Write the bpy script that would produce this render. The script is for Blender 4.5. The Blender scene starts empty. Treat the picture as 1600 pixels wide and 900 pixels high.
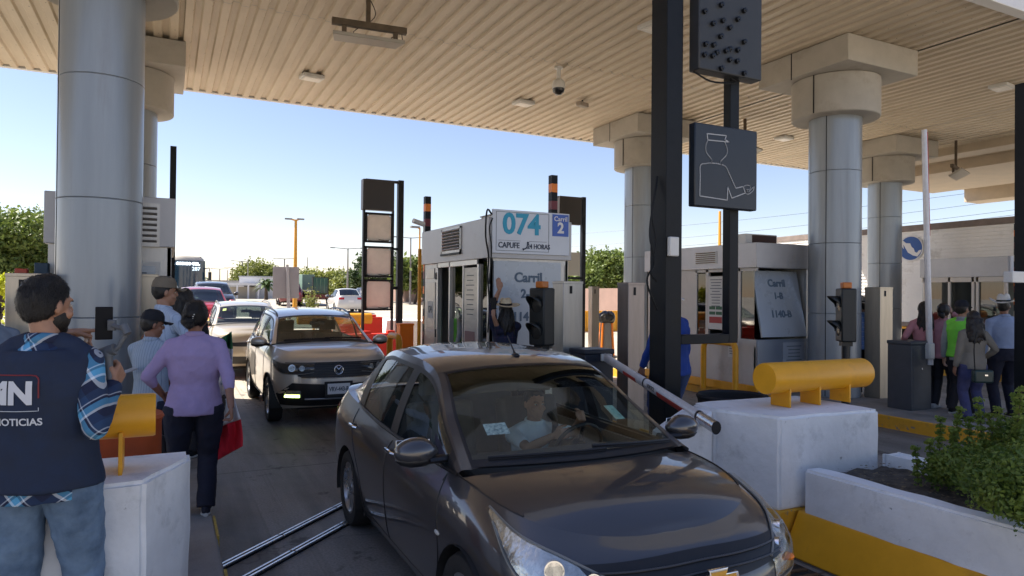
import bpy, bmesh, math, random
import numpy as np
from mathutils import Vector, Matrix, noise
from mathutils.bvhtree import BVHTree
R = math.radians
random.seed(7)
rng = np.random.default_rng(7)
S = bpy.context.scene
col = S.collection
# ------------------------------------------------------------------ camera
F = 1077.0; YAW = math.atan(540/F); PIT = .0096; RL = .0095; EYE = 1.9
cam = bpy.data.cameras.new('camera'); camo = bpy.data.objects.new('camera', cam); col.objects.link(camo)
cam.sensor_width = 36; cam.lens = 36*F/1600; cam.clip_end = 3000; cam.clip_start = .05
camo.matrix_world = (Matrix.Translation((0, 0, EYE)) @ Matrix.Rotation(-YAW, 4, 'Z') @ Matrix.Rotation(math.pi/2+PIT, 4, 'X') @ Matrix.Rotation(RL, 4, 'Z'))
S.camera = camo
# ------------------------------------------------------------------ sky, sun, exposure
SUN_EL, SUN_AZ = 50, -50            # azimuth measured from +Y towards +X
w = bpy.data.worlds.new('World'); S.world = w; w.use_nodes = True
nt = w.node_tree; bg = nt.nodes['Background']
sky = nt.nodes.new('ShaderNodeTexSky'); sky.sky_type = 'NISHITA'; sky.sun_disc = False
sky.sun_elevation = R(SUN_EL); sky.sun_rotation = R(SUN_AZ); sky.air_density = 1.0; sky.dust_density = .25; sky.ozone_density = 3.2
tn = nt.nodes.new('ShaderNodeMix'); tn.data_type = 'RGBA'; tn.blend_type = 'MULTIPLY'; tn.inputs['Factor'].default_value = 1; tn.inputs['B'].default_value = (.89, .745, .73, 1); nt.links.new(sky.outputs[0], tn.inputs['A']); nt.links.new(tn.outputs['Result'], bg.inputs[0]); bg.inputs[1].default_value = .105
sl = bpy.data.lights.new('sun', 'SUN'); sl.energy = 5.0; sl.angle = R(.5); sl.color = (1, .93, .82)
so = bpy.data.objects.new('sun', sl); col.objects.link(so)
sd = Vector((math.sin(R(SUN_AZ))*math.cos(R(SUN_EL)), math.cos(R(SUN_AZ))*math.cos(R(SUN_EL)), math.sin(R(SUN_EL))))
so.rotation_euler = sd.to_track_quat('Z', 'Y').to_euler(); so.location = (0, 0, 60)
S.view_settings.view_transform = 'Standard'; S.view_settings.look = 'None'; S.view_settings.gamma = 1
S.view_settings.exposure = 1.26
S.render.engine = 'CYCLES'
S.cycles.max_bounces = 7; S.cycles.diffuse_bounces = 4; S.cycles.glossy_bounces = 4; S.cycles.transparent_max_bounces = 12; S.cycles.transmission_bounces = 3
S.cycles.sample_clamp_indirect = 6; S.cycles.caustics_reflective = False; S.cycles.caustics_refractive = False
# ------------------------------------------------------------------ materials
MATS = {}
def mat(name, c, rough=.6, metal=0, var=0, vscale=3, bump=0, bscale=60, coat=0, stretch=None, c2=None, emit=None, spec=.5, dirt=None, dscale=1.5):
    if name in MATS: return MATS[name]
    m = bpy.data.materials.new(name); m.use_nodes = True; MATS[name] = m
    n = m.node_tree.nodes; l = m.node_tree.links; b = n['Principled BSDF']
    b.inputs['Base Color'].default_value = (*c, 1); b.inputs['Roughness'].default_value = rough; b.inputs['Metallic'].default_value = metal
    b.inputs['Specular IOR Level'].default_value = spec
    if coat: b.inputs['Coat Weight'].default_value = coat; b.inputs['Coat Roughness'].default_value = .03
    tc = n.new('ShaderNodeTexCoord'); mp = n.new('ShaderNodeMapping'); l.new(tc.outputs['Object'], mp.inputs[0])
    if stretch: mp.inputs['Scale'].default_value = stretch
    last = None
    if var:
        nz = n.new('ShaderNodeTexNoise'); nz.inputs['Scale'].default_value = vscale; nz.inputs['Detail'].default_value = 7; nz.inputs['Roughness'].default_value = .62
        l.new(mp.outputs[0], nz.inputs['Vector'])
        rp = n.new('ShaderNodeValToRGB'); rp.color_ramp.elements[0].position = .3; rp.color_ramp.elements[1].position = .7
        a = tuple(x*(1-var) for x in c); d = c2 if c2 else tuple(min(1, x*(1+var)) for x in c)
        rp.color_ramp.elements[0].color = (*a, 1); rp.color_ramp.elements[1].color = (*d, 1)
        l.new(nz.outputs[0], rp.inputs[0]); last = rp.outputs[0]
        mr = n.new('ShaderNodeMapRange'); mr.inputs['To Min'].default_value = rough*.8; mr.inputs['To Max'].default_value = min(1, rough*1.2)
        l.new(nz.outputs[0], mr.inputs[0]); l.new(mr.outputs[0], b.inputs['Roughness'])
    if dirt:
        dz = n.new('ShaderNodeTexNoise'); dz.inputs['Scale'].default_value = dscale; dz.inputs['Detail'].default_value = 9; dz.inputs['Roughness'].default_value = .7
        l.new(mp.outputs[0], dz.inputs['Vector'])
        dr = n.new('ShaderNodeValToRGB'); dr.color_ramp.elements[0].position = .56; dr.color_ramp.elements[1].position = .72
        dr.color_ramp.elements[0].color = (0, 0, 0, 1); dr.color_ramp.elements[1].color = (.8, .8, .8, 1)
        l.new(dz.outputs[0], dr.inputs[0])
        mx = n.new('ShaderNodeMix'); mx.data_type = 'RGBA'; l.new(dr.outputs[0], mx.inputs['Factor'])
        if last: l.new(last, mx.inputs['A'])
        else: mx.inputs['A'].default_value = (*c, 1)
        mx.inputs['B'].default_value = (*dirt, 1); last = mx.outputs['Result']
    if last: l.new(last, b.inputs['Base Color'])
    if bump:
        bz = n.new('ShaderNodeTexNoise'); bz.inputs['Scale'].default_value = bscale; bz.inputs['Detail'].default_value = 5
        l.new(mp.outputs[0], bz.inputs['Vector'])
        bp = n.new('ShaderNodeBump'); bp.inputs['Strength'].default_value = bump; bp.inputs['Distance'].default_value = .01
        l.new(bz.outputs[0], bp.inputs['Height']); l.new(bp.outputs[0], b.inputs['Normal'])
    if emit: b.inputs['Emission Color'].default_value = (*emit[:3], 1); b.inputs['Emission Strength'].default_value = emit[3]
    return m
def glass(name, tint, fac=.0, rough=.02):
    if name in MATS: return MATS[name]
    m = bpy.data.materials.new(name); m.use_nodes = True; MATS[name] = m
    n = m.node_tree.nodes; l = m.node_tree.links; n.remove(n['Principled BSDF'])
    t = n.new('ShaderNodeBsdfTransparent'); t.inputs[0].default_value = (*tint, 1)
    g = n.new('ShaderNodeBsdfGlossy'); g.inputs['Roughness'].default_value = rough
    ge = n.new('ShaderNodeNewGeometry'); dt = n.new('ShaderNodeVectorMath'); dt.operation = 'DOT_PRODUCT'; l.new(ge.outputs['Incoming'], dt.inputs[0]); l.new(ge.outputs['Normal'], dt.inputs[1])
    def mm(op, x, y=None):
        k = n.new('ShaderNodeMath'); k.operation = op; k.use_clamp = op == 'ADD'
        for i_, q in enumerate((x, y)):
            if q is None: continue
            if isinstance(q, float): k.inputs[i_].default_value = q
            else: l.new(q, k.inputs[i_])
        return k.outputs[0]
    ad = n.new('ShaderNodeMath'); ad.operation = 'ADD'; ad.use_clamp = True; ad.inputs[1].default_value = .05+fac
    l.new(mm('MULTIPLY', mm('POWER', mm('SUBTRACT', 1.0, mm('ABSOLUTE', dt.outputs['Value'])), 4.0), .8), ad.inputs[0])
    mx = n.new('ShaderNodeMixShader'); l.new(ad.outputs[0], mx.inputs[0]); l.new(t.outputs[0], mx.inputs[1]); l.new(g.outputs[0], mx.inputs[2])
    l.new(mx.outputs[0], n['Material Output'].inputs[0]); return m
# ------------------------------------------------------------------ naming
def tag(o, label=None, cat=None, group=None, kind=None):
    if label: o['label'] = label
    if cat: o['category'] = cat
    if group: o['group'] = group
    if kind: o['kind'] = kind
    return o
def thing(name, label, cat, loc=(0, 0, 0), rz=0, group=None):
    o = bpy.data.objects.new(name, None); col.objects.link(o); o.location = loc; o.rotation_euler = (0, 0, rz); o.empty_display_size = .1
    return tag(o, label, cat, group)
def copy_tree(o, parent=None):
    c = o.copy(); col.objects.link(c)
    if parent: c.parent = parent
    for ch in list(o.children): copy_tree(ch, c)
    return c
def link(name, me, m=None, parent=None):
    o = bpy.data.objects.new(name, me); col.objects.link(o)
    if m is not None and not me.materials: me.materials.append(m)
    if parent: o.parent = parent
    return o
# ------------------------------------------------------------------ mesh builder
def spline(pts, n):
    """Catmull-Rom through pts, n samples, returns list of Vector"""
    P = [Vector(p) for p in pts]
    if len(P) == 2: return [P[0].lerp(P[1], i/(n-1)) for i in range(n)]
    P = [P[0]*2-P[1]]+P+[P[-1]*2-P[-2]]
    out = []; k = len(P)-3
    for i in range(n):
        t = i/(n-1)*k; j = min(int(t), k-1); t -= j
        a, b, c, d = P[j:j+4]
        out.append(.5*((2*b)+(c-a)*t+(2*a-5*b+4*c-d)*t*t+(3*b-a-3*c+d)*t**3))
    return out
class MB:
    def __init__(s): s.bm = bmesh.new()
    def box(s, c, d, rz=0, rot=None, taper=1):
        m = Matrix.Translation(c) @ (rot.to_4x4() if rot else Matrix.Rotation(rz, 4, 'Z')) @ Matrix.Diagonal((*d, 1))
        r = bmesh.ops.create_cube(s.bm, size=1, matrix=Matrix.Identity(4))['verts']
        for v in r:
            if v.co.z > 0: v.co.x *= taper; v.co.y *= taper
            v.co = m @ v.co
        return s
    def bb(s, a, b):
        return s.box([(a[i]+b[i])/2 for i in range(3)], [abs(b[i]-a[i]) for i in range(3)])
    def tube(s, pts, r, seg=12, cap=True, ell=None):
        P = [Vector(p) for p in pts]; n = len(P)
        rr = r if isinstance(r, (list, tuple)) else [r]*n
        prev = None; rings = []
        for i, p in enumerate(P):
            d = (P[min(i+1, n-1)]-P[max(i-1, 0)]).normalized()
            if prev is None:
                ux = d.orthogonal().normalized() if abs(d.z) < .98 else Vector((1, 0, 0))
                if abs(d.z) < .98: ux = d.cross(Vector((0, 0, 1))).normalized()
            else: ux = (prev-d*prev.dot(d)).normalized()
            prev = ux; uy = d.cross(ux)
            q = rr[i]; qx, qy = q if isinstance(q, (list, tuple)) else (q, q)
            rings.append([s.bm.verts.new(p+ux*qx*math.cos(a)+uy*qy*math.sin(a)) for a in [2*math.pi*k/seg for k in range(seg)]])
        for a, b in zip(rings, rings[1:]):
            for k in range(seg): s.bm.faces.new((a[k], a[(k+1) % seg], b[(k+1) % seg], b[k]))
        if cap:
            s.bm.faces.new(rings[0][::-1]); s.bm.faces.new(rings[-1])
        return s
    def cyl(s, a, b, r, r2=None, seg=24): return s.tube([a, b], [r, r if r2 is None else r2], seg)
    def lathe(s, prof, c=(0, 0, 0), seg=32, axis='Z', cap=True):
        rings = []
        for r, z in prof:
            ring = []
            for k in range(seg):
                a = 2*math.pi*k/seg; x, y = r*math.cos(a), r*math.sin(a)
                v = {'Z': (x, y, z), 'X': (z, x, y), 'Y': (x, z, y)}[axis]
                ring.append(s.bm.verts.new(Vector(v)+Vector(c)))
            rings.append(ring)
        for a, b in zip(rings, rings[1:]):
            for k in range(seg): s.bm.faces.new((a[k], a[(k+1) % seg], b[(k+1) % seg], b[k]))
        for q in (rings[0], rings[-1]) if cap else ():
            try: s.bm.faces.new(q)
            except Exception: pass
        return s
    def prism(s, poly, z0, z1, M=None):
        """poly in xy extruded z0..z1, optional matrix"""
        M = M or Matrix.Identity(4)
        a = [s.bm.verts.new(M @ Vector((x, y, z0))) for x, y in poly]; b = [s.bm.verts.new(M @ Vector((x, y, z1))) for x, y in poly]
        n = len(a)
        s.bm.faces.new(a[::-1]); s.bm.faces.new(b)
        for k in range(n): s.bm.faces.new((a[k], a[(k+1) % n], b[(k+1) % n], b[k]))
        return s
    def grid(s, rows):
        V = [[s.bm.verts.new(p) for p in r] for r in rows]
        for a, b in zip(V, V[1:]):
            for k in range(len(a)-1): s.bm.faces.new((a[k], a[k+1], b[k+1], b[k]))
        return s
    def ball(s, c, r, sub=2, rot=None):
        d = r if isinstance(r, (list, tuple)) else (r, r, r)
        m = Matrix.Translation(c) @ (rot.to_4x4() if rot else Matrix.Identity(4)) @ Matrix.Diagonal((*d, 1))
        bmesh.ops.create_icosphere(s.bm, subdivisions=sub, radius=1, matrix=m); return s
    def build(s, name, m, parent=None, bev=0, smooth=True, seg=2, ang=35, flip=True):
        if flip: bmesh.ops.recalc_face_normals(s.bm, faces=s.bm.faces)
        me = bpy.data.meshes.new(name); s.bm.to_mesh(me); s.bm.free()
        if smooth:
            for p in me.polygons: p.use_smooth = True
            me.set_sharp_from_angle(angle=R(ang))
        o = link(name, me, m, parent)
        if bev:
            md = o.modifiers.new('bevel', 'BEVEL'); md.width = bev; md.segments = seg; md.limit_method = 'ANGLE'; md.angle_limit = R(40); md.harden_normals = False
        return o
def text(s, size, loc, rot, m, parent, name='lettering', ext=.004, bold=.0, shear=0, align='CENTER', sx=1):
    cu = bpy.data.curves.new(name, 'FONT'); cu.body = s; cu.size = size; cu.extrude = ext; cu.offset = bold; cu.shear = shear
    cu.align_x = align; cu.align_y = 'CENTER'; cu.resolution_u = 4
    to = bpy.data.objects.new(name, cu); col.objects.link(to)
    me = bpy.data.meshes.new_from_object(to.evaluated_get(bpy.context.evaluated_depsgraph_get()))
    bpy.data.objects.remove(to)
    M = Matrix.Translation(loc) @ (rot.to_4x4() if isinstance(rot, Matrix) else Matrix.Rotation(rot, 4, 'Z') @ Matrix.Rotation(math.pi/2, 4, 'X')) @ Matrix.Diagonal((sx, 1, 1, 1))
    me.transform(M); me.materials.clear()
    return link(name, me, m, parent)
def stroke(pts, wdt, m, parent, M, name='line', th=.003):
    b = MB()
    P = [Vector((*p, 0)) for p in pts]
    for a, c in zip(P, P[1:]):
        d = c-a; L = d.length
        if L < 1e-6: continue
        ang = math.atan2(d.y, d.x); mid = (a+c)/2
        b.bm.verts.ensure_lookup_table()
        mm = M @ Matrix.Translation(mid) @ Matrix.Rotation(ang, 4, 'Z') @ Matrix.Diagonal((L+wdt*.8, wdt, th, 1))
        bmesh.ops.create_cube(b.bm, size=1, matrix=mm)
    return b.build(name, m, parent, smooth=False)
# ------------------------------------------------------------------ camera maths: turn a pixel of the 1600x900 photo into a world point on a plane
CM = camo.matrix_world.copy(); CR = CM.to_3x3()
def ray(px, py): return CR @ Vector(((px-800)/F, -(py-450)/F, -1))
def hitp(px, py, ax, v):
    d = ray(px, py); t = (v-(0, 0, EYE)[ax])/d[ax]; return Vector((0, 0, EYE))+d*t
def GZ(px, py, z=0): return hitp(px, py, 2, z)
def GX(px, py, x): return hitp(px, py, 0, x)
def GY(px, py, y): return hitp(px, py, 1, y)
def GD(px, py, dist): return Vector((0, 0, EYE))+ray(px, py)*dist
def terr(y): return 0 if y < 18 else min(.026*(y-18), 1.05)
# ================================================================== base materials
M_steel = mat('stainless', (.42, .41, .39), .42, .85, .12, 2.5, .06, 8, stretch=(6, 6, .7))
M_clad = mat('column_cladding', (.30, .335, .37), .30, .22, .10, 1.2, .03, 3, stretch=(4, 4, .35), dirt=(.27, .28, .30), dscale=1.1)
M_cap = mat('capital_paint', (.41, .385, .34), .7, 0, .12, 1.6, .12, 30, dirt=(.3, .26, .21), dscale=1.2)
M_black = mat('black_paint', (.007, .009, .012), .5, 0, .35, 5, .05, 40, spec=.25)
M_white = mat('white_wall_paint', (.80, .80, .80), .8, 0, .10, 2.6, .6, 16, dirt=(.50, .50, .49), dscale=3.1)
M_yellow = mat('yellow_paint', (.78, .36, .012), .42, 0, .10, 3, .06, 30, dirt=(.50, .22, .02), dscale=2.6)
M_yellow2 = mat('yellow_kerb_paint', (.66, .33, .02), .6, 0, .15, 3, .2, 35, dirt=(.28, .17, .05), dscale=1.7)
M_conc = mat('island_concrete', (.27, .26, .245), .85, 0, .25, 2.5, .3, 60, dirt=(.10, .10, .10), dscale=1.0)
M_rubber = mat('rubber', (.012, .012, .013), .75, 0, .3, 20)
M_red = mat('red_plastic', (.70, .035, .015), .45, 0, .10, 3, .03, 20)
M_orange = mat('orange_plastic', (.85, .22, .01), .45, 0, .08, 3)
M_dark = mat('dark_interior', (.012, .012, .013), .7, 0, .3, 6)
M_soil = mat('soil', (.055, .042, .032), .95, 0, .5, 14, .9, 40, c2=(.11, .09, .07))
M_grey = mat('painted_grey_panel', (.36, .37, .38), .45, .1, .06, 3)
M_wpanel = mat('white_sign_panel', (.68, .73, .80), .35, 0, .04, 3)
M_skin = mat('skin', (.36, .19, .12), .5, 0, .10, 18, .05, 90)
M_skin2 = mat('skin_tanned', (.25, .12, .075), .5, 0, .12, 18, .05, 90)
M_hair = mat('black_hair', (.009, .007, .006), .42, 0, .4, 30, .6, 60, stretch=(6, 6, 1))
M_ibox = mat('white_metal', (.62, .62, .60), .5, .1, .06, 4)
def chips(m, color, scale, th, fac=.85, cracks=None):
    """small hard-edged chips of an underlying colour, and thin cracks"""
    n = m.node_tree.nodes; l = m.node_tree.links; bs = n['Principled BSDF']; tc = n.new('ShaderNodeTexCoord')
    src = bs.inputs['Base Color'].links[0].from_socket
    nz = n.new('ShaderNodeTexNoise'); nz.inputs['Scale'].default_value = scale; nz.inputs['Detail'].default_value = 10; nz.inputs['Roughness'].default_value = .72; l.new(tc.outputs['Object'], nz.inputs['Vector'])
    r = n.new('ShaderNodeValToRGB'); r.color_ramp.elements[0].position = th; r.color_ramp.elements[1].position = th+.02; r.color_ramp.elements[0].color = (0, 0, 0, 1); r.color_ramp.elements[1].color = (fac,)*3+(1,); l.new(nz.outputs[0], r.inputs[0])
    x = n.new('ShaderNodeMix'); x.data_type = 'RGBA'; l.new(r.outputs[0], x.inputs['Factor']); l.new(src, x.inputs['A']); x.inputs['B'].default_value = (*color, 1); out = x.outputs['Result']
    if cracks:
        wz = n.new('ShaderNodeTexNoise'); wz.inputs['Scale'].default_value = 5; wz.inputs['Detail'].default_value = 6; l.new(tc.outputs['Object'], wz.inputs['Vector'])
        sc = n.new('ShaderNodeVectorMath'); sc.operation = 'SCALE'; sc.inputs['Scale'].default_value = .35; l.new(wz.outputs['Color'], sc.inputs[0])
        ad = n.new('ShaderNodeVectorMath'); l.new(tc.outputs['Object'], ad.inputs[0]); l.new(sc.outputs[0], ad.inputs[1])
        vo = n.new('ShaderNodeTexVoronoi'); vo.feature = 'DISTANCE_TO_EDGE'; vo.inputs['Scale'].default_value = cracks; l.new(ad.outputs[0], vo.inputs['Vector'])
        r2 = n.new('ShaderNodeValToRGB'); r2.color_ramp.elements[0].position = .0; r2.color_ramp.elements[1].position = .012; r2.color_ramp.elements[0].color = (.45, .45, .44, 1); r2.color_ramp.elements[1].color = (1, 1, 1, 1); l.new(vo.outputs['Distance'], r2.inputs[0])
        y = n.new('ShaderNodeMix'); y.data_type = 'RGBA'; y.blend_type = 'MULTIPLY'; y.inputs['Factor'].default_value = 1; l.new(out, y.inputs['A']); l.new(r2.outputs[0], y.inputs['B']); out = y.outputs['Result']
    l.new(out, bs.inputs['Base Color'])
chips(M_white, (.26, .26, .25), 9, .665, .75); chips(M_yellow, (.12, .055, .02), 16, .69, .8); chips(M_yellow2, (.22, .20, .17), 9, .60, .85); chips(M_conc, (.10, .10, .095), 2.2, .63, .6); chips(M_black, (.05, .03, .02), 14, .69, .6)
# ================================================================== ground
def asphalt():
    m = bpy.data.materials.new('road_surface'); m.use_nodes = True; n = m.node_tree.nodes; l = m.node_tree.links; b = n['Principled BSDF']
    g = n.new('ShaderNodeNewGeometry')
    def nz(sc, det=8, ro=.65, st=None):
        mp = n.new('ShaderNodeMapping'); l.new(g.outputs['Position'], mp.inputs[0])
        if st: mp.inputs['Scale'].default_value = st
        k = n.new('ShaderNodeTexNoise'); k.inputs['Scale'].default_value = sc; k.inputs['Detail'].default_value = det; k.inputs['Roughness'].default_value = ro
        l.new(mp.outputs[0], k.inputs['Vector']); return k.outputs[0]
    def ramp(src, p0, p1, c0, c1):
        r = n.new('ShaderNodeValToRGB'); r.color_ramp.elements[0].position = p0; r.color_ramp.elements[1].position = p1
        r.color_ramp.elements[0].color = (*c0, 1); r.color_ramp.elements[1].color = (*c1, 1); l.new(src, r.inputs[0]); return r.outputs[0]
    def mix(f, a, c, bt='MIX'):
        x = n.new('ShaderNodeMix'); x.data_type = 'RGBA'; x.blend_type = bt
        if isinstance(f, float): x.inputs['Factor'].default_value = f
        else: l.new(f, x.inputs['Factor'])
        l.new(a, x.inputs['A']); l.new(c, x.inputs['B']); return x.outputs['Result']
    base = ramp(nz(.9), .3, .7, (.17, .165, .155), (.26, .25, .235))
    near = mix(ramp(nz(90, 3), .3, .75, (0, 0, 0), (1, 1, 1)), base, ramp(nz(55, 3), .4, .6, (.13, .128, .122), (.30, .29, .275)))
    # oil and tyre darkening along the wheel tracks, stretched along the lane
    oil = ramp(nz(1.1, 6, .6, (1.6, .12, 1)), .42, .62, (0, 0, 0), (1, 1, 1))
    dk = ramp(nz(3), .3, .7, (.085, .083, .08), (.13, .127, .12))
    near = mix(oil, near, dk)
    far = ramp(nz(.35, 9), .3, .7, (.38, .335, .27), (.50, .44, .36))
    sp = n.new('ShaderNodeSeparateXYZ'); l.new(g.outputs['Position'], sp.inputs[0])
    mr = n.new('ShaderNodeMapRange'); mr.inputs['From Min'].default_value = 11.2; mr.inputs['From Max'].default_value = 13.5; mr.interpolation_type = 'SMOOTHSTEP'  # asphalt to pale apron; the step also puts the canopy's shade into the colour
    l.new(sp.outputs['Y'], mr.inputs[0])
    m2 = n.new('ShaderNodeMapRange'); m2.inputs['From Min'].default_value = .5; m2.inputs['From Max'].default_value = -.5; l.new(sp.outputs['Y'], m2.inputs[0])  # bright ground behind the camera, added to bounce fill light onto the fronts
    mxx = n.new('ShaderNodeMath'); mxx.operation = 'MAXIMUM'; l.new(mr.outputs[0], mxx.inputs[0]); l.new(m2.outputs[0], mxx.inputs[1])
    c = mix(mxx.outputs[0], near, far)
    # oil spots and rubber streaks
    c = mix(ramp(nz(2.6, 10, .6), .61, .66, (0, 0, 0), (.75, .75, .75)), c, ramp(nz(9), .3, .7, (.035, .034, .034), (.06, .058, .055)))
    c = mix(ramp(nz(2.2, 5, .6, (3.2, .05, 1)), .60, .70, (0, 0, 0), (.55, .55, .55)), c, ramp(nz(9), .3, .7, (.04, .04, .04), (.05, .05, .05)))
    # slab joints
    br = n.new('ShaderNodeTexBrick'); br.offset = 0; br.inputs['Scale'].default_value = 1; br.inputs['Brick Width'].default_value = 3.75; br.inputs['Row Height'].default_value = 4.5
    br.inputs['Mortar Size'].default_value = .012; br.inputs['Color1'].default_value = (1, 1, 1, 1); br.inputs['Color2'].default_value = (1, 1, 1, 1); br.inputs['Mortar'].default_value = (.35, .35, .35, 1)
    mp = n.new('ShaderNodeMapping'); mp.inputs['Location'].default_value = (-.35, 1.2, 0); l.new(g.outputs['Position'], mp.inputs[0]); l.new(mp.outputs[0], br.inputs['Vector'])
    c = mix(1.0, c, br.outputs['Color'], 'MULTIPLY')
    # cracks
    vo = n.new('ShaderNodeTexVoronoi'); vo.feature = 'DISTANCE_TO_EDGE'; vo.inputs['Scale'].default_value = .35
    wp = n.new('ShaderNodeMix'); wp.data_type = 'VECTOR'; wp.inputs['Factor'].default_value = .12; l.new(g.outputs['Position'], wp.inputs['A'])
    n3 = n.new('ShaderNodeTexNoise'); n3.inputs['Scale'].default_value = 2.2; n3.inputs['Detail'].default_value = 5; l.new(g.outputs['Position'], n3.inputs['Vector'])
    sc = n.new('ShaderNodeVectorMath'); sc.operation = 'SCALE'; sc.inputs['Scale'].default_value = 9; l.new(n3.outputs['Color'], sc.inputs[0]); l.new(sc.outputs[0], wp.inputs['B'])
    l.new(wp.outputs['Result'], vo.inputs['Vector'])
    c = mix(1.0, c, ramp(vo.outputs['Distance'], .0, .006, (.45, .45, .45), (1, 1, 1)), 'MULTIPLY')
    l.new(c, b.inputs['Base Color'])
    rr = n.new('ShaderNodeMapRange'); rr.inputs['To Min'].default_value = .45; rr.inputs['To Max'].default_value = .8; l.new(nz(1.3), rr.inputs[0]); l.new(rr.outputs[0], b.inputs['Roughness'])
    bp = n.new('ShaderNodeBump'); bp.inputs['Strength'].default_value = .35; bp.inputs['Distance'].default_value = .004; l.new(nz(120, 3), bp.inputs['Height']); l.new(bp.outputs[0], b.inputs['Normal'])
    return m
ys = [-60, -20, -6, 0, 6, 12, 18, 24, 30, 40, 50, 58.4, 70, 100, 200, 500, 1500]
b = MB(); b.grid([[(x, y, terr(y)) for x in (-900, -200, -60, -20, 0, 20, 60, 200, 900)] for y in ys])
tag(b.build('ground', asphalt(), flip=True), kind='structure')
# toll islands (pavement slab + painted kerb)
def island(x0, x1, y0, y1, nm='island', x2=None, y2=None):
    # plan polygon with rounded noses
    r = (x1-x0)/2
    poly = [(x0, y1), (x0, y0+r)]
    for k in range(1, 8):
        a = math.pi+math.pi*k/8; poly.append((x0+r+r*math.cos(a), y0+r+r*math.sin(a)))
    poly += [(x1, y0+r)]
    if x2: poly += [(x1, y2), (x2, y2)] if False else []
    poly += [(x1, y1)]
    o = MB().prism(poly, -.05, .15).build('pavement', M_conc, bev=.02); tag(o, kind='structure')
    inner = [(x0+(x-x0)*1, y) for x, y in poly]
    return o
island(-1.35, .35, 2.6, 16.5); island(4.12, 5.5, 3.55, 19.5); 
o = MB().prism([(9.45, 5.2), (9.7, 4.6), (13, 4.6), (13, 8.2), (10.9, 9.2), (10.9, 19.5), (9.45, 19.5)], -.05, .15).build('pavement', M_conc, bev=.02); tag(o, kind='structure')
o = MB().prism([(17.2, 5.2), (18.75, 5.2), (18.75, 19.5), (17.2, 19.5)], -.05, .15).build('pavement', M_conc, bev=.02); tag(o, kind='structure')
def kerb(pts):
    b = MB()
    for (ax, ay), (bx, by) in zip(pts, pts[1:]):
        d = Vector((bx-ax, by-ay, 0)); L = d.length; a = math.atan2(d.y, d.x)
        b.box(((ax+bx)/2, (ay+by)/2, .075), (L, .05, .22), a)
    return tag(b.build('kerb', M_yellow2, bev=.012), kind='structure')
kerb([(9.46, 19), (9.46, 5.2), (9.72, 4.62), (12.9, 4.62)]); kerb([(4.11, 19), (4.11, 8.0)]); kerb([(5.51, 5), (5.51, 19)]); kerb([(.36, 8), (.36, 16)]); kerb([(17.2, 5.2), (17.2, 19)])
# worn yellow paint dabs on the left kerb
b = MB()
for y, L in ((5.35, .5), (6.6, .35), (4.4, .3)): b.bb((.345, y, .02), (.362, y+L, .155))
tag(b.build('kerb_paint', mat('worn_yellow', (.42, .30, .06), .8, 0, .5, 30)), kind='structure')
# two metal treadle rails across the lane
railm = mat('rail_metal', (.62, .64, .66), .28, .9, .15, 14, .1, 30)
for i, ((ax, ay), (bx, by)) in enumerate((((357, 878), (527, 791)), ((385, 901), (538, 817)))):
    p = GZ(ax, ay, .02); q = GZ(bx, by, .02); d = (q-p); q2 = p+d*2.6; p2 = p-d*.12
    t = thing('treadle_rail', ('bright metal rail crossing the lane, the one farther from the camera' if i == 0 else 'bright metal rail crossing the lane, the one nearer the camera'), 'rail', p2, 0, 'metal rails set across the lane')
    ang = math.atan2(d.y, d.x); L = (q2-p2).length; n = 5
    b = MB()
    for k in range(n):
        c = Vector((math.cos(ang), math.sin(ang), 0)); s_ = Vector((-c.y, c.x, 0))
        for off, wd in ((-.019, .022), (.019, .022)):
            b.box(c*(L*(k+.5)/n)+s_*off+Vector((0, 0, -.006)), (L/n-.012, wd, .02), ang)
    b.build('strip', railm, t, bev=.003)
    MB().box(Vector((math.cos(ang), math.sin(ang), 0))*(L/2)+Vector((0, 0, -.0145)), (L+.02, .075, .012), ang).build('bed', M_black, t)
# drain grate bottom right
g0 = GZ(1260, 885, 0)
t = thing('drain_grate', 'rusty drain grate in the road by the yellow plinth', 'drain grate', (3.78, 3.3, 0))
b = MB()
for k in range(12): b.box((0, -.8+.1*k, .01), (.44, .03, .02), R(-8))
b.build('bar', mat('rusty_iron', (.13, .075, .04), .8, .3, .4, 12), t, bev=.004)
MB().box((0, -.25, .002), (.5, 1.3, .006)).build('pit', M_dark, t)
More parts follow.
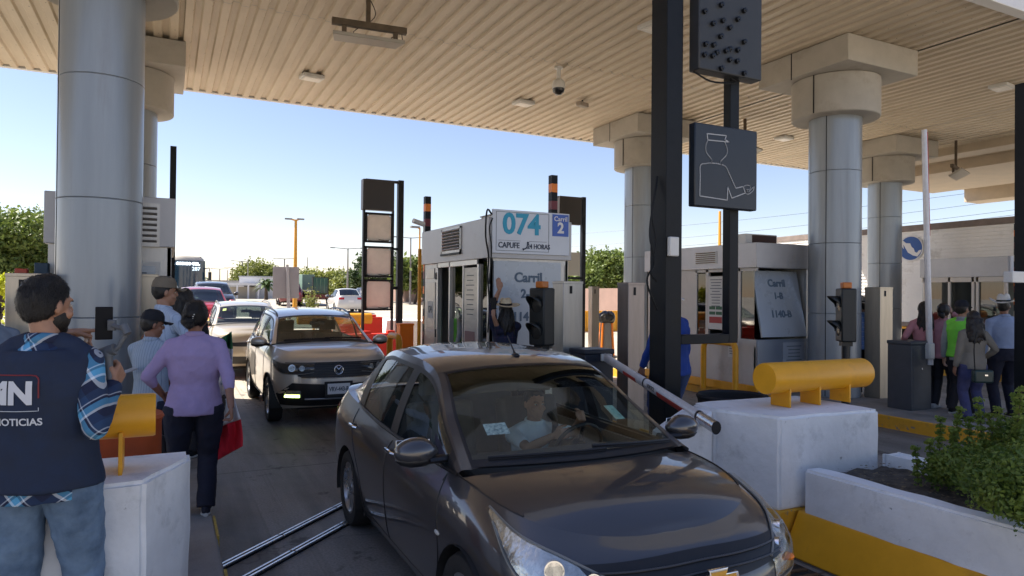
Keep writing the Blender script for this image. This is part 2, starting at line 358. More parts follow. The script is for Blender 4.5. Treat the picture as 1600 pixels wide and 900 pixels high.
# ================================================================== canopy
CZ = 6.22
def ceil_mat():
    m = bpy.data.materials.new('soffit_sheet'); m.use_nodes = True; n = m.node_tree.nodes; l = m.node_tree.links; b = n['Principled BSDF']
    g = n.new('ShaderNodeNewGeometry')
    mp = n.new('ShaderNodeMapping'); mp.inputs['Scale'].default_value = (1.6, .35, 1); l.new(g.outputs['Position'], mp.inputs[0])
    nz = n.new('ShaderNodeTexNoise'); nz.inputs['Scale'].default_value = 1.3; nz.inputs['Detail'].default_value = 8; nz.inputs['Roughness'].default_value = .7; l.new(mp.outputs[0], nz.inputs['Vector'])
    r = n.new('ShaderNodeValToRGB'); r.color_ramp.elements[0].position = .3; r.color_ramp.elements[1].position = .72
    r.color_ramp.elements[0].color = (.50, .42, .31, 1); r.color_ramp.elements[1].color = (.64, .545, .415, 1); l.new(nz.outputs[0], r.inputs[0])
    # screw heads: small dots on a grid
    def mth(op, a, v=None, v2=None):
        k = n.new('ShaderNodeMath'); k.operation = op
        if hasattr(a, 'links') or not isinstance(a, float): l.new(a, k.inputs[0])
        if v is not None:
            if isinstance(v, (int, float)): k.inputs[1].default_value = v
            else: l.new(v, k.inputs[1])
        return k.outputs[0]
    sp = n.new('ShaderNodeSeparateXYZ'); l.new(g.outputs['Position'], sp.inputs[0])
    fx = mth('SUBTRACT', mth('FRACT', mth('MULTIPLY', sp.outputs['X'], 4.0)), .3)
    row = mth('FLOOR', mth('MULTIPLY', sp.outputs['X'], 4.0))
    jit = mth('MULTIPLY', row, .37)
    fy = mth('SUBTRACT', mth('FRACT', mth('ADD', mth('MULTIPLY', sp.outputs['Y'], 1.3), jit)), .5)
    dx = mth('MULTIPLY', fx, .25); dy = mth('MULTIPLY', fy, .77)
    d2 = mth('ADD', mth('MULTIPLY', dx, dx), mth('MULTIPLY', dy, dy))
    dot = mth('LESS_THAN', d2, .00011)
    mx = n.new('ShaderNodeMix'); mx.data_type = 'RGBA'; l.new(dot, mx.inputs['Factor']); l.new(r.outputs[0], mx.inputs['A']); mx.inputs['B'].default_value = (.12, .09, .07, 1)
    l.new(mx.outputs['Result'], b.inputs['Base Color']); b.inputs['Roughness'].default_value = .5
    return m
M_ceil = ceil_mat()
can = thing('toll_canopy', 'large toll plaza canopy with ribbed tan soffit over the lanes', 'canopy', (0, 0, 0))
b = MB()
def ribs(x0, x1, z, pitch=.25):
    x = x0; P = []
    while x < x1-.01:
        P += [(x, z), (x+pitch*.44, z), (x+pitch*.54, z+.042), (x+pitch*.90, z+.042)]; x += pitch
    P.append((x1, z)); return P
for x0, x1, z in ((-20, -1.5, CZ), (-1.49, .2, CZ+.01), (.21, 9.8, CZ), (9.81, 11.7, CZ+.01), (11.71, 17.1, CZ), (17.11, 19.4, CZ+.01), (19.41, 38, CZ)):
    P = ribs(x0, x1, z)
    for ya, yb in ((5.82, 11.1), (11.115, 16.28)):
        b.grid([[(x, y, zz) for x, zz in P] for y in (ya, yb)])
b.build('soffit', M_ceil, can, smooth=False)
M_fas = mat('fascia_white', (.66, .66, .65), .5, .1, .05, 1)
b = MB()
b.bb((-20.3, 5.62, CZ-.12), (38.3, 5.80, 8.6)); b.bb((-20.3, 16.3, CZ+.0), (38.3, 16.42, 7.0)); b.bb((-20.4, 5.8, CZ), (-20.2, 16.3, 7.0)); b.bb((38.1, 5.8, CZ), (38.3, 16.3, 7.0))  # front fascia made extra tall, so its unseen top keeps the foreground in shade
b.build('fascia', M_fas, can, bev=.01)
MB().bb((-20.2, 5.8, 6.6), (38.1, 16.3, 6.75)).build('roof_deck', M_grey, can)
b = MB(); b.bb((19.9, 5.85, 6.0), (20.6, 16.25, CZ-.004)); b.bb((21.9, 5.85, 5.9), (26, 16.25, CZ-.004)); b.bb((28, 5.85, 5.7), (29, 16.25, CZ-.004))
b.build('beam', mat('beam_tan', (.48, .40, .30), .6, 0, .1, 2), can, bev=.01)
# columns
def column(x, y, label, r=.47, grp='clad canopy columns'):
    t = thing('canopy_column', label, 'column', (x, y, .15), 0, grp)
    s_ = MB(); zs = [0, 1.47, 2.71, 3.99, 5.05]
    for za, zb in zip(zs, zs[1:]):
        s_.lathe([(r-.012, za), (r, za+.008), (r, zb-.008), (r-.012, zb)], seg=72)
    s_.build('shaft', M_clad, t, ang=30)
    j = MB(); a = R(200)
    j.box(((r+.0005)*math.cos(a), (r+.0005)*math.sin(a), 2.5), (.006, .012, 4.95), a); j.build('panel_joint', M_black, t)
    MB().lathe([(.72, 4.95), (.735, 4.965), (.735, 5.62)], seg=64).build('collar', M_cap, t, ang=30)
    MB().bb((-.9, -.95, 5.63), (.9, .95, 6.07)).build('capital', M_cap, t, bev=.012)
    MB().bb((-.904, .18, 5.60), (-.899, .20, 6.07)).bb((-.905, -.0, 4.94), (-.899, .0, 4.94)).box((-.728, -.14, 5.29), (.02, .012, .66), R(10)).build('cladding_seam', M_black, t)
    return t
column(-.65, 8.65, 'big silver clad round column at the left behind the man with the phone', .405)
column(10.76, 8.5, 'thick silver round column just right of the slanted lane 1 sign', .44)
column(10.76, 14.1, 'round column partly hidden behind the tall black sign frame')
column(18.0, 12.6, 'slimmer tan lit round column in front of the white trailer', .43)
column(-.65, 14.1, 'column mostly hidden behind the big left column, its square capital showing')
# ceiling fittings
lm = mat('lamp_lens', (.75, .72, .66), .35, 0, .1, 8)
def ceil_light(px, py, lab, sc=1):
    p = GZ(px, py, CZ-.05)
    t = thing('ceiling_light', lab, 'ceiling light', (p.x, p.y, CZ), R(8), 'flat box lights under the canopy')
    MB().box((0, 0, -.035), (.42*sc, .34*sc, .07)).build('housing', M_ibox, t, bev=.012)
    MB().box((0, 0, -.075), (.34*sc, .26*sc, .02)).build('lens', lm, t, bev=.008)
for a in ((487, 122, 'white box light on the canopy soffit nearest the left'), (818, 162, 'louvred box light on the soffit left of the dome camera'), (1225, 217, 'small box light on the soffit between the two right capitals'), (1565, 137, 'white box light on the soffit at the far right'), (1022, 44, 'box light on the soffit half behind the black sign post')): ceil_light(*a)
p = GZ(873, 105, CZ)
t = thing('dome_camera', 'white dome security camera hanging from the canopy', 'camera', (p.x, p.y, CZ))
MB().cyl((0, 0, 0), (0, 0, -.24), .04).lathe([(.08, -.0), (.08, -.03), (.03, -.035)]).build('stem', M_ibox, t)
MB().lathe([(.05, -.22), (.11, -.27), (.13, -.36), (.12, -.41)], seg=32).build('housing', M_ibox, t)
MB().lathe([(.118, -.40), (.105, -.47), (.06, -.52), (.005, -.535)], seg=32).build('dome', mat('smoked_dome', (.02, .02, .02), .08), t)
p = GZ(910, 160, CZ-.05)
t = thing('small_camera', 'small bracket camera right of the dome camera', 'camera', (p.x, p.y, CZ))
MB().box((0, 0, -.1), (.3, .14, .1), R(20)).build('body', mat('tan_box', (.35, .30, .25), .5), t, bev=.02); MB().cyl((0, 0, 0), (0, 0, -.08), .02).build('bracket', M_black, t)
def hang_light(p, q, drop, lab, rz, tilt=-28):
    t = thing('hanging_floodlight', lab, 'floodlight', p, rz, 'hanging tilted floodlights')
    br = mat('brown_steel', (.10, .075, .05), .6, .3, .3, 8)
    MB().bb((-.03, -.03, 0), (.03, .03, drop)).build('rod', br, t, bev=.004)
    MB().bb((-.5, -.04, -.05), (.55, .04, .04)).bb((-.36, -.03, -.16), (-.3, .03, -.05)).bb((.36, -.03, -.16), (.42, .03, -.05)).build('bracket', br, t, bev=.004)
    rot = Matrix.Rotation(R(tilt), 3, 'X')
    MB().prism([(-.5, -.16), (.5, -.16), (.44, .2), (-.44, .2)], -.22, -.17, rot.to_4x4()).build('reflector', mat('lamp_grey', (.32, .29, .24), .45, .3, .1, 5), t, bev=.006)
    MB().tube(spline([(.0, 0, drop*.8), (.1, .03, .15), (-.2, .05, -.12), (.2, .05, -.2), (.45, .03, -.02), (.5, .02, -.12)], 30), .006, 6).build('cable', M_black, t)
hang_light(Vector((2.5, 9.6, 5.68)), None, .54, 'brown hanging floodlight on a bracket near the top left', R(-5), 5)
hang_light(Vector((12.5, 12.4, 5.62)), None, .6, 'square hanging floodlight seen behind the attendant sign', R(20))
hang_light(Vector((19.1, 11.3, 5.45)), None, .75, 'square hanging floodlight at the far right under the beam', R(20))
# ================================================================== signs
def rod(b, a, c, w_, d_=None):
    a = Vector(a); c = Vector(c); d_ = d_ or w_
    m = (a+c)/2; L = (c-a).length; q = (c-a).to_track_quat('Z', 'Y'); b.box(m, (w_, d_, L), rot=q.to_matrix())
# near black lane frame
t = thing('lane_sign_frame', 'tall black steel frame carrying a dotted arrow panel and the attendant sign', 'sign frame', (4.76, 5.75, .15))
b = MB(); b.bb((-.17, -.12, 0), (.03, .14, 6)); b.bb((.03, -.05, .0), (.10, .10, 6)); b.build('post', M_black, t, bev=.006)
MB().bb((.77, -.05, 1.24), (.90, .06, 6)).build('post', M_black, t, bev=.006)
MB().bb((.10, -.05, 1.24), (.77, .06, 1.34)).build('crossbar', M_black, t, bev=.006); MB().bb((-.19, -.145, -.01), (.12, .17, .02)).build('base_plate', M_black, t, bev=.006)
pm = mat('sign_panel_dark', (.012, .017, .026), .38, 0, .15, 5)
s_ = MB().bb((.17, -.16, 2.70), (1.06, -.06, 3.58)).build('attendant_panel', pm, t, bev=.012)
wl = mat('sign_outline', (.42, .43, .44), .5)
Mx = Matrix.Translation((.17, -.163, 2.70)) @ Matrix.Rotation(math.pi/2, 4, 'X')
def L(ps, n=24, sm=True):
    P = [((x-150)/495*.86+.02, (795-y)/690*.86+.01) for x, y in ps]
    if sm: P = [(v.x, v.y) for v in spline([(*p, 0) for p in P], n)]
    return P
b_pts = [L([(232, 183), (388, 176), (376, 212), (412, 228), (238, 236), (232, 183)], sm=False), L([(238, 236), (224, 290), (230, 345), (268, 398), (268, 432)]), L([(375, 232), (396, 290), (388, 345), (346, 400), (346, 432)]),
  L([(178, 718), (180, 560), (182, 460), (225, 438), (270, 428), (345, 430), (385, 445), (408, 490), (440, 560), (468, 622)], 40), L([(468, 622), (530, 600), (548, 655), (436, 712), (402, 618), (398, 732), (178, 718)], sm=False),
  L([(530, 600), (560, 585), (590, 592), (585, 618), (560, 625), (575, 640), (600, 615), (624, 592), (612, 630), (575, 662), (548, 658)], 40)]
b = MB()
for pl in b_pts:
    for a, c in zip(pl, pl[1:]):
        a = Vector((*a, 0)); c = Vector((*c, 0)); d = c-a
        if d.length < 1e-5: continue
        bmesh.ops.create_cube(b.bm, size=1, matrix=Mx @ Matrix.Translation((a+c)/2) @ Matrix.Rotation(math.atan2(d.y, d.x), 4, 'Z') @ Matrix.Diagonal((d.length+.006, .010, .004, 1)))
b.build('attendant_outline', wl, s_, smooth=False)
a_ = MB().bb((.20, -.18, 4.14), (1.10, -.02, 5.08)).build('arrow_panel', mat('arrow_panel_dark', (.035, .038, .042), .5, .1, .15, 6), t, bev=.015)
dots = [(835, 5), (900, 55), (978, 25), (1085, 52), (860, 148), (940, 112), (985, 98), (1055, 92), (1018, 132), (975, 172), (1085, 198), (905, 208), (943, 212), (1018, 232), (1055, 236), (900, 258), (938, 263), (958, 248), (860, 300), (978, 322), (1018, 282), (1052, 288), (1085, 345), (1000, 240)]
for x, y in dots:
    p = GY(800+x/3, y/3, 5.57)-t.location
    if p.x < .26: continue
    MB().tube([(p.x, -.175, p.z), (p.x, -.215, p.z), (p.x, -.216, p.z), (p.x, -.225, p.z)], [.028, .028, .020, .012], 14).build('lamp_dot', mat('lamp_black', (.006, .006, .007), .3), a_)
MB().tube(spline([(.2, -.1, 4.13), (.45, -.1, 4.06), (.8, -.1, 4.10), (.72, -.1, 4.14)], 14), .01, 6).build('cable', M_black, t)
MB().tube(spline([(-.19, .0, 3.0), (-.24, -.02, 2.8), (-.30, -.02, 2.4), (-.24, -.02, 2.1), (-.33, -.02, 1.9), (-.2, -.02, 1.6)], 30), .011, 6).tube(spline([(-.19, .0, 2.95), (-.27, -.02, 2.6), (-.22, -.02, 2.3), (-.28, -.02, 2.0), (-.21, -.02, 1.9)], 24), .008, 6).build('cable', M_black, t)
MB().box((-.10, -.15, 2.26), (.12, .05, .2)).build('junction_box', M_ibox, t, bev=.01)
# tall sign with white backs (lane 2 front face seen from behind)
t = thing('lane_signal_tower', 'tall dark sign tower with three pale square panel backs behind the cars', 'sign tower', (4.4, 17, .0))
MB().bb((-.05, -.06, 0), (.0, .06, 4.72)).bb((.70, -.06, 0), (.74, .06, 4.0)).build('side_rail', M_black, t, bev=.005)
MB().bb((.84, -.08, 0), (.98, .08, 4.78)).bb((.0, -.05, 4.70), (.9, .05, 4.76)).bb((.7, -.03, 2.0), (.9, .03, 2.08)).bb((.7, -.03, 3.0), (.9, .03, 3.06)).build('post', M_black, t, bev=.005)
MB().bb((-.08, -.12, 3.98), (.72, .1, 4.74)).build('top_cabinet', mat('cabinet_dark', (.02, .02, .025), .5), t, bev=.01)
pb = mat('panel_back', (.70, .68, .64), .55, 0, .1, 3)
for z0, z1 in ((3.17, 3.92), (2.30, 3.08), (1.47, 2.25)):
    f = MB()
    for q in (((0, -.07, z0), (.72, .05, z0+.05)), ((0, -.07, z1-.05), (.72, .05, z1)), ((0, -.07, z0), (.05, .05, z1)), ((.67, -.07, z0), (.72, .05, z1))): f.bb(*q)
    fo = f.build('panel_frame', M_black, t, bev=.004)
    c = .07; pol = [(.05+c, z0+.03), (.67-c, z0+.03), (.67, z0+.03+c), (.67, z1-.03-c), (.67-c, z1-.03), (.05+c, z1-.03), (.05, z1-.03-c), (.05, z0+.03+c)]
    MB().prism(pol, -.02, .02, Matrix.Rotation(math.pi/2, 4, 'X')).build('panel_back', pb, t, bev=.006)
    MB().tube(spline([(.35, -.04, z0+.08), (.5, -.05, z0+.06), (.66, -.04, z0+.08)], 10), .007, 6).build('cable', M_black, fo)
t = thing('lane_sign_frame', 'black sign frame standing behind the booth with the 074 sign', 'sign frame', (9.68, 16.5, .15))
MB().bb((.0, -.08, 3.72), (.72, .08, 4.5)).build('sign_box', mat('sign_brown', (.03, .024, .02), .5), t, bev=.01)
MB().bb((.76, -.06, 0), (.88, .06, 4.52)).bb((.0, -.06, 0), (.06, .06, 4.0)).bb((.0, -.03, 4.44), (.8, .03, 4.5)).bb((.06, -.02, 2.2), (.8, .02, 2.26)).build('post', M_black, t, bev=.005)
MB().bb((.1, -.05, 2.30), (.7, .05, 2.95)).build('lower_panel', mat('panel_cream', (.45, .43, .38), .6), t, bev=.01)
t = thing('sign_post', 'black post at the right edge with a white clamp box', 'post', (10.66, 5.35, .15))
MB().bb((-.10, -.1, 0), (.12, .1, 4.75)).build('pole', M_black, t, bev=.005)
p = GY(1585, 433, 5.2)-t.location
MB().box((p.x+.02, -.15, p.z), (.34, .12, .15)).build('clamp_box', M_ibox, t, bev=.01)
t = thing('black_post', 'thin black post rising behind the left booth', 'post', (.08, 13.5, .15))
p = GX(244, 252, .08); MB().bb((-.05, -.04, 0), (.05, .04, 4.3)).build('pole', M_black, t)
# striped poles
def striped(x, y, z0, z1, lab):
    t = thing('striped_pole', lab, 'pole', (x, y, z0), 0, 'striped marker poles behind the booths')
    cs = [M_black, M_orange, mat('maroon', (.16, .02, .03), .5), M_wpanel, mat('maroon', 0), M_orange]
    seq = ['k', 'o', 'k', 'm', 'k', 'w', 'k', 'm', 'k', 'o', 'm', 'k', 'o', 'k', 'w']
    cm = {'k': M_black, 'o': M_orange, 'm': mat('maroon', 0), 'w': mat('cream_band', (.42, .38, .30), .5)}
    z = z1; i = 0
    nmn = {'k': 'black_band', 'o': 'orange_band', 'm': 'maroon_band', 'w': 'cream_band'}; zz = z1; k = 0; h = .14
    while zz > z0+.01:
        q = seq[k % len(seq)]; MB().bb((-.055, -.055, max(z0, zz-h)-z0+.001), (.055, .055, zz-z0-.001)).build(nmn[q], cm[q], t, smooth=False); zz -= h; k += 1
striped(4.35, 12.25, .15, 3.72, 'striped orange and black pole behind the left end of the 074 booth')
striped(5.62, 9.75, .15, 3.85, 'striped orange and black pole behind the right end of the 074 booth')
striped(9.36, 11.83, .15, 3.6, 'striped pole peeking out left of the black sign frame')
striped(17.1, 8.75, .15, 3.6, 'striped pole beside the black post at the right edge')
# ================================================================== booths
M_bal = mat('booth_aluminium', (.50, .49, .47), .4, .6, .12, 3, .05, 10, stretch=(3, 3, .5), dirt=(.36, .31, .26), dscale=1.4)
M_bgls = glass('booth_glass', (.10, .13, .12), .03)
M_paper = mat('notice_paper', (.62, .62, .60), .7, 0, .03, 5)
M_txt = mat('notice_text', (.10, .12, .14), .6); M_txg = mat('green_strip', (.03, .12, .06), .6); M_txr = mat('red_strip', (.35, .03, .03), .6)
def booth(x0, x1, y0, y1, zt, lab, sign, lower=None):
    """x0: lane side facing -X, y0: end facing the camera"""
    t = thing('toll_booth', lab, 'toll booth', (x0, y0, .15)); W = x1-x0; D = y1-y0; zt -= .15; zf = 2.28
    # walls as frames with openings
    b = MB(); b.bb((0, 0, 0), (W, .05, .85)); b.bb((W-.05, 0, 0), (W, D, zf)); b.bb((0, D-.05, 0), (W, D, zf)); b.bb((0, 0, .0), (.05, D, .08))
    b.build('wall', M_bal, t, bev=.005)
    MB().bb((-.04, -.04, zf), (W+.04, D+.04, zt)).build('roof_box', mat('booth_roof_box', (.47, .47, .48), .45, .3, .08, 2, dirt=(.36, .33, .29)), t, bev=.008)
    MB().bb((.04, .04, .0), (W-.04, D-.04, .06)).build('floor', M_dark, t)
    return t, W, D, zt, zf
def paperlines(parent, x, ys, z0, z1, face='X', n=9):
    """printed lines on a sheet; face X: sheet in YZ plane looking -X"""
    b = MB(); dz = (z1-z0)/(n+1)
    for k in range(n):
        z = z1-dz*(k+.8); a, c = ys; ww = (c-a)*random.uniform(.55, .86); m_ = (a+c)/2
        if face == 'X': b.bb((x-.003, m_-ww/2, z-.007), (x-.001, m_+ww/2, z+.007))
        else: b.bb((m_-ww/2, x-.003, z-.007), (m_+ww/2, x-.001, z+.007))
    b.build('printed_lines', M_txt, parent, smooth=False)
# --- booth 074
t, W, D, zt, zf = booth(4.2, 5.52, 9.1, 11.95, 3.02, 'stainless toll booth with the 074 sign and lane 2-B board', 1)
bo = t
# side facing the sedan's lane (x=0): rear cabinet panel, open door, sliding window, front dark glass
b = MB(); b.bb((0, 2.15, .0), (.05, D, zf)); b.build('side_panel', M_bal, t, bev=.006)
b = MB()
for z0_, z1_, y0_, y1_ in ((.12, .72, 2.25, 2.75), (.8, 1.1, 2.25, 2.75), (1.15, 1.95, 2.25, 2.7), (2.02, 2.2, 2.3, 2.7)): b.bb((-.014, y0_, z0_), (.0, y1_, z1_))
pn = b.build('access_panel', mat('booth_panel', (.56, .53, .48), .42, .5, .08, 3), t, bev=.004)
MB().bb((-.02, 2.34, 1.32), (-.0145, 2.60, 1.62)).build('number_plate', M_paper, pn); text('174', .17, (-.022, 2.47, 1.47), R(-90), M_txt, pn, bold=.002, sx=.7)
MB().bb((-.03, 2.16, 1.0), (-.0, 2.2, 1.14)).bb((-.03, 2.16, 2.0), (0, 2.22, 2.12)).build('handle', M_black, t)
# door frame (open) y 1.58-2.12, window y .42-1.55
fr = MB()
for q in (((-.02, 2.10, 0), (.06, 2.15, zf)), ((-.02, 1.53, 0), (.06, 1.58, zf)), ((-.02, .36, 0), (.06, .42, zf)), ((-.02, .36, 2.2), (.06, 2.15, 2.28)), ((-.02, .42, .62), (.06, 1.53, .70)), ((-.02, .95, .7), (.05, .99, 2.2)), ((-.02, 0, 0), (.05, .05, zf))): fr.bb(*q)
fr.build('window_frame', mat('frame_alu', (.62, .60, .57), .35, .7, .06, 4), t, bev=.004)
MB().bb((0, .42, 0), (.03, 1.53, .62)).bb((-.015, .05, 0), (.0, .36, .84)).build('lower_panel', M_bal, t, bev=.004)
MB().bb((-.10, .5, .70), (.0, 1.5, .74)).build('counter', M_bal, t, bev=.004)
nb = MB().bb((-.012, .44, .74), (-.002, .93, 2.16)).build('notice_board', mat('notice_board', (.46, .44, .42), .3, .4, .15, 3, stretch=(1, 1, 6)), t)
paperlines(nb, -.013, (.48, .9), 1.35, 2.1, n=9); b = MB().bb((-.016, .5, 1.0), (-.0135, .88, 1.18)); b.build('red_notice', mat('faded_red', (.22, .12, .12), .5), nb)
g = MB(); g.grid([[(.02, y, z) for y in (.05, .36)] for z in (.85, 2.24)]); g.grid([[(.03, y, z) for y in (.99, 1.53)] for z in (1.35, 2.2)]); g.build('window_glass', M_bgls, t)
pp = MB().bb((-.022, .07, .35), (-.016, .34, .84)).build('notice', M_paper, t); paperlines(pp, -.023, (.08, .33), .36, .83, n=8)
# louvre vent on the roof box side
v = MB()
for q in (((-.06, .99, 2.42), (-.04, 1.85, 2.46)), ((-.06, .99, 2.80), (-.04, 1.85, 2.83)), ((-.06, .99, 2.42), (-.04, 1.03, 2.83)), ((-.06, 1.81, 2.42), (-.04, 1.85, 2.83))): v.bb(*q)
v = v.build('vent_frame', M_bal, t)
b = MB()
for k in range(7): b.box((-.055, 1.42, 2.475+.05*k), (.05, .78, .008), rot=Matrix.Rotation(R(35), 3, 'Y'))
b.build('louvre', M_bal, v); MB().bb((-.043, 1.03, 2.46), (-.0405, 1.81, 2.80)).build('vent_back', M_dark, v)
MB().bb((-.08, 1.0, 2.385), (-.04, 1.84, 2.415)).build('vent_sill', M_black, t)
# front sign
fs = MB().bb((.0, -.07, 2.35), (1.30, -.042, 2.99)).build('sign_board', M_wpanel, t, bev=.006)
M_cyan = mat('cyan_letters', (.03, .36, .56), .5); M_navy = mat('navy_letters', (.03, .05, .09), .5); M_blue = mat('blue_sign', (.05, .13, .50), .45)
text('074', .42, (.48, -.073, 2.775), 0, M_cyan, fs, bold=.012)
text('CAPUFE', .115, (.27, -.073, 2.47), 0, M_navy, fs, bold=.002, sx=.85); text('24 HORAS', .10, (.765, -.073, 2.465), 0, M_navy, fs, bold=.002, sx=.85)
b = MB().tube(spline([(.50, -.075, 2.42), (.56, -.075, 2.445), (.585, -.075, 2.53)], 8), [.02, .011, .009, .009, .009, .009, .011, .02], 8); b.build('handset_symbol', M_navy, fs)
b = MB()
for q in (((.06, -.074, 2.39), (.94, -.071, 2.395)), ((.06, -.074, 2.955), (.94, -.071, 2.96)), ((.06, -.074, 2.39), (.065, -.071, 2.96)), ((.935, -.074, 2.39), (.94, -.071, 2.96)), ((.10, -.074, 2.54), (.46, -.071, 2.544)), ((.60, -.074, 2.54), (.90, -.071, 2.544))): b.bb(*q)
b.build('border_line', M_navy, fs, smooth=False)
bs = MB().bb((1.0, -.078, 2.64), (1.28, -.0705, 2.97)).build('lane_badge', M_blue, fs)
M_wtx = mat('white_letters', (.8, .8, .8), .5)
text('Carril', .10, (1.14, -.081, 2.90), 0, M_wtx, bs, bold=.001); text('2', .22, (1.14, -.081, 2.76), 0, M_wtx, bs, bold=.008)
pb2 = mat('lane_board', (.42, .47, .53), .28, .1, .04, 2)
lb = MB().bb((.05, -.03, .98), (1.18, -.005, 2.24)).build('lane_board', pb2, t, bev=.004)
M_ltx = mat('grey_blue_letters', (.10, .15, .21), .5)
text('Carril', .20, (.62, -.033, 2.0), 0, M_ltx, lb, bold=.006); text('2-B', .18, (.62, -.033, 1.76), 0, M_ltx, lb, bold=.006); text('1141-B', .18, (.62, -.033, 1.42), 0, M_ltx, lb, bold=.006)
MB().bb((.05, -.02, .62), (1.18, -.003, .94)).build('lower_strip', M_bal, t, bev=.004)
MB().bb((.0, .0, .85), (.05, .05, zf)).bb((W-.05, 0, .85), (W, .05, zf)).bb((.05, 0, 2.2), (W-.05, .05, zf)).bb((.05, .01, .98), (W-.05, .04, 2.2)).build('corner_post', M_bal, t)
b = MB().bb((.3, .2, 2.88), (1.0, 1.0, 2.98)).bb((.28, .18, 2.98), (1.02, 1.02, 3.0)); b.build('roof_hatch', M_ibox, t, bev=.01)
MB().tube(spline([(-.02, -.1, 2.9), (-.09, -.08, 2.96), (-.1, -.06, 2.6), (-.05, -.06, 2.3), (-.06, -.06, 2.0), (-.03, -.06, 1.6), (-.05, -.06, 1.2)], 30), .014, 6).tube(spline([(-.01, -.1, 2.85), (-.06, -.1, 2.7), (-.02, -.09, 2.4), (-.04, -.07, 1.9)], 18), .01, 6).build('cable', M_black, t)
# small camera on booth roof rear
c = thing('cctv_camera', 'small white camera on the rear roof edge of the 074 booth', 'camera', (4.2, 12.0, 3.02)); MB().cyl((0, 0, 0), (0, 0, .14), .015).build('stem', M_ibox, c); MB().cyl((.0, 0, .15), (-.22, -.05, .2), .045).build('body', M_ibox, c)
# --- booth 1
t, W, D, zt, zf = booth(9.47, 10.8, 9.1, 12.25, 2.88, 'pale toll booth with the slanted lane 1-B board', 1)
b = MB(); b.bb((0, 0, 0), (.05, D, .98))
for q in (((0, 1.55, .98), (.05, D, zf)), ((0, .38, .98), (.05, .44, zf)), ((0, .68, .98), (.05, .78, zf)), ((0, 1.22, .98), (.05, 1.30, zf)), ((0, 0, 2.22), (.05, 1.6, zf))): b.bb(*q)
b.build('side_wall', mat('booth_cream', (.52, .50, .47), .5, .1, .06, 3, dirt=(.38, .35, .3), dscale=1.8), t, bev=.004)
MB().grid([[(.02, y, z) for y in (.06, .38)] for z in (.98, 2.24)]).grid([[(.02, y, z) for y in (.44, .68)] for z in (.98, 2.2)]).grid([[(.02, y, z) for y in (1.3, 1.55)] for z in (.98, 2.2)]).build('window_glass', M_bgls, t)
nb = MB().bb((-.01, .8, 1.12), (.0, 1.21, 2.14)).build('notice_board', M_paper, t); paperlines(nb, -.011, (.82, 1.19), 1.5, 2.12, n=10)
MB().bb((-.014, .84, 1.5), (-.011, 1.0, 1.56)).bb((-.014, 1.02, 1.5), (-.011, 1.18, 1.56)).bb((-.014, .84, 1.4), (-.011, 1.0, 1.46)).bb((-.014, 1.02, 1.4), (-.011, 1.18, 1.46)).build('green_strip', M_txg, nb)
MB().bb((-.014, .84, 1.24), (-.011, 1.18, 1.36)).build('red_strip', M_txr, nb)
pp = MB().bb((-.01, .42, .62), (-.001, .68, .92)).build('notice', M_paper, t); paperlines(pp, -.011, (.43, .67), .63, .91, n=5)
v = MB().bb((-.052, .95, 2.38), (-.042, 1.55, 2.62)).build('vent_frame', M_ibox, t)
b = MB()
for k in range(6): b.box((-.058, 1.25, 2.405+.038*k), (.03, .54, .006), rot=Matrix.Rotation(R(35), 3, 'Y'))
b.build('louvre', mat('louvre_brown', (.25, .20, .14), .6), v)
# slanted board: parallelogram front
rot = Matrix.Rotation(R(-9), 4, 'X')
sb = MB().prism([(.1, 0), (1.24, 0), (1.24, 1.24), (.1, 1.24)], -.02, .02, Matrix.Translation((0, -.04, 1.02)) @ Matrix.Rotation(math.pi/2-R(12), 4, 'X')).build('slanted_board', pb2, t, bev=.004)
def sl_text(s, size, u, v_):
    rr = Matrix.Rotation(math.pi/2-R(12), 4, 'X'); lo = Vector((0, -.04, 1.02))+(rr @ Vector((u, v_, .023)))
    return text(s, size, lo, rr, M_ltx, sb, bold=.006)
sl_text('Carril', .19, .66, 1.0); sl_text('1-B', .17, .66, .76); sl_text('1140-B', .18, .66, .42)
MB().bb((0, -.045, 0), (W, .0, .98)).build('front_plinth', mat('booth_blue_grey', (.24, .28, .34), .35, .3, .08, 2), t, bev=.006)
pp = MB().bb((.62, -.055, .12), (1.18, -.046, .92)).build('notice', mat('grey_notice', (.32, .36, .42), .4), t); paperlines(pp, -.0565, (.64, 1.16), .14, .9, 'Y', 11)
MB().grid([[(x, .36, z) for x in (.05, W-.05)] for z in (.98, 2.25)]).build('front_glass', M_bgls, t)
ac = MB().bb((.15, .4, 2.735), (.95, 1.0, 2.93)).build('air_conditioner', M_ibox, t, bev=.012)
MB().bb((.3, .388, 2.76), (.92, .398, 2.91)).build('grille', mat('ac_grille', (.05, .02, .015), .6), ac)
# --- right booth
t, W, D, zt, zf = booth(17.35, 18.6, 9.1, 11.1, 2.9, 'toll booth at the right behind the people, with wide dark windows', 1)
fr = MB()
for y in (0, .62, .72, 1.28, 1.9): fr.bb((-.02, y, .8), (.05, y+.06, zf))
fr.bb((-.02, 0, 2.16), (.05, 2.0, zf)); fr.bb((-.02, 0, .8), (.05, 2.0, .86)); fr.build('window_frame', mat('frame_cream', (.62, .58, .52), .45), t, bev=.004)
MB().bb((0, 0, 0), (.05, D, .8)).build('side_wall', M_bal, t)
MB().grid([[(.02, y, z) for y in (.05, 1.95)] for z in (.86, 2.2)]).build('window_glass', M_bgls, t)
fs = MB().bb((.0, -.07, 2.2), (1.2, -.042, 2.75)).build('sign_board', M_wpanel, t); text('074', .4, (.5, -.073, 2.56), 0, M_cyan, fs, bold=.012); text('CAPUFE', .12, (.28, -.073, 2.29), 0, M_navy, fs)
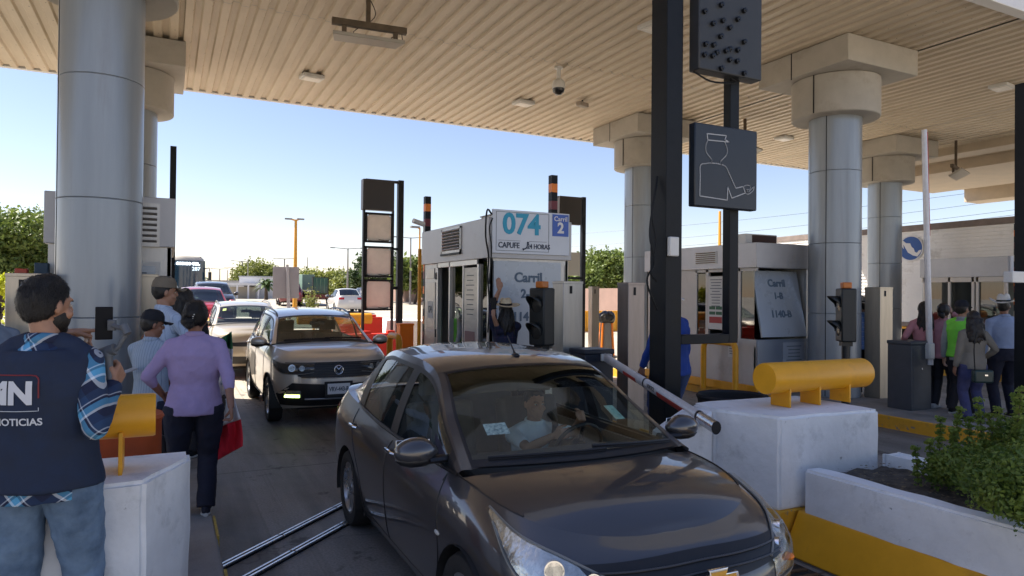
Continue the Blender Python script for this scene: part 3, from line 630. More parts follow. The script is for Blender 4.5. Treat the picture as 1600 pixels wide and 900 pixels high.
# --- left booth behind column
t, W, D, zt, zf = booth(-1.2, .05, 9.3, 12.1, 3.02, 'grey toll booth half hidden behind the big left column', 1)
MB().bb((.0, -.0, .85), (W, .05, zf)).build('front_wall', M_bal, t)
v = MB().bb((.55, -.06, 2.28), (1.12, -.042, 2.80)).build('vent_frame', M_bal, t)
b = MB()
for k in range(7): b.box((.84, -.068, 2.34+.065*k), (.5, .05, .01), rot=Matrix.Rotation(R(-35), 3, 'X'))
b.build('louvre', mat('louvre_grey', (.22, .21, .20), .5), v)
nb = MB().bb((.5, -.03, 1.45), (1.08, -.005, 2.05)).build('notice_board', pb2, t, bev=.004); paperlines(nb, -.031, (.52, 1.05), 1.75, 2.02, 'Y', 3)
MB().bb((.45, -.02, 1.40), (1.13, -.003, 2.10)).build('board_frame', M_ibox, t)
# ================================================================== cars
M_tyre = mat('tyre_rubber', (.014, .014, .015), .8, 0, .2, 20, .15, 60)
M_rim = mat('rim_silver', (.42, .43, .45), .28, .85, .05, 5)
M_trim = mat('black_trim', (.010, .010, .012), .45, 0, .2, 10)
M_chrome = mat('chrome', (.75, .76, .78), .12, 1)
M_cgl = glass('car_glass', (.80, .88, .84), .0)
M_cgd = glass('car_glass_dark', (.16, .20, .19), .05)
M_seat = mat('seat_fabric', (.08, .075, .07), .85, 0, .15, 20)
M_lens = glass('headlight_lens', (.93, .94, .92), .03)
M_refl = mat('reflector_chrome', (.66, .66, .64), .16, .85, .25, 30, .5, 26)
M_amber = mat('amber_lens', (.75, .20, .02), .2); M_redl = mat('red_lens', (.45, .01, .012), .15, coat=.5)
M_plate = mat('plate_white', (.70, .70, .70), .45)
def paint(name, c, metal=.55, rough=.32):
    if name in MATS: return MATS[name]
    m = mat(name, c, rough, metal, 0, coat=1.0); m.node_tree.nodes['Principled BSDF'].inputs['Coat Roughness'].default_value = .025; return m
def lerp(a, b, t): return a+(b-a)*t
def interp(x, pts):
    xs = [p[0] for p in pts]; zs = [p[1] for p in pts]; return float(np.interp(x, xs, zs))
class Car:
    def __init__(s, levels, belt, rail, t1, t2, wheels, wr, arch, nu=150, nv=5):
        s.levels = levels; s.belt = belt; s.rail = rail; s.t1 = t1; s.t2 = t2; s.wheels = wheels; s.wr = wr; s.arch = arch
        # half shell (y>=0): rows of levels, columns along u from rear centre to front centre
        ctrl = []
        for (xr, xf, ym, zp) in levels:
            P = [(xr, 0), (xr+.01, .42*ym), (xr+.06, .76*ym), (xr+.24, .945*ym), (xr+.62, ym*.995), (-.3, ym), (.5, ym), (xf-.80, ym*.985), (xf-.46, .94*ym), (xf-.21, .80*ym), (xf-.07, .55*ym), (xf-.01, .28*ym), (xf, 0)]
            P = [(x, y, interp(x, zp)) for x, y in P]
            ctrl.append([Vector(v) for v in spline(P, nu)])
        n = len(levels); m = (n-1)*nv+1; cols = []
        for i in range(nu):
            cols.append(spline([ctrl[k][i] for k in range(n)], m))
        s.G = cols; s.nu = nu; s.m = m; s.top = [c[-1] for c in cols]
    def shell(s, name, m, parent):
        out = bmesh.new()
        for sg in (1, -1):
            V = []; ins = []
            for c in s.G:
                r = []; q = []
                for p in c:
                    v = Vector(p); inside = False
                    for wx in s.wheels:
                        if abs(v.y) > .5:
                            dx, dz = v.x-wx, v.z-s.wr; d = math.hypot(dx, dz)
                            if d < s.arch: inside = True
                    q.append(inside); r.append(v)
                V.append(r); ins.append(q)
            # snap inside verts that touch an outside neighbour
            nu, m_ = len(V), len(V[0])
            snap = [[False]*m_ for _ in range(nu)]
            for i in range(nu):
                for j in range(m_):
                    if ins[i][j]:
                        for a in (-1, 0, 1):
                            for b_ in (-1, 0, 1):
                                ii, jj = i+a, j+b_
                                if 0 <= ii < nu and 0 <= jj < m_ and not ins[ii][jj]: snap[i][j] = True
            bv = {}
            for i in range(nu):
                for j in range(m_):
                    v = V[i][j]
                    if snap[i][j]:
                        for wx in s.wheels:
                            dx, dz = v.x-wx, v.z-s.wr; d = math.hypot(dx, dz)
                            if d < s.arch: v = Vector((wx+dx/d*s.arch, v.y, s.wr+dz/d*s.arch)); break
                    bv[i, j] = out.verts.new((v.x, v.y*sg, v.z))
            for i in range(nu-1):
                for j in range(m_-1):
                    k = [(i, j), (i+1, j), (i+1, j+1), (i, j+1)]
                    if all(ins[a][b_] for a, b_ in k): continue
                    f = [bv[q] for q in k]
                    if len({tuple(round(c, 5) for c in v.co) for v in f}) < 3: continue
                    out.faces.new(f if sg > 0 else f[::-1])
            for v in [v for v in out.verts if not v.link_faces]: out.verts.remove(v)
        bmesh.ops.remove_doubles(out, verts=out.verts, dist=.0004)
        b = MB(); b.bm.free(); b.bm = out
        o = b.build(name, m, parent, ang=50); s.bvh = BVHTree.FromBMesh(s._bm(o)); return o
    def _bm(s, o):
        bm = bmesh.new(); bm.from_mesh(o.data); return bm
    def iu(s, x):  # index on the side for x
        best = 0; bd = 9
        for i, c in enumerate(s.top):
            if abs(c.x-x) < bd and (c.y > .3): bd = abs(c.x-x); best = i
        return best
    def deckpatch(s, name, i0, i1, bulge, crown, m, parent, front=True, drop=0, zc=None, xc=None):
        """surface across the car between top lines from index i0 to i1"""
        rows = []; N = 22
        for i in range(i0, i1+1):
            p = s.top[i]; f = (i-i0)/(i1-i0); r = []
            for k in range(N+1):
                w_ = -1+2*k/N
                e = (1-w_*w_)
                r.append((p.x+bulge(f)*e, p.y*w_, p.z+crown(f)*(1-abs(w_)**2.6)))
            rows.append(r)
        b = MB().grid(rows); bmesh.ops.remove_doubles(b.bm, verts=b.bm.verts, dist=.0004)
        return b.build(name, m, parent, ang=60)
    def T(s, t, w_):
        p = s.railp(t); e = 1-w_*w_
        bx = interp(t, s.bx); cr = interp(t, s.cr)
        return Vector((p.x+bx*e, p.y*w_, p.z+cr*(1-abs(w_)**2.4)))
    def railp(s, t): return s.RS[min(int(t*200), 199)].lerp(s.RS[min(int(t*200)+1, 200)], t*200-int(t*200))
    def beltp(s, t): return s.BS[min(int(t*200), 199)].lerp(s.BS[min(int(t*200)+1, 200)], t*200-int(t*200))
    def setup(s, bx, cr):
        s.RS = spline(s.rail, 201); s.BS = spline(s.belt, 201); s.bx = bx; s.cr = cr
    def side(s, t, v, sg=1, off=0):
        a = s.beltp(t); b_ = s.railp(t); p = a.lerp(b_, v); e = v*(1-v)*4
        return Vector((p.x, (p.y+.022*e+off)*sg, p.z))
    def tpatch(s, ta, tb, wa, wb, off=0, nt=14, nw=12):
        return [[s.T(lerp(ta, tb, i/nt), lerp(wa, wb, k/nw))+Vector((0, 0, off)) for k in range(nw+1)] for i in range(nt+1)]
    def spatch(s, ta, tb, va, vb, sg, off=0, nt=10, nv=6):
        return [[s.side(lerp(ta, tb, i/nt), lerp(va, vb, k/nv), sg, off) for k in range(nv+1)] for i in range(nt+1)]
    def project(s, pts, d, off):
        d = Vector(d).normalized(); out = []
        for p in pts:
            h = s.bvh.ray_cast(Vector(p)-d*3, d)
            if h[0] is None: h = s.bvh.find_nearest(Vector(p)); 
            n = h[1]; 
            if n.dot(d) > 0: n = -n
            out.append(h[0]+n*off)
        return out
    def decal(s, name, rows, d, off, m, parent, thick=0, nx=10, ny=6, mirror=False):
        """rows: list of polylines (same plane coords, 3D) bottom->top"""
        b = MB()
        for sg in ((1, -1) if mirror else (1,)):
            R_ = [spline(r, nx+1) if len(r) > 2 else [Vector(r[0]).lerp(Vector(r[1]), i/nx) for i in range(nx+1)] for r in rows]
            G = []
            for j in range(ny+1):
                t = j/ny*(len(R_)-1); k = min(int(t), len(R_)-2); f = t-k
                G.append(s.project([R_[k][i].lerp(R_[k+1][i], f) for i in range(nx+1)], d, off))
            if sg < 0: G = [[Vector((p.x, -p.y, p.z)) for p in r] for r in G]
            b.grid(G)
        o = b.build(name, m, parent, ang=60)
        if thick: md = o.modifiers.new('solid', 'SOLIDIFY'); md.thickness = thick; md.offset = -1
        return o
    def seam(s, name, pts, d, m, parent, r=.0058, mirror=True, n=24):
        P = s.project(spline(pts, n), d, -.001)
        if mirror: MB().tube([Vector((p.x, -p.y, p.z)) for p in P], r, 5).build(name, m, parent)
        return MB().tube(P, r, 5).build(name, m, parent)
def wheel_mesh(r, wd, style, spokes=10):
    """centred at 0, axis Y, outside at +Y"""
    h = wd/2; ri = r*.66
    ty = MB().lathe([(ri, -h*.8), (r*.80, -h), (r*.95, -h*.92), (r, -h*.6), (r, h*.6), (r*.95, h*.92), (r*.80, h), (ri+.004, h*.85)], seg=48, axis='Y', cap=False)
    g = MB(); g.lathe([(ri, -h*.8), (ri*.9, 0), (ri*.95, h*.55), (ri+.008, h*.82), (ri-.012, h*.84), (ri-.03, h*.6)], seg=48, axis='Y', cap=False)
    g.lathe([(.012, h*.75), (.05, h*.74), (.06, h*.6), (.07, h*.4)], seg=24, axis='Y', cap=False)
    for k in range(spokes):
        a = 2*math.pi*k/spokes; c = Vector((math.cos(a), 0, math.sin(a))); n = Vector((-math.sin(a), 0, math.cos(a)))
        q0 = c*.045; q1 = c*(ri-.01)
        wa = .020 if style == 0 else .030; wb = .032 if style == 0 else .045
        P = [(q0-n*wa, h*.70), (q0+n*wa, h*.70), (q1+n*wb, h*.66), (q1-n*wb, h*.66)]
        va = [g.bm.verts.new(p+Vector((0, y, 0))) for p, y in P]; vb = [g.bm.verts.new(p+Vector((0, y-.035, 0))) for p, y in P]
        g.bm.faces.new(va); g.bm.faces.new(vb[::-1])
        for i in range(4): g.bm.faces.new((va[i], va[(i+1) % 4], vb[(i+1) % 4], vb[i]))
    g.lathe([(ri*.62, -.02), (.01, -.02)], seg=24, axis='Y')
    return ty, g
def sedan(name, label, loc, rz, body, full=True, dims=None, group=None, kind='sedan', gl=None, interior=True, glow=False, cat='car'):
    """car local: +X forward, +Y left, z up.  kind: sedan | suv"""
    t = thing(name, label, cat, loc, rz, group); gl = gl or M_cgl
    if kind == 'sedan':
        zb = [(-2.2, .40), (-1.9, .22), (1.6, .19), (2.1, .24)]
        LV = [(-2.04, 1.97, .79, [(-2.1, .26), (-1.6, .18), (1.6, .17), (2.0, .22)]), (-2.10, 2.05, .835, [(-2.1, .34), (0, .30), (2.1, .32)]),
              (-2.14, 2.10, .862, [(-2.1, .52), (0, .50), (2.1, .50)]), (-2.12, 2.07, .868, [(-2.1, .72), (0, .68), (2.1, .645)]),
              (-2.07, 1.97, .850, [(-2.1, .92), (-1.5, .88), (0, .83), (1.2, .80), (2.0, .735)]), (-2.00, 1.83, .780, [(-2.1, 1.07), (-1.7, 1.05), (-1.2, .985), (0, .935), (.9, .935), (1.3, .90), (1.62, .845), (1.85, .785)])]
        belt = [(1.02, .765, .935), (.72, .79, .94), (.2, .80, .945), (-.5, .80, .96), (-1.1, .775, .99), (-1.62, .72, 1.045)]
        rail = [(.98, .745, .955), (.60, .69, 1.15), (.14, .60, 1.395), (-.45, .605, 1.455), (-1.02, .585, 1.415), (-1.66, .655, 1.06)]
        t1, t2 = .385, .80; bx = [(0, .20), (.385, .12), (.6, .0), (.8, -.10), (1, -.16)]; cr = [(0, .025), (.385, .055), (.8, .05), (1, .01)]
        wheels = (1.25, -1.25); wr = .305; arch = .345; iB = (.475, .515); iC = .78; wy = .76; cowlx = 1.0; deckx = -1.60
    else:
        LV = [(-1.98, 1.98, .80, [(-2.1, .36), (-1.6, .24), (1.6, .22), (2.0, .28)]), (-2.04, 2.05, .86, [(-2.1, .42), (0, .34), (2.1, .38)]),
              (-2.06, 2.09, .885, [(-2.1, .58), (0, .55), (2.1, .56)]), (-2.05, 2.07, .885, [(-2.1, .84), (0, .79), (2.1, .79)]),
              (-2.02, 2.00, .870, [(-2.1, 1.01), (0, .97), (2.0, .95)]), (-1.98, 1.86, .80, [(-2.1, 1.13), (0, 1.075), (.95, 1.10), (1.4, 1.085), (1.88, 1.02)])]
        belt = [(1.02, .78, 1.095), (.7, .805, 1.09), (.2, .815, 1.09), (-.6, .815, 1.105), (-1.3, .80, 1.13), (-1.86, .76, 1.155)]
        rail = [(.98, .76, 1.115), (.66, .70, 1.285), (.25, .625, 1.50), (-.5, .635, 1.575), (-1.45, .61, 1.535), (-1.88, .70, 1.14)]
        t1, t2 = .385, .80; bx = [(0, .18), (.385, .12), (.6, 0), (.8, -.06), (1, -.10)]; cr = [(0, .03), (.385, .05), (.8, .045), (1, .02)]
        wheels = (1.30, -1.25); wr = .335; arch = .39; iB = (.475, .515); iC = .80; wy = .78; cowlx = 1.0; deckx = -1.90
    if dims:
        sx, sy, sz = dims
        LV = [(a*sx, b_*sx, y*sy, [(x*sx, z*sz) for x, z in zp]) for a, b_, y, zp in LV]
        belt = [(x*sx, y*sy, z*sz) for x, y, z in belt]; rail = [(x*sx, y*sy, z*sz) for x, y, z in rail]
        wheels = tuple(x*sx for x in wheels); wr *= sz; arch *= sz; wy *= sy; cowlx *= sx; deckx *= sx
    nu = 170 if full else 90
    C = Car(LV, belt, rail, t1, t2, wheels, wr, arch, nu=nu, nv=5 if full else 3); C.setup(bx, cr); C.wy = wy
    b0 = C.shell('body', body, t)
    # hood + deck
    ic = C.iu(cowlx); idk = C.iu(deckx)
    ctop = C.T(0, 0); cfx = ctop.x; ptop = C.top[ic]
    zf = C.top[-1].z; xf_ = C.top[-1].x; zw = C.T(0, 0).z+.004; xw = C.top[ic].x+.20
    ZC = spline([(xw, 0, zw), (lerp(xw, xf_, .40), 0, zw-.022), (lerp(xw, xf_, .72), 0, lerp(zf, zw, .62)), (lerp(xw, xf_, .93), 0, lerp(zf, zw, .27)), (xf_, 0, zf)], 60); zx = [(q.x, q.z) for q in ZC]
    rows = []
    for i in range(ic, C.nu):
        p = C.top[i]; f = (i-ic)/(C.nu-1-ic); g_ = min(1, max(0, (p.x-C.top[ic].x)/(xf_-C.top[ic].x))); bu = .20*(1-g_)**1.5; zc_ = interp(p.x+bu, zx) if f > 0 else zw
        rows.append([(p.x+bu*(1-w_*w_), p.y*w_, p.z+max(0, zc_-p.z)*(1-abs(w_)**2.3)) for w_ in np.linspace(-1, 1, 29)])
    bb_ = MB().grid(rows); bmesh.ops.remove_doubles(bb_.bm, verts=bb_.bm.verts, dist=.0004); bb_.build('bonnet', body, t, ang=60)
    C.deckpatch('boot_lid', 0, idk, lambda f: -.14*f, lambda f: .03*min(1, f*3), body, t)
    # roof and pillars
    b = MB(); b.grid(C.tpatch(t1, t2, -1, 1, nt=20, nw=24)); b.build('roof', body, t, ang=50)
    b = MB()
    for wa, wb in ((-1, -.93), (.93, 1)): b.grid(C.tpatch(0, t1, wa, wb, nt=14, nw=3)); b.grid(C.tpatch(t2, 1, wa, wb, nt=12, nw=3))
    for sg in (1, -1):
        b.grid(C.spatch(0, 1, .90, 1, sg, nt=60, nv=3)); b.grid(C.spatch(iC+.06, 1, 0, .92, sg, nt=12))
        b.grid(C.spatch(0, .07, 0, .92, sg, nt=4))
    # gap filler between shell top edge and belt
    for sg in (1, -1):
        rows = []
        for i in range(61):
            a = C.beltp(i/60); k = C.iu(a.x); q = C.top[k]
            rows.append([Vector((q.x, q.y*sg, q.z)), Vector((a.x, a.y*sg, a.z))])
        b.grid(rows)
    b.build('pillar', body, t, ang=50)
    for sg in (1, -1):
        trim = MB()
        trim.grid(C.spatch(iB[0], iB[1], 0, .92, sg, .002)); trim.grid(C.spatch(iC, iC+.07, 0, .93, sg, .002)); trim.grid(C.spatch(.06, iC+.07, .86, .915, sg, .003, nt=50))
        trim.grid(C.spatch(.05, .10, 0, .9, sg, .002))
        if kind == 'sedan': pass
        trim.tube([C.side(lerp(.03, iC+.06, i/40), .0, sg, .003) for i in range(41)], .012, 6)
        trim.build('window_trim', M_trim, t)
    g = MB(); g.grid(C.tpatch(.012, t1-.005, -.93, .93, 0, 18, 20)); g.build('windscreen', gl, t, ang=60)
    g = MB(); g.grid(C.tpatch(t2+.01, .985, -.93, .93, 0, 14, 16)); g.build('rear_window', M_cgd, t, ang=60)
    for sg in (1, -1):
        for ta, tb in ((.08, iB[0]), (iB[1], iC)):
            g = MB(); g.grid(C.spatch(ta, tb, 0, .90, sg, -.004)); g.build('side_window', gl if full else M_cgd, t)
    # black band round the windscreen
    b = MB(); b.grid(C.tpatch(.0, .035, -.94, .94, .002, 3, 20)); b.grid(C.tpatch(t1-.012, t1, -.93, .93, .002, 2, 20))
    for sg in (1, -1): b.grid(C.tpatch(.0, t1, .915*sg, .94*sg, .002, 18, 2))
    b.build('glass_edge', M_trim, t)
    # underside tub and arches
    b = MB(); yb = LV[0][2]*.93
    b.bb((LV[0][0]+.15, -yb, wr*.72), (LV[0][1]-.15, -yb+.01, wr*.74)) if False else None
    b.bb((wheels[1]+arch+.02, -yb, .20), (wheels[0]-arch-.02, yb, .24)); b.bb((wheels[0]-arch, -.5*wy/.76, .2), (LV[0][1]-.3, .5, .26)); b.bb((LV[0][0]+.25, -.5, .24), (wheels[1]+arch, .5, .32))
    for wx in wheels:
        for sg in (1, -1):
            rows = []
            for k in range(17):
                a = math.pi*(-.08+1.16*k/16)
                rows.append([(wx+arch*.99*math.cos(a), sg*(wy+.11), wr+arch*.99*math.sin(a)), (wx+arch*.99*math.cos(a), sg*.48, wr+arch*.99*math.sin(a))])
            b.grid(rows); b.box((wx, sg*.49, wr+.1), (arch*1.9, .01, arch*1.6))
    b.build('underbody', M_dark, t)
    # wheels
    for wx in wheels:
        for sg in (1, -1):
            ty, g = wheel_mesh(wr, .20, 0 if kind == 'sedan' else 1, 10 if kind == 'sedan' else 5)
            wh = ty.build('wheel', M_tyre, t, ang=40); wh.location = (wx, sg*wy, wr); wh.rotation_euler = (0, 0, 0 if sg > 0 else math.pi)
            g.build('rim', M_rim, wh, ang=30)
    # mirrors
    mk = M_trim if kind == 'sedan' else M_trim
    for sg in (1, -1):
        mx, my, mz = C.beltp(.13); my = abs(my)-.05; mx -= .12*(kind == 'sedan'); mz += .03*(kind == 'sedan')
        q = MB(); q.ball((mx+.03, sg*(my+.20), mz+.055), (.085, .125, .08), 3)
        for v in q.bm.verts:
            if v.co.x < mx-.005: v.co.x = mx-.005+(v.co.x-mx+.005)*.25
            if abs(v.co.y) < my+.13: v.co.z = mz+.055+(v.co.z-mz-.055)*.8
        q.build('wing_mirror', body, t)
        mm = MB().tube([(mx+.06, sg*(my-.01), mz+.01), (mx+.06, sg*(my+.14), mz+.01)], [(.035, .025), (.05, .02)], 8).ball((mx+.03, sg*(my+.20), mz+.015), (.078, .118, .045), 2); mm.build('mirror_base', M_trim, t)
        MB().box((mx-.027, sg*(my+.2), mz+.055), (.006, .19, .11), sg*R(8)).build('mirror_glass', M_chrome, t, bev=.002)
    # seams and handles (side projections)
    if full:
        yy = .9
        xB = C.beltp((iB[0]+iB[1])/2).x; xA = C.beltp(.09).x; xR = C.beltp(iC+.03).x; zbt = belt[2][2]
        C.seam('door_seam', [(xB, yy, .24), (xB+.0, yy, .5), (xB, yy, zbt)], (0, -1, 0), M_trim, t)
        C.seam('door_seam', [(xA-.10, yy, .24), (xA+.02, yy, .5), (xA-.0, yy, .75), (xA-.04, yy, zbt-.01)], (0, -1, 0), M_trim, t)
        C.seam('door_seam', [(wheels[1]+arch+.10, yy, .26), (wheels[1]+arch+.06, yy, .5), (wheels[1]+.2, yy, .75), (xR, yy, zbt+.02)], (0, -1, 0), M_trim, t)
        C.seam('door_seam', [(wheels[1]+arch+.10, yy, .255), (0, yy, .245), (xA-.10, yy, .25)], (0, -1, 0), M_trim, t)
        for hx in (xB+.10, xR+.10):
            for sg in (1, -1):
                p = C.project([(hx, .9, zbt-.10)], (0, -1, 0), .025)[0]
                q = MB().tube([(p.x-.09, p.y*sg-.02*sg, p.z+.0), (p.x-.07, p.y*sg, p.z+.004), (p.x+.07, p.y*sg, p.z+.004), (p.x+.09, p.y*sg-.02*sg, p.z)], [(.012, .012)]*4, 8); q.build('door_handle', M_chrome if kind == 'sedan' else body, t)
                MB().ball((p.x, (p.y-.024)*sg, p.z-.004), (.055, .008, .028), 2).build('handle_recess', M_trim, t)
    return t, C, body
def interior(t, C, kind, zs=1.0, rows=2):
    dz = 0 if kind == 'sedan' else .10
    d = MB()
    prof = [(.50, .60+dz), (.46, .84+dz), (.56, .925+dz), (.80, .93+dz), (1.10, .90+dz), (1.1, .5+dz)]
    M_ = Matrix.Rotation(math.pi/2, 4, 'X')
    d.prism([(x, z) for x, z in prof], -.68, .68, M_)
    d.build('dashboard', mat('dash_plastic', (.035, .035, .037), .7, 0, .1, 20, .3, 150), t, bev=.02)
    sw = MB(); Rm = Matrix.Translation((.36, .36, .86+dz)) @ Matrix.Rotation(R(-65), 4, 'Y')
    ring = [Rm @ Vector((.18*math.cos(a), .18*math.sin(a), 0)) for a in [2*math.pi*k/36 for k in range(37)]]
    sw.tube(ring, .014, 8, cap=False)
    for a in (0, math.pi, -math.pi/2):
        sw.tube([Rm @ Vector((0, 0, 0)), Rm @ Vector((.18*math.cos(a+1.57), .18*math.sin(a+1.57), 0))], .016, 6)
    sw.tube([Rm @ Vector((0, 0, .02)), Rm @ Vector((0, 0, -.03))], [.06, .06], 14); sw.build('steering_wheel', M_trim, t)
    for (x, y, w_) in ((-.28, .36, .50), (-.28, -.36, .50), (-1.08, 0, 1.2)):
        s_ = MB(); s_.box((x+.22, y, .46+dz), (.52, w_, .16)); s_.box((x-.09, y, .80+dz), (.14, w_, .62), rot=Matrix.Rotation(R(-14), 3, 'Y')); s_.build('seat', M_seat, t, bev=.04, seg=3)
        for hy in ((y,) if w_ < 1 else (-.38, .38)):
            s_ = MB(); s_.box((x-.20, hy, 1.23+dz), (.10, .27, .17)); s_.tube([(x-.19, hy-.06, 1.05+dz), (x-.19, hy-.06, 1.2+dz)], .007, 6); s_.build('headrest', M_seat, t, bev=.035, seg=3)
    tb = MB()
    for sg in (1, -1): tb.bb((-1.3, sg*.73, .3), (.95, sg*.755, .90+dz))
    tb.bb((-1.6, -.72, .3), (-1.5, .72, .98+dz)); tb.bb((-1.98, -.62, .955+dz*1.5), (-1.42, .62, .975+dz*1.5)); tb.bb((1.08, -.72, .3), (1.12, .72, .88+dz))
    tb.build('cabin_lining', mat('cabin_lining', (.16, .15, .13), .85), t)
    hl = MB(); hl.grid([[p-Vector((0, 0, .035)) for p in r] for r in C.tpatch(C.t1+.01, C.t2-.02, -.92, .92, 0, 8, 8)]); hl.build('headliner', mat('headliner', (.40, .38, .35), .9), t)
    p = C.T(C.t1-.055, 0)
    mr = MB().box((p.x-.07, 0, p.z-.075), (.03, .24, .065)).tube([(p.x-.06, 0, p.z-.05), (p.x, 0, p.z-.01)], .01, 6); mr.build('rear_view_mirror', M_trim, t, bev=.012)
# ------------------------------------------------------------------ near sedan
P_sed = paint('paint_brown_grey', (.070, .068, .074), .5, .28)
CX, CY = 2.19, 4.405
sed, C, body = sedan('sedan_car', 'dark grey-brown sedan in the foreground under the raised boom', (CX, CY, 0), R(-90.6), P_sed)
interior(sed, C, 'sedan')
fd = (-1, 0, 0)
for sg in (1, -1):
    P = [Vector((p.x, (p.y-.004)*sg, p.z+.001)) for p in C.top if p.y > .3 and .98 < p.x < 1.56]
    MB().tube(P, .006, 6).build('bonnet_seam', M_trim, sed)
# upper grille, bar, lower grille
gr = C.decal('upper_grille', [[(2.3, -.52, .655), (2.3, 0, .635), (2.3, .52, .655)], [(2.3, -.55, .70), (2.3, 0, .695), (2.3, .55, .70)], [(2.3, -.57, .732), (2.3, 0, .745), (2.3, .57, .732)]], fd, .006, M_trim, sed, nx=24)
for zz in (.675, .71):
    b = MB().tube(C.project([(2.3, y, zz-.01*abs(y)) for y in np.linspace(-.52, .52, 24)], fd, .012), .005, 5); b.build('grille_slat', mat('slat_grey', (.05, .05, .055), .3), gr)
lg = C.decal('lower_grille', [[(2.3, -.42, .28), (2.3, 0, .27), (2.3, .42, .28)], [(2.3, -.60, .40), (2.3, 0, .39), (2.3, .60, .40)], [(2.3, -.46, .535), (2.3, 0, .54), (2.3, .46, .535)]], fd, .006, M_trim, sed, nx=24)
for zz in (.32, .37, .42, .47):
    b = MB().tube(C.project([(2.3, y, zz) for y in np.linspace(-.45, .45, 24)], fd, .012), .006, 5); b.build('grille_slat', mat('slat_grey', 0), lg)
# emblem: gold cross-shaped badge with chrome rim
Mf = Matrix.Translation((2.112, 0, .66)) @ Matrix.Rotation(math.pi/2, 4, 'Z') @ Matrix.Rotation(math.pi/2, 4, 'X')
def bow(s_): 
    P = [(-.100, -.022), (-.040, -.022), (-.050, -.045), (.045, -.045), (.038, -.022), (.115, -.022), (.100, .022), (.040, .022), (.050, .045), (-.045, .045), (-.038, .022), (-.115, .022)]
    return [(x*s_, y*(s_ if abs(y) < .03 else s_)) for x, y in P]
em = MB().prism(bow(1.14), -.012, .006, Mf).build('badge', M_chrome, sed, bev=.003)
MB().prism([(x*.86, y*.80) for x, y in bow(1.14)], .0, .0085, Mf).build('badge_face', mat('badge_gold', (.62, .36, .07), .35, .5, .1, 40), em)
# headlights: chrome bowl patch, lens over it
hr = [[(1.48, .80, .83), (1.80, .86, .70), (2.0, .72, .60), (2.15, .50, .60)], [(1.44, .82, .87), (1.75, .84, .78), (1.95, .70, .70), (2.1, .50, .66)], [(1.42, .80, .885), (1.70, .80, .835), (1.88, .64, .765), (2.08, .48, .69)]]
hd = (-.70, -.62, -.25)
def headlight(C, t, rows, d, sgs=(1, -1), bulbs=((1.88, .70, .725, .044), (2.00, .58, .70, .036)), mainm=None):
    for sg in sgs:
        cc = []
        def P(off, nm, m, nx=18, ny=8, parent=None):
            R_ = [spline(r, nx+1) for r in rows]; G = []
            for j in range(ny+1):
                tt = j/ny*(len(R_)-1); k = min(int(tt), len(R_)-2); f = tt-k
                q = C.project([R_[k][i].lerp(R_[k+1][i], f) for i in range(nx+1)], d, off(j/ny)); G.append([Vector((p.x, p.y*sg, p.z)) for p in q])
            return MB().grid(G).build(nm, m, parent, ang=60)
        h = P(lambda f: .003, 'headlight', mainm or M_refl, parent=t)
        for bx_, by, bz, br in bulbs:
            p = C.project([(bx_, by, bz)], d, .006)[0]; n = Vector((.86, .45*1, .18)).normalized(); p = Vector((p.x, p.y*sg, p.z)); n = Vector((n.x, n.y*sg, n.z))
            MB().tube([p-n*.02, p+n*.012, p+n*.012, p-n*.012, p-n*.015, p+n*.006], [br, br, br*.86, br*.80, br*.45, br*.3], 24).build('bulb', M_chrome, h, ang=25)
        P(lambda f: .012+.02*math.sin(math.pi*f), 'lens', M_lens, parent=h)
        R_ = C.project(spline(rows[0], 20), d, .008); R2 = C.project(spline(rows[-1], 20), d, .008)
        e = MB().tube([Vector((p.x, p.y*sg, p.z)) for p in R_], .006, 6).tube([Vector((p.x, p.y*sg, p.z)) for p in R2], .006, 6); e.build('lens_edge', mat('lens_edge', (.20, .20, .19), .3), h)
headlight(C, sed, hr, hd)
for sg in (1, -1):
    p = C.project([(1.98, .6, .63)], hd, .01)[0]; 
    MB().ball((p.x, p.y*sg, p.z), (.03, .03, .02), 2).build('turn_bulb', M_amber, sed)
    p = C.project([(1.02, .9, .60)], (0, -1, 0), .004)[0]; MB().ball((p.x-.1, p.y*sg, .62), (.035, .008, .014), 2).build('side_repeater', mat('clear_repeater', (.5, .5, .48), .2), sed)
    C.decal('fog_light', [[(2.2, .55*sg-.05, .33), (2.2, .55*sg+.09*1, .33)], [(2.2, .55*sg-.05, .42), (2.2, .55*sg+.09, .42)]], (-.9, -.4*sg, 0), .006, M_trim, sed)
# tail lamps
for sg in (1, -1):
    C.decal('tail_light', [[(-1.85, .9*sg, .80), (-2.2, .62*sg, .78)], [(-1.75, .9*sg, .93), (-2.2, .52*sg, .96)]], (.62, -.78*sg, 0), .006, M_redl, sed)
# side rear quarter window, wipers, antenna, sunshade band, stickers, papers
def wiper(C, t, pts):
    P = [C.T(a, b_)+Vector((.012, 0, .02)) for a, b_ in pts]
    MB().tube(P, [.008]*len(P), 6).tube([p-Vector((0, 0, .012)) for p in P], .005, 5).build('wiper', M_trim, t)
wiper(C, sed, [(.03, lerp(-.82, .10, k/10)) for k in range(11)]); wiper(C, sed, [(.045-.02*k/10, lerp(.0, .86, k/10)) for k in range(11)])
b = MB(); b.grid([[v+Vector((.0, 0, .012)) for v in r] for r in C.tpatch(-.0, .02, -.9, .9, 0, 3, 20)]); b.build('cowl_cover', M_trim, sed)
p = C.T(C.t1+.06, 0)
MB().tube([p, p+Vector((-.03, 0, .03)), p+Vector((-.13, 0, .13))], [.012, .006, .003], 8).ball(p, (.05, .025, .016), 2).build('antenna', M_trim, sed)
b = MB(); b.grid(C.tpatch(C.t1-.10, C.t1-.012, -.92, .92, -.004, 6, 16)); b.build('tint_band', glass('tint_band', (.03, .035, .035), .0), sed)
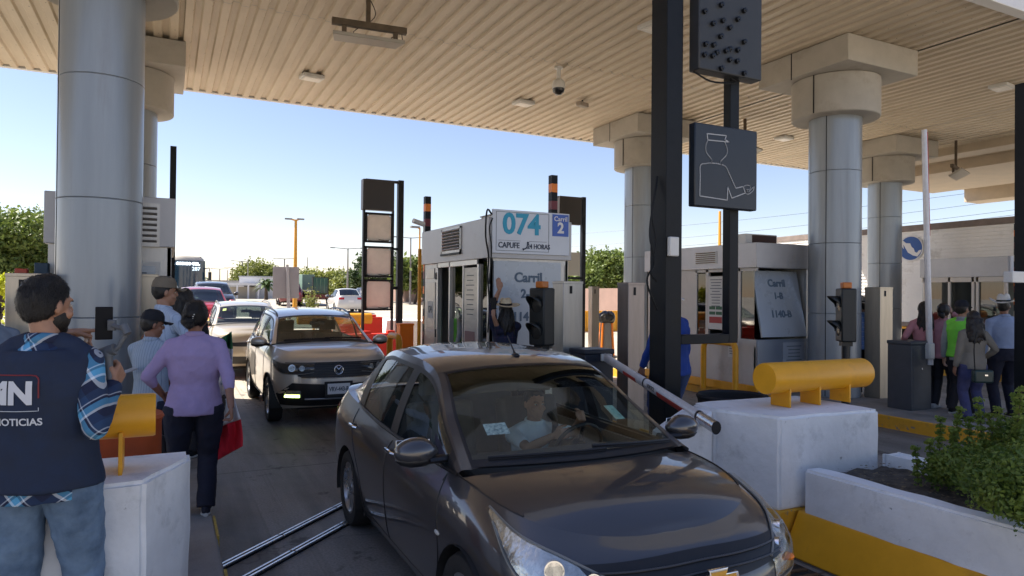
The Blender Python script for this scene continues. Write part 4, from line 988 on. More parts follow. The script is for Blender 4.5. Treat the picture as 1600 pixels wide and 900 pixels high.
q = MB(); q.grid([[C.T(a, w_)-Vector((.004, 0, .004)) for w_ in (-.74, -.66, -.56)] for a in (.13, .16, .175)]); q.build('sticker', mat('sticker_blue', (.10, .30, .42), .6, 0, .7, 40, c2=(.7, .8, .8)), sed)
q = MB(); q.grid([[C.T(a, w_)-Vector((.004, 0, .004)) for w_ in (.50, .56, .62)] for a in (.15, .18, .21)]); q.build('sticker', mat('sticker_green', (.30, .48, .40), .6, 0, .4, 30), sed)
# ------------------------------------------------------------------ compact SUV behind
P_suv = paint('paint_taupe', (.62, .575, .51), .45, .30)
suv, C2, _ = sedan('suv_car', 'taupe compact SUV with roof rails and one lit fog lamp behind the sedan', (2.22, 12.02, 0), R(-90), P_suv, kind='suv')
interior(suv, C2, 'suv')
def suv_front(C, t, plate, logo='ring', lamp=True):
    g = C.decal('grille', [[(2.3, -.50, .70), (2.3, 0, .69), (2.3, .50, .70)], [(2.3, -.66, .80), (2.3, 0, .80), (2.3, .66, .80)], [(2.3, -.70, .905), (2.3, 0, .91), (2.3, .70, .905)]], fd, .006, M_trim, t, nx=26)
    for zz in (.72, .755, .79, .825, .86, .885): MB().tube(C.project([(2.3, y, zz) for y in np.linspace(-.55, .55, 20)], fd, .010), .004, 5).build('grille_slat', mat('slat_grey', 0), g)
    lo = C.decal('lower_intake', [[(2.3, -.74, .30), (2.3, 0, .29), (2.3, .74, .30)], [(2.3, -.80, .46), (2.3, 0, .44), (2.3, .80, .46)], [(2.3, -.62, .625), (2.3, 0, .60), (2.3, .62, .625)]], fd, .006, M_trim, t, nx=26)
    MB().tube(C.project([(2.3, y, .40-.0*abs(y)) for y in np.linspace(-.45, .45, 24)], fd, .015), .012, 6).build('chrome_strip', mat('satin', (.35, .36, .38), .3, .7), t)
    MB().tube(C.project([(2.3, y, .685+.02*abs(y)) for y in np.linspace(-.5, .5, 24)], fd, .010), .005, 6).build('chrome_strip', M_chrome, t)
    hr = [[(1.60, .82, .84), (1.92, .80, .765), (2.08, .60, .76), (2.1, .38, .775)], [(1.53, .82, .93), (1.88, .80, .905), (2.05, .60, .90), (2.08, .38, .895)]]
    headlight(C, t, hr, (-.72, -.60, -.1), bulbs=((2.0, .68, .84, .05), (2.05, .54, .835, .04)), mainm=mat('lamp_dark', (.06, .065, .075), .15, .6, .4, 20))
    for sg in (1, -1):
        fr_ = C.decal('fog_lamp', [[(2.2, sg*.70-.12, .42), (2.2, sg*.70+.12, .42)], [(2.2, sg*.70-.10, .52), (2.2, sg*.70+.12, .52)]], (-.93, -.35*sg, 0), .012, M_refl, t)
    C.decal('lit_lamp', [[(2.2, -.83, .425), (2.2, -.60, .425)], [(2.2, -.82, .46), (2.2, -.60, .46)]], (-.93, .35, 0), .02, mat('lit_fog_lamp', (.6, .8, .2), .3, emit=(.75, 1, .25, 3.5)), t)
    # plate
    x0 = C.project([(2.3, .0, .47)], fd, .02)[0].x
    pf = MB().box((x0+.0, 0, .53), (.02, .40, .22)).build('plate_holder', M_trim, t, bev=.004)
    pl = MB().box((x0+.013, 0, .535), (.006, .32, .15)).build('number_plate', M_plate, t, bev=.006)
    text(plate, .085, (x0+.018, 0, .53), Matrix.Rotation(math.pi/2, 3, 'Z') @ Matrix.Rotation(math.pi/2, 3, 'X'), M_txt, pl, bold=.003, sx=.72, ext=.001)
    return x0
suv_front(C2, suv, 'VRV-443-B')
xg = C2.project([(2.3, 0, .80)], fd, .02)[0].x
rg = MB(); rg.tube([(xg, .062*math.cos(a), .80+.062*math.sin(a)) for a in [2*math.pi*k/32 for k in range(33)]], .007, 8, cap=False)
for pts in ([(-.034, .044), (0, -.055+.06)], [(.034, .044), (0, .005)], [(-.05, .02), (-.022, -.05), (0, -.005), (.022, -.05), (.05, .02)]):
    rg.tube([(xg, x, .80+z) for x, z in pts], .0065, 6)
rg.build('badge', M_chrome, suv)
for sg in (1, -1):
    P = [C2.side(lerp(.40, .80, k/16), 1, sg)+Vector((0, -.03*sg, .03+.012*math.sin(math.pi*k/16))) for k in range(17)]
    P[0] -= Vector((0, 0, .035)); P[-1] -= Vector((0, 0, .035))
    MB().tube(P, .014, 8).build('roof_rail', mat('rail_dark', (.06, .06, .065), .35, .5), suv)
wiper(C2, suv, [(.03, lerp(-.8, .1, k/10)) for k in range(11)]); wiper(C2, suv, [(.045, lerp(.0, .8, k/10)) for k in range(11)])
MB().box((.80, -.1, 1.13), (.1, .1, .02)).build('dash_item', M_paper, suv)
# ------------------------------------------------------------------ beige wagon
P_wag = paint('paint_beige', (.46, .40, .31), .35, .35)
wag, C3, _ = sedan('wagon_car', 'pale beige wagon with roof rails third in the queue', (1.72, 18.1, 0), R(-90), P_wag, kind='suv', dims=(1.0, .98, 1.03))
interior(wag, C3, 'suv')
g = C3.decal('grille', [[(2.3, -.42, .72), (2.3, 0, .71), (2.3, .42, .72)], [(2.3, -.50, .80), (2.3, 0, .81), (2.3, .50, .80)]], fd, .008, M_trim, wag, nx=16)
MB().lathe([(.07, -.004), (.078, .004), (.06, .008)], c=(C3.project([(2.3, 0, .77)], fd, .02)[0].x, 0, .77), axis='X').build('badge', M_chrome, wag)
C3.decal('lower_intake', [[(2.3, -.72, .34), (2.3, .72, .34)], [(2.3, -.72, .50), (2.3, .72, .50)]], fd, .006, M_trim, wag, nx=20)
headlight(C3, wag, [[(1.60, .80, .74), (1.92, .78, .68), (2.05, .58, .70), (2.1, .46, .73)], [(1.50, .80, .90), (1.82, .78, .87), (2.0, .58, .85), (2.05, .46, .83)]], (-.72, -.60, -.1), bulbs=((2.0, .66, .77, .05),))
x0 = C3.project([(2.3, 0, .57)], fd, .02)[0].x; pl = MB().box((x0, 0, .57), (.008, .32, .15)).build('number_plate', M_plate, wag, bev=.004)
for sg in (1, -1):
    P = [C3.side(lerp(.40, .80, k/16), 1, sg)+Vector((0, -.03*sg, .035+.012*math.sin(math.pi*k/16))) for k in range(17)]; P[0] -= Vector((0, 0, .04)); P[-1] -= Vector((0, 0, .04))
    MB().tube(P, .014, 8).build('roof_rail', mat('rail_grey', (.16, .16, .16), .35, .5), wag)
q = MB(); q.grid([[C3.T(a, w_)-Vector((.004, 0, .004)) for w_ in (-.82, -.70)] for a in (.30, .34)]); q.build('sticker', mat('sticker_yellow', (.7, .75, .2), .5), wag)
# ------------------------------------------------------------------ far cars (smaller in the photo)
def far_car(name, label, x, y, rz, body, kind='suv', dims=None, front=True, grp=None):
    t, c, _ = sedan(name, label, (x, y, terr(y)), rz, body, full=False, kind=kind, dims=dims, gl=M_cgd, group=grp)
    MB().bb((-1.2, -.6, .5), (.7, .6, .95)).build('cabin_lining', M_dark, t, bev=.05)
    if front:
        c.decal('grille', [[(2.3, -.45, .60), (2.3, .45, .60)], [(2.3, -.5, .76), (2.3, .5, .76)]], fd, .01, M_trim, t)
        for sg in (1, -1): c.decal('headlight', [[(2.2, sg*.72-.14, .66), (2.2, sg*.72+.14, .66)], [(2.2, sg*.72-.14, .82), (2.2, sg*.72+.14, .82)]], (-.85, -.4*sg, 0), .01, M_lens, t) if False else c.decal('headlight', [[(2.2, sg*.72-.12, .66), (2.2, sg*.72+.12, .66)], [(2.2, sg*.72-.12, .80), (2.2, sg*.72+.12, .80)]], (-.85, -.4*sg, 0), .01, M_refl, t)
    for sg in (1, -1):
        c.decal('tail_light', [[(-2.2, sg*.62-.16, .82), (-2.2, sg*.62+.18, .82)], [(-2.2, sg*.62-.16, .95), (-2.2, sg*.62+.18, .95)]], (.9, -.35*sg, 0), .01, M_redl, t)
    pl = MB().box((-2.12 if kind == 'sedan' else -2.07, 0, .72), (.03, .32, .14)).build('number_plate', M_plate, t)
    return t, c
rt_, rc = far_car('pickup_car', 'red car with one glowing amber lamp behind the beige wagon', 1.15, 27.5, R(-90), paint('paint_red', (.42, .02, .02), .3, .35), dims=(1.1, 1.02, 1.14))
rc.decal('lit_indicator', [[(2.4, -.92, .80), (2.4, -.62, .80)], [(2.4, -.92, .95), (2.4, -.62, .95)]], (-.9, .3, 0), .03, mat('lit_amber', (.9, .5, .1), .3, emit=(1, .55, .12, 3.5)), rt_)
far_car('suv_car', 'dark SUV whose roof shows above the red car', 1.95, 36, R(-90), paint('paint_dark', (.05, .045, .05), .4, .35), dims=(1.15, 1.08, 1.20))
far_car('suv_car', 'white car mostly hidden behind the red car', -.2, 34.5, R(-90), paint('paint_white', (.62, .62, .60), .05, .35), dims=(1.1, 1, 1.12))
far_car('sedan_car', 'white sedan seen from behind near the brick wall', GD(538, 470, 44).x, GD(538, 470, 44).y, R(88), paint('paint_white', 0), kind='sedan', front=False)
far_car('hatchback_car', 'maroon hatchback seen from behind beside the grey board', GD(452, 470, 52).x, GD(452, 470, 52).y, R(85), paint('paint_maroon', (.16, .02, .03), .3, .35), dims=(.95, .98, 1.0), front=False)
far_car('sedan_car', 'dark sedan just right of the far white sedan', GD(570, 470, 50).x, GD(570, 470, 50).y, R(90), paint('paint_dark', 0), kind='sedan', front=False)
# bus
by = 44; bx_ = (290-800)/F; p = GD(289, 450, 46)
t = thing('coach_bus', 'coach with dark blue windscreen and lit destination board behind the queue', 'bus', (p.x, p.y, terr(p.y)), R(0)); zg = terr(p.y)
P_bus = mat('bus_cream', (.55, .50, .42), .4, 0, .06, 2)
s_ = MB(); rows = []
for k, (dz, in_) in enumerate(((.35, .0), (1.0, -.02), (2.9, .02), (3.25, .12), (3.42, .32))): rows.append([(-1.25+in_, 11, dz), (-1.25+in_, .25+in_, dz), (-1.05+in_, .05+in_*.8, dz), (0, -.05+in_*.8, dz), (1.05-in_, .05+in_*.8, dz), (1.25-in_, .25+in_, dz), (1.25-in_, 11, dz)])
s_.grid(rows); s_.bb((-1.0, .4, 3.3), (1.0, 11, 3.42)); s_.build('body', P_bus, t, ang=50)
ws = MB(); ws.grid([[(-1.22, .12, z), (-1.03, -.02, z), (0, -.10, z), (1.03, -.02, z), (1.22, .12, z)] for z in (1.15, 2.0, 3.12)]); wso = ws.build('windscreen', mat('bus_glass', (.012, .035, .07), .12, coat=.6), t)
M_led = mat('led_white', (.8, .85, .9), .5, emit=(.8, .92, 1, 2.2))
text('MAZ. CODIGO CUL.', .24, (-.12, -.125, 2.9), 0, M_led, wso, bold=.012, sx=.92); text('287', .34, (.66, -.125, 2.56), 0, mat('led_dim', (.5, .6, .65), .5, emit=(.6, .75, .85, .8)), wso, bold=.006)
for sg in (1, -1):
    MB().tube([(sg*1.2, .1, 2.6), (sg*1.45, -.2, 2.65), (sg*1.5, -.25, 2.4)], .03, 6).box((sg*1.5, -.25, 2.1), (.2, .1, .55)).build('mirror', M_trim, t)
    MB().lathe([(.02, -.12), (.48, -.12), (.5, 0), (.48, .12), (.02, .12)], c=(sg*1.12, 2.4, .5), axis='X').build('wheel', M_tyre, t)
    MB().box((sg*.85, -.02, .75), (.45, .1, .18)).build('headlight', M_refl, t, bev=.02)
# trailer at right
t = thing('semi_trailer', 'long pale box trailer with a blue round logo behind the right booth', 'trailer', (19.65, 5.0, 0))
M_tr = mat('trailer_white', (.84, .82, .79), .5, .1, .06, 1.5, dirt=(.40, .36, .31), dscale=.9)
b = MB(); b.bb((0.02, 0, 1.15), (2.55, 13.2, 4.0))
for k in range(26): b.bb((-.008, 0.0, 1.3+.1*k), (.02, 13.2, 1.308+.1*k))
b.build('box_body', M_tr, t, smooth=False)
MB().bb((-.02, -.02, 3.88), (2.57, 13.22, 4.06)).bb((-.02, 0, 1.05), (2.57, 13.2, 1.2)).bb((-.015, 8.9, 3.1), (.02, 8.95, 3.6)).build('edge_rail', mat('trailer_rail', (.20, .16, .14), .6, .2, .2, 4), t, bev=.01)
MB().bb((-.02, 6.4, 1.0), (.02, 10.5, 1.08)).build('reflective_strip', M_yellow, t)
for yy in (9.6, 10.8, 1.5):
    for xx in (.25, 2.3): MB().lathe([(.02, -.13), (.46, -.13), (.5, -.08), (.5, .08), (.46, .13), (.02, .13)], c=(xx, yy, .5), axis='X').build('wheel', M_tyre, t)
p = GX(1423, 388, 19.64)-t.location
Mt = Matrix.Translation((-.012, p.y, p.z)) @ Matrix.Rotation(-math.pi/2, 4, 'Z') @ Matrix.Rotation(math.pi/2, 4, 'X')
M_lb = mat('logo_blue', (.015, .08, .30), .5)
d = MB().prism([(.38*math.cos(a), .38*math.sin(a)) for a in [2*math.pi*k/48 for k in range(48)]], -.004, .0, Mt).build('logo_ring', mat('logo_white', (.7, .7, .7), .5), t, smooth=False)
MB().prism([(.345*math.cos(a), .345*math.sin(a)) for a in [2*math.pi*k/48 for k in range(48)]], .0, .004, Mt).build('logo_disc', M_lb, d, smooth=False)
mxp = [(445, 345), (465, 322), (492, 345), (520, 348), (530, 372), (545, 385), (552, 408), (568, 415), (578, 400), (600, 395), (590, 415), (570, 440), (540, 432), (505, 410), (488, 380), (472, 352), (476, 385), (462, 368)]
MB().prism([((x-523)/78*.345, (382-y)/84*.345*1.05) for x, y in mxp], .003, .008, Mt).build('logo_map', mat('logo_white', 0), d, smooth=False)
# ================================================================== people
def bake(o, voxel, smooth=3, disp=0, dsize=.1, solid=None):
    md = o.modifiers.new('r', 'REMESH'); md.mode = 'VOXEL'; md.voxel_size = voxel; md.use_smooth_shade = True
    sm = o.modifiers.new('s', 'SMOOTH'); sm.iterations = smooth; sm.factor = .5
    if disp:
        key = 'folds%.3f' % dsize
        tx = bpy.data.textures.get(key) or bpy.data.textures.new(key, 'CLOUDS'); tx.noise_scale = dsize; tx.noise_depth = 2
        d = o.modifiers.new('d', 'DISPLACE'); d.texture = tx; d.strength = disp; d.mid_level = .5; d.texture_coords = 'LOCAL'
    me = bpy.data.meshes.new_from_object(o.evaluated_get(bpy.context.evaluated_depsgraph_get()))
    old = o.data; o.modifiers.clear(); o.data = me; bpy.data.meshes.remove(old)
    for p in me.polygons: p.use_smooth = True
    return o
def ik(Sh, W, a, b_, pole):
    d = W-Sh; L = d.length; L2 = min(L, (a+b_)*.995)
    if L > L2: W = Sh+d.normalized()*L2; d = W-Sh
    x = (a*a-b_*b_+L2*L2)/(2*L2); h = math.sqrt(max(0, a*a-x*x)); u = d.normalized()
    p = Vector(pole); p = (p-u*p.dot(u)).normalized()
    return Sh+u*x+p*h, W
def hand(b, w_, d, n, side, curl=.5, k=1.0, thumb=1, point=False):
    """w_ wrist, d pointing dir, n palm normal; side vector thumbwards = computed"""
    d = Vector(d).normalized(); n = Vector(n); n = (n-d*n.dot(d)).normalized(); s_ = d.cross(n)*side   # towards thumb
    pl = .088*k
    b.tube([w_, w_+d*.03*k, w_+d*pl*.8, w_+d*pl], [(.024*k, .017*k), (.034*k, .016*k), (.041*k, .014*k), (.036*k, .011*k)], 10) if False else None
    for q in range(4):
        off = s_*(.030-.020*q)*k
        b.tube([w_+off*.45, w_+d*pl*.5+off*.9, w_+d*pl+off], [.015*k, .0155*k, .0125*k], 8)
        ln = (.072, .080, .074, .058)[q]*k; c = curl*(1 if not (point and q == 0) else .08); c = c if not (point and q > 0) else max(curl, 1.1)
        P = [w_+d*pl+off]; dd = d.copy()
        for seg, fr in enumerate((.42, .32, .26)):
            a = c*(.75, 1.05, .7)[seg]; ax = dd.cross(n).normalized()
            dd = (Matrix.Rotation(a, 3, ax) @ dd).normalized(); P.append(P[-1]+dd*ln*fr)
        b.tube(P, [.0105*k, .010*k, .0092*k, .0075*k], 8)
        for p_ in P[1:]: b.ball(p_, .0088*k if p_ is not P[-1] else .0078*k, 1)
    t0 = w_+s_*.018*k+d*.02*k; t1 = t0+(d*.55+s_*.8+n*.25).normalized()*.042*k; t2 = t1+(d*.95+s_*.25*thumb+n*(.35+.5*curl)).normalized()*.034*k; t3 = t2+(d*1+n*(.3+curl*.6)).normalized()*.026*k
    b.tube([t0, t1, t2, t3], [.017*k, .0135*k, .0115*k, .009*k], 8); b.ball(t3, .009*k, 1)
def person(label, loc, rz, H=1.75, wide=1.0, skin=None, top=None, bottom=None, shoes=None, sleeve='long', hair='short', hairm=None, hat=None, hatm=None, head=(0, 0), lean=0,
           hands=None, pole=None, palms=None, feet=None, vox=.010, group=None, female=False, untuck=True, curl=None, point=None, body_only_top=False, sit=False, legs_z=0, collar=True, beard=False, vest=None, fold=.012, fuzz=0, shoulders=None):
    skin = skin or M_skin; hairm = hairm or M_hair; k = H/1.75
    t = thing('person', label, 'person', loc, rz, group); Wm = Matrix.Translation(loc) @ Matrix.Rotation(rz, 4, 'Z'); Wi = Wm.inverted()
    shw = shoulders or (.185 if not female else .165)*(.6+.4*wide)
    if sit: dz = -.50
    else: dz = 0
    hipz = .93; sp = lambda z: Vector((0, math.sin(lean)*(z-hipz), dz+hipz+math.cos(lean)*(z-hipz))) if z > hipz else Vector((0, 0, z+dz))
    tor = [(.84, .150, .112), (.92, .168, .122), (1.02, .150, .108), (1.10, .138 if female else .146, .100), (1.22, .155, .112), (1.33, .168, .112), (1.41, .150, .088), (1.455, .095, .068), (1.49, .060, .060)]
    tor = [(z, a*wide, c*(.4+.6*wide)) for z, a, c in tor]
    neck = [(1.46, .058, .060), (1.52, .052, .056), (1.58, .05, .054)]
    sh = {s: sp(1.40)+Vector((s*shw, 0, 0)) for s in (1, -1)}
    hip = {s: Vector((s*.095*wide, 0, .88+dz)) for s in (1, -1)}
    F_ = {1: Vector((.11*wide, .02, 0)), -1: Vector((-.11*wide, -.03, 0))}
    if feet:
        for s in feet: F_[s] = Vector(feet[s])
    ankle = {s: F_[s]+Vector((0, -.03, .085)) for s in (1, -1)}
    if sit: ankle = {s: Vector((s*.14, .78, .0)) for s in (1, -1)}; knee = {s: Vector((s*.15, .45, .60-.10)) for s in (1, -1)}
    else: knee = {s: ik(hip[s], ankle[s], .415, .42, (0, 1, 0))[0] for s in (1, -1)}
    el = {}; wr = {}
    for s in (1, -1):
        if hands and s in hands:
            Wt = hands[s]; Wt = (Wi @ Vector(Wt[1]))/k if Wt[0] == 'w' else Vector(Wt[1])
        else: Wt = sh[s]+Vector((s*.08, .05, -.545))
        pl = (pole or {}).get(s, (s*.5, -.8, -.3))
        el[s], wr[s] = ik(sh[s], Wt, .295, .262, pl)
    hc = sp(1.46)+Vector((0, .012+.9*math.sin(lean)*.17, .175)); HR = Matrix.Translation(hc) @ Matrix.Rotation(head[0], 4, 'Z') @ Matrix.Rotation(head[1], 4, 'X')
    hp = lambda x, y, z: HR @ Vector((x, y, z))
    hr3 = HR.to_3x3()
    X = Vector((1, 0, 0))
    # --- body
    b = MB()
    b.tube([sp(z) for z, a, c in tor], [(a*.93, c*.93) for z, a, c in tor], 20)
    b.tube([sp(z) for z, a, c in neck[:-1]]+[hp(0, -.015, -.06)], [(a, c) for z, a, c in neck], 16)
    for s in (1, -1):
        b.ball(sh[s], .052, 2); b.tube([sh[s]+Vector((-s*.05, 0, 0)), sh[s], el[s].lerp(sh[s], .5), el[s]], [.05, .050, .044, .036], 12); b.ball(el[s], .036, 2)
        b.tube([el[s], el[s].lerp(wr[s], .35), wr[s]], [.036, .037, .025], 12)
        d = (wr[s]-el[s]).normalized(); pm = (palms or {}).get(s, (-s, 0, 0)); 
        dd = d; 
        if curl and s in curl and isinstance(curl[s], tuple): cu, dd = curl[s][0], (Wi.to_3x3() @ Vector(curl[s][1]))
        else: cu = (curl or {}).get(s, .45)
        if palms and s in palms and len(palms[s]) == 4: pm = Wi.to_3x3() @ Vector(palms[s][:3])
        hand(b, wr[s]-d*.005, dd, pm, s, cu, point=bool(point and s in point))
        b.tube([hip[s]+Vector((0, 0, .03)), hip[s].lerp(knee[s], .5), knee[s]], [.082, .068, .052], 12)
        b.tube([knee[s], knee[s].lerp(ankle[s], .35), ankle[s]], [.052, .052, .035], 12)
        b.tube([ankle[s], F_[s]+Vector((0, .05, .05))] if not sit else [ankle[s], ankle[s]+Vector((0, .1, 0))], [.035, .03], 8)
    b.ball(hp(0, -.012, .022), (.078, .098, .103), 3, hr3); b.ball(hp(0, .024, -.045), (.060, .072, .072), 3, hr3); b.ball(hp(0, .066, -.092), (.030, .026, .024), 2, hr3)
    b.tube([hp(0, .088, .022), hp(0, .104, -.012), hp(0, .100, -.026)], [.009, .014, .013], 8); b.ball(hp(0, .078, .032), (.05, .016, .012), 2, hr3)
    b.ball(hp(0, .092, -.056), (.024, .010, .007), 2, hr3); b.ball(hp(0, .090, -.068), (.020, .010, .007), 2, hr3)
    for s in (1, -1): b.ball(hp(s*.079, -.006, -.004), (.010, .019, .032), 2, hr3); b.ball(hp(s*.046, .062, -.03), (.022, .02, .022), 2, hr3)
    if k != 1: b.bm.transform(Matrix.Scale(k, 4))
    bo = b.build('body', skin, t); bake(bo, vox*.72, 2)
    def ch(nm, bb, m, vx=None, sm=3, disp=0, ds=.1):
        if k != 1: bb.bm.transform(Matrix.Scale(k, 4))
        o = bb.build(nm, m, t, ang=60)
        if vx: bake(o, vx, sm, disp, ds)
        return o
    # eyes, brows
    e = MB()
    for s in (1, -1): e.ball(hp(s*.031, .080, .006), (.012, .0085, .0065), 2, hr3)
    ch('eyes', e, mat('eye_white', (.45, .42, .38), .3)); e = MB()
    for s in (1, -1): e.ball(hp(s*.031, .0875, .006), (.005, .003, .005), 2, hr3); e.tube([hp(s*.016, .0905, .026), hp(s*.032, .0885, .029), hp(s*.048, .078, .025)], .003, 6)
    ch('eyebrow', e, hairm)
    # --- top
    top = top or mat('plain_shirt', (.3, .3, .3), .9)
    b = MB(); zb = .84 if untuck else .95
    P = [(z, a+.016, c+.016) for z, a, c in tor if z >= zb-.01 and z < 1.475]+[(1.487, .068*wide**.5, .068)]
    if untuck: P[0] = (P[0][0]+.0, P[0][1]*1.06, P[0][2]*1.1)
    b.tube([sp(z) for z, a, c in P], [(a, c) for z, a, c in P], 28)
    for s in (1, -1):
        b.ball(sh[s], .062, 3); b.tube([sp(1.475)+Vector((s*.03, -.005, 0)), sp(1.445)+Vector((s*.09, -.005, 0)), sh[s]+Vector((0, 0, .006))], [.045, .052, .056], 14)
        fr = {'long': 1, 'short': .0, 'roll': .45, 'none': -1}[sleeve]
        if fr < 0: b.tube([sh[s]+Vector((-s*.08, 0, .0)), sh[s]+Vector((s*.01, 0, -.01))], [.07, .066], 14); continue
        up_end = el[s] if fr > 0 else sh[s].lerp(el[s], .75)
        b.tube([sh[s]+Vector((-s*.06, 0, 0)), sh[s], sh[s].lerp(up_end, .5), up_end], [.062, .064, .058, .052], 14)
        if fr > 0: b.ball(el[s], .050, 3); e_ = el[s].lerp(wr[s], fr*.95); b.tube([el[s], el[s].lerp(e_, .5), e_], [.050, .047, .040], 14)
    tm = ch('shirt' if not vest else 'shirt', b, top, vox*1.05, 4, fold, .09)
    if collar:
        b = MB(); a0 = sp(1.475)+Vector((0, .004, 0)); b.tube([a0+Vector((.068*math.cos(a), .066*math.sin(a)-.004, .018+.012*math.cos(a*1)*0-.012*math.sin(a))) for a in [2*math.pi*q/24 for q in range(25)]], [(.010, .022)]*25, 8, cap=False); ch('collar', b, top)
    if vest:
        b = MB(); P = [(z, a+.034, c+.036) for z, a, c in tor if z > .88 and z < 1.475]; P = [(.885, P[0][1]*1.02, P[0][2]*1.02)]+P
        b.tube([sp(z) for z, a, c in P], [(a, c) for z, a, c in P], 32)
        for s in (1, -1): b.tube([sp(1.478)+Vector((s*.035, -.004, 0)), sp(1.45)+Vector((s*.09, 0, 0)), sh[s]+Vector((-s*.03, 0, .008)), sh[s]+Vector((s*.008, 0, .0))], [(.055, .058), (.062, .066), (.070, .070), (.072, .070)], 16)
        vo = ch('vest', b, vest, vox*1.1, 4, .012, .16); t['_v'] = 1
    # --- trousers
    bottom = bottom or mat('dark_trousers', (.018, .018, .024), .85, 0, .2, 30, .3, 60)
    b = MB(); P = [(z, a+.010, c+.012) for z, a, c in tor if z <= (.93 if untuck else 1.03)]
    b.tube([Vector((0, 0, z+dz)) for z, a, c in P], [(a, c) for z, a, c in P], 24)
    for s in (1, -1):
        b.tube([hip[s]+Vector((0, 0, .04)), hip[s], hip[s].lerp(knee[s], .5), knee[s]], [.10*wide**.7, .104*wide**.7, .092*wide**.7, .076*wide**.4], 16); b.ball(knee[s], .071, 2)
        b.tube([knee[s], knee[s].lerp(ankle[s], .5), ankle[s]+Vector((0, 0, -.02))], [.076*wide**.4, .071*wide**.4, .068*wide**.4], 16)
    ch('trousers', b, bottom, vox*1.1, 3, .014, .07)
    if not sit:
        shm = shoes or M_black
        for s in (1, -1):
            b = MB(); f = F_[s]; b.tube([f+Vector((0, -.085, .045)), f+Vector((0, -.06, .05)), f+Vector((0, .02, .058)), f+Vector((s*.005, .11, .04)), f+Vector((s*.005, .165, .03)), f+Vector((s*.005, .18, .028))], [(.02, .03), (.036, .045), (.038, .055), (.045, .034), (.035, .024), (.01, .01)], 14)
            so_ = ch('shoe', b, shm)
            b = MB(); b.tube([f+Vector((0, -.09, .014)), f+Vector((0, -.05, .014)), f+Vector((0, .05, .014)), f+Vector((s*.005, .13, .014)), f+Vector((s*.005, .185, .016))], [(.02, .014), (.042, .014), (.040, .014), (.050, .014), (.015, .012)], 14); ch('shoe_sole', b, mat('sole_white', (.5, .5, .48), .7) if shoes is not M_black else M_black)
    # --- hair
    if hair:
        b = MB(); b.ball((0, 0, 0), 1, 4); bm = b.bm; dl = []
        vol = .006 if hair == 'short' else .016
        for v in bm.verts:
            x, y, z = v.co; nn = noise.noise(Vector((x*3, y*3, z*1.3+3)))*.012+noise.noise(Vector((x*11, y*11, z*4)))*.004
            vs_ = vol if hair != 'short' or z > .35 else vol-.002*(1-max(0, z)/.35)
            q = Vector((x*(.079+vs_+nn*.6), -.014+y*(.098+vs_+nn*.6), .024+z*(.104+vol+nn)))
            hl = np.interp(q.y, [-.08, -.035, .0, .02, .05, .09], [-.078, -.072, -.012, .0, .062, .072])
            if hair != 'short': hl = np.interp(q.y, [-.08, .0, .04, .075, .09], [-.10, -.09, -.03, .06, .065])
            if q.z < hl: dl.append(v)
            v.co = q
        bmesh.ops.delete(bm, geom=dl, context='VERTS')
        b.bm.transform(HR)
        if hair == 'bun': b.ball(hp(0, -.115, -.055), (.055, .045, .045), 3, hr3); b.ball(hp(.02, -.125, -.085), (.04, .03, .035), 2, hr3)
        if hair in ('long', 'curly'):
            b.ball(hp(0, -.030, .034), (.088, .098, .102), 3, hr3)
            L_ = .34 if hair == 'long' else .36; n = 26 if hair == 'long' else 70
            for q in range(n):
                a = math.pi*(1.02+.96*(q+.5)/n) if hair == 'long' else math.pi*(.95+1.1*random.random())
                r0 = .078; st = hp(r0*math.cos(a), -.02+.085*math.sin(a)*1, -.01+.03*random.random()); ln = L_*(.85+.25*random.random())
                cx = math.cos(a)
                pts = []
                for j in range(8):
                    f = j/7; wv = .012 if hair == 'long' else .022
                    pts.append(st+Vector((cx*(.03+.02*f)*f+wv*math.sin(6*f+q), -.035*math.sin(f*2.2)-.012*f+wv*math.cos(7*f+q*2), -ln*f)))
                b.tube(pts, [.022, .024, .024, .023, .021, .018, .013, .006] if hair == 'long' else [.02, .026, .03, .03, .028, .024, .018, .008], 7)
            o = ch('hair', b, hairm, .008, 1, .008, .03)
        else:
            strands = None
            if fuzz:
                bm = b.bm; bm.faces.ensure_lookup_table(); bmesh.ops.recalc_face_normals(bm, faces=bm.faces); V = []; Fc = []; HI = HR.inverted()
                fs = [f for f in bm.faces if len(f.verts) == 3]; ar = np.array([f.calc_area() for f in fs]); ar /= ar.sum()
                for fi in rng.choice(len(fs), fuzz, p=ar):
                    f = fs[fi]; w3 = rng.dirichlet((1, 1, 1)); p = sum((f.verts[q].co*w3[q] for q in range(3)), Vector()); n_ = f.normal
                    if n_.dot(p-hc) < 0: n_ = -n_
                    dn = hr3 @ Vector((0, -.25, -1)) if p.z < hc.z+.09 else hr3 @ Vector((random.uniform(-.6, .6), .7, -.1)); dn = (dn-n_*dn.dot(n_)).normalized(); dn = (dn+Vector(rng.normal(size=3))*.22+n_*.16).normalized(); s2 = dn.cross(n_).normalized()*.0009; L_ = random.uniform(.006, .013) if hair == 'short' else random.uniform(.012, .026)
                    q0 = p+n_*.001; k0 = len(V); V += [q0-s2, q0+s2, q0+dn*L_+s2*.3, q0+dn*L_-s2*.3]; Fc.append((k0, k0+1, k0+2, k0+3))
                me = bpy.data.meshes.new('strands'); me.from_pydata([tuple(v*k) for v in V], [], Fc); strands = me
            o = ch('hair', b, hairm)
            if strands: link('strands', strands, hairm, o)
            md = o.modifiers.new('solid', 'SOLIDIFY'); md.thickness = .012; md.offset = -1
